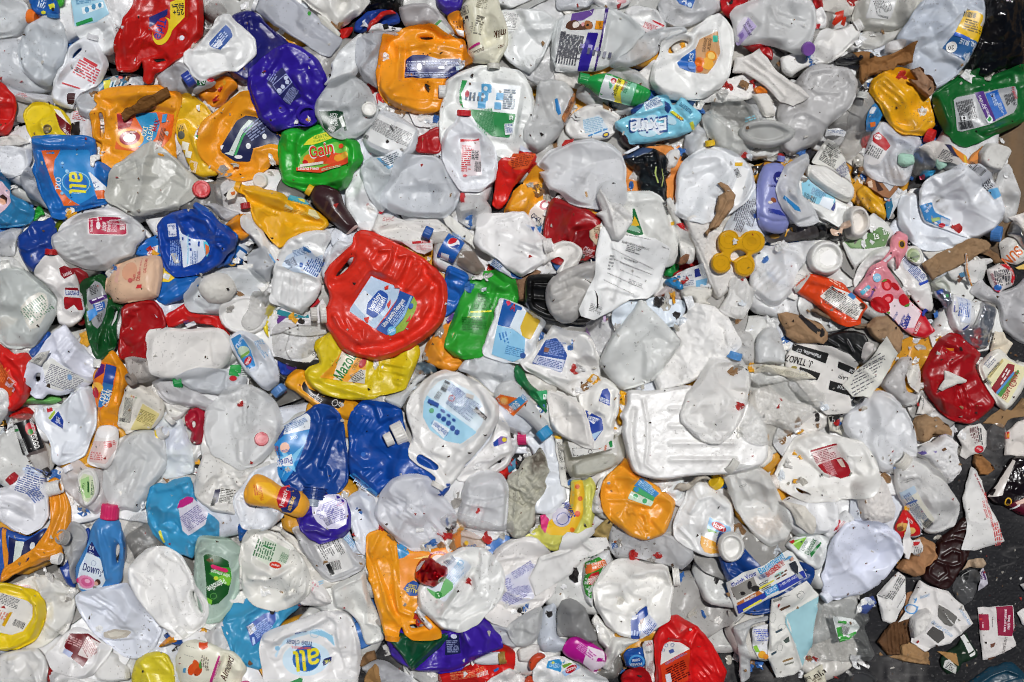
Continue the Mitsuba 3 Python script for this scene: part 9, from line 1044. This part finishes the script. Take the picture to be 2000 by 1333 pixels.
t(426,'milk_jug','jug','round lilac-white crushed jug at the lower right','J','dcdfee',851,-550,[-79,-2,-73,44,-61,72,-33,104,10,113,45,111,74,97,102,76,123,47,127,19,102,-17,81,-48,45,-77,10,-87,-26,-93,-54,-94,-68,-87,-82,-70,-79,-56,-89,-31,-82,-17],crease=[[9,8,[38,104,59,83,88,65,123,30]],[-9,7,[45,90,81,83,109,58]],[8,8,[-64,-24,-26,-13,10,-34,38,-70]],[6,8,[52,58,24,22,-11,-6]],[7,6,[88,51,109,15]]],caps=[[-64,-80,15.6,18,215,10,"dde0ec"]],dirt=0.5)
t(427,'torn_label','paper','torn white label with red script below the red cookie wrapper','P','dcd8d4',1005,-520,[-23,26,-2,22,12,29,23,8,23,-6,5,-17,-6,-10,-9,-28,-23,-21],lab=[["P","c02a2e",[-4,19,14,20,9,11,-2,8]],["T","c02a2e","Cook",[-14,13],22,11,-40,1,0.3],["F","8a8a8a",[9,-6],22,18,80,4]])
t(428,'foam_block','foam','white foam wedge on the paper bags at the lower right','S','dedcd6',1020,-704,[-24,-10,-21,12,4,30,22,35,31,22,19,-13,-10,-38,-19,-42],h=0.03,R=0.01,fine=0.005)
t(429,'tissue','paper','crumpled white thin paper twist on the tall white farm label jug','P','dddcd8',242,310,[-36,42,-28,65,-15,48,-5,29,21,22,34,9,50,-4,50,-23,34,-49,18,-67,1,-65,-15,-36,-25,-10,-39,0,-21,9,-31,26],crease=[[9,4,[-25,58,-5,9,8,-56]],[-8,4,[1,9,34,-17]],[8,4,[21,13,1,-17]]],ra=0.012,rs=0.04,h=0.014)
t(430,'soap_bar_wrapper','wrapper','small pale pink wooden spoon piece over the foam cup','F','d8b8a0',806,275,[-30,-4,-23,1,-5,-4,6,14,23,22,32,14,20,3,6,0,2,-15,-9,-18,-23,-15],h=0.01,ra=0.002)
t(431,'straw_box','box','white and orange striped straw wrapper below the long cardboard strip','F','e2dcd4',1140,174,[-11,45,-5,45,-2,9,9,-23,16,-37,11,-39,-5,-5,-10,6],lab=[["P","e0902a",[-9,41,-6,41,-3,6,13,-36,10,-37,-6,2]]],h=0.01)
t(432,'torn_label','paper','torn white label remnant on the dark red container','P','d6d2ca',1091,-100,[-37,-19,-20,5,-21,27,-2,21,19,12,41,2,37,-4,12,-5,-5,-14,-27,-23],h=0.004)
t(433,'creamer_tub','tub','white creamer tub panel with red band and upside-down brown lettering at the right edge','T','dcd8cc',1236,-81,[-68,16,-52,32,-23,61,-9,62,6,50,27,32,56,28,70,25,63,-33,13,-98,-9,-87,-30,-62,-52,-26],crease=[[5,4,[-59,14,-37,-40,-1,-80]]],lab=[["P","e2dcae",[-45,-15,-27,10,-1,39,27,25,56,14,52,-4,9,-76,-23,-51]],["P","8a1420",[-34,-37,9,25,27,21,24,3,-23,-51]],["P","4a8ac0",[-23,-49,24,5,27,1,-16,-55]],["P","4a8a3a",[-18,-53,26,-1,36,10,38,3,-9,-60]],["T","a01a24","LAND O LAKES",[16,-31],76,12,242,1,0],["E","a01a24",[22,-26],9,7.9,0,1.8],["F","e8d8d4",[-1,-8],43,14,238,2],["P","c8b878",[-46,-10,-5,37,-3,30,-37,-11]],["F","6a6a60",[-27,10],43,9,230,3],["B","3a3a3a",[-43,-20],18,9,-40],["F","8a8a9a",[-37,28],29,18,48,4]],h=0.02,R=0.012)
t(434,'soda_can','can','crushed shiny red drink can lying on the white jug at the lower centre','A','b0101e',-202,-570,[-39,-3,-33,17,-18,34,-1,35,12,27,31,20,44,11,43,-6,28,-22,12,-35,-11,-32,-28,-24,-38,-16],crease=[[10,5,[-11,30,-8,4,-24,-22]],[-10,5,[2,27,-15,-9]],[9,5,[-1,-9,25,-12,41,4]],[8,4,[12,20,25,1]]],lab=[["P","c8c8cc",[-34,11,-21,27,-11,32,-24,11,-34,1]],["E","b8b4aa",[31,-13],11,7.9,50],["E","4a4640",[31,-13],7.2,4.6,50],["P","c8c8cc",[12,27,28,23,35,17,22,17]]],h=0.04,R=0.02,ra=0.01,dirt=0.1)
t(435,'white_jug','jug','white jug ring collar and pull strip at the lower centre under the torn handle jug','J','dddcd8',-217,-688,[-22,22,-13,29,5,5,22,-15,15,-25,5,-18,-11,5],lab=[["F","4a4a4a",[2,-2],40,5.3,-48,1]],h=0.012)
t(436,'flyer','flyer','glossy flyer advertising basement finishing with a room photo','P','dcdcd8',621,-592,[-95,-3,-52,24,4,45,60,77,73,70,106,11,54,-19,-10,-57,-63,-89,-77,-54],lab=[["T","1f2f9a","Finish Your",[-51,6],67,14,30,1,0],["T","2a94c8","Basement!",[16,45],74,16,30,1,0],["P","e0ddd8",[-88,-15,-21,17,1,-33,-59,-72]],["P","4a3a30",[-81,-19,-74,-15,-67,-33,-74,-40]],["P","b86a30",[-67,-54,-14,-22,1,-33,-59,-72]],["P","8a8680",[-84,-15,-28,13,-14,-19,-67,-47]],["E","1c1a1a",[-22,-17],11,8,0],["E","1c1a1a",[-37,-8],5.6,11,0],["E","1c1a1a",[-54,-29],7.1,4.9,0],["T","e8e4e0","Beautiful",[-35,-40],32,7.1,30,1,0.2],["P","23349a",[-67,-61,2,-26,6,-38,-61,-82]],["P","e0d83a",[-52,-70,-7,-43,-5,-48,-51,-74]],["T","c8281e","BASEMENTY!",[25,33],53,13,32,1,0],["T","2a3a8a","ALL THINGS",[-7,15],18,11,30,1,0],["F","4a4a4a",[1,-8],25,21,28,5],["P","e0d83a",[-14,-15,22,6,23,3,-12,-19]],["E","8ac0b8",[36,18],14,4.2,28],["F","6a4a3a",[43,17],35,14,28,2],["P","2a8ac8",[-1,-22,29,-4,36,-19,4,-36]],["T","e8ecf0","$1,000 OFF",[17,-20],30,9,30,1,0],["P","23349a",[29,-4,96,29,103,11,36,-22]],["T","e0e0ec","1-800-555-0123",[57,3],46,5.6,28,1,0],["P","20242e",[62,45,75,52,82,38,82,17,68,31]],["E","c89a80",[67,57],4.2,5.6,0],["P","9aa0a8",[75,20,83,24,96,10,85,6]],["P","5a9ac8",[48,52,61,64,69,63,64,57]]],R=0.004,ra=0.002,nf=1,dirt=0.05)
# @@extra
# ---------------------------------------------------------------- crumbs: grit, flakes of paper and plastic lying on the heap and on the floor
rc = np.random.default_rng(23)
cv, ct, cu, n = [], [], [], 0
flake = ['a8a49c', '8c8880', '3a2c20', '2a2018', '6a4a30', '8a6a48', 'b8b4ac', '1c1814', 'a02a24', 'd0cec8']
for q in range(1320):
    c = np.array([rc.uniform(-1.35, 1.35), rc.uniform(-.92, .92)]) if q < 1100 else np.array([rc.uniform(.78, 1.34), rc.uniform(-.9, .1)])
    w = abs(rc.normal(0, .0022)) + .0011
    m = int(rc.integers(4, 7))
    a = np.sort(rc.uniform(0, 2 * math.pi, m))
    o = c + np.c_[np.cos(a), np.sin(a)] * w * rc.uniform(.5, 1.4, (m, 1))
    i, j = int((c[1] + HY) / HS), int((c[0] + HX) / HS)
    z = float(hmap[i:i + 2, j:j + 2].max()) + .0008
    up = np.c_[o, z + rc.uniform(0, .0016, m)]
    mid = np.array([[*c, z + rc.uniform(.0008, .003)]])
    cv.append(np.vstack([up, mid]))
    ct.append(np.array([[k, (k + 1) % m, m] for k in range(m)]) + n)
    cu.append(np.full(m + 1, code(flake[int(rc.integers(len(flake)))])))
    n += m + 1
put('litter_crumbs', np.vstack(cv), np.vstack(ct), np.concatenate(cu), 'paper_coat', .3, smooth=False)
labels['litter_crumbs'] = {'label': 'tiny flakes of soil, paper and plastic scattered over the heap and floor', 'category': 'litter', 'kind': 'stuff'}

# shreds of paper, film and bottle wall that fill the gaps of the heap
low = ndimage.gaussian_filter(hmap, 9) - hmap
sv, st, su, n = [], [], [], 0
shade = ['e2e2e0', 'd4d4d2', 'bebcb8', 'e6e4de', 'cfd4da', '8a6a4a', 'b4b0a8', 'dcdad6', 'a82a26', '3a68a8', '98948e', 'd8a030', 'e0e0e0', '2c2a2a']
tries = 0
while len(sv) < 620 and tries < 60000:
    tries += 1
    c = np.array([rc.uniform(-1.33, 1.25), rc.uniform(-.9, .9)])
    i, j = int((c[1] + HY) / HS), int((c[0] + HX) / HS)
    if low[i, j] < .014 or not heap_edge.contains(shapely.Point(c)):
        continue
    w, m = rc.uniform(.008, .021), 11
    a = np.linspace(0, 2 * math.pi, m, endpoint=False) + rc.uniform(-.2, .2, m)
    rr = w * rc.uniform(.55, 1.25, m)
    d = rc.uniform(0, math.pi)
    o = np.c_[np.cos(a) * rr, np.sin(a) * rr * rc.uniform(.4, 1)] @ np.array([[math.cos(d), math.sin(d)], [-math.sin(d), math.cos(d)]])
    q = np.vstack([o, o * .5 + rc.normal(0, .06 * w, (m, 2)), [[0, 0]]])
    z = hmap[i, j] + .003 + q @ rc.uniform(-.5, .5, 2) + rc.normal(0, .16 * w, len(q))
    f = [[k, (k + 1) % m, m + (k + 1) % m] for k in range(m)] + [[k, m + (k + 1) % m, m + k] for k in range(m)] + [[m + k, m + (k + 1) % m, 2 * m] for k in range(m)]
    sv.append(np.c_[q + c, z])
    st.append(np.array(f) + n)
    su.append(np.full(len(q), code(shade[int(rc.integers(len(shade)))])))
    n += len(q)
put('shredded_scraps', np.vstack(sv), np.vstack(st), np.concatenate(su), 'film_coat', .4, smooth=False)
labels['shredded_scraps'] = {'label': 'small torn shreds of paper, film and bottle wall lying in the gaps of the heap', 'category': 'scraps', 'kind': 'stuff'}
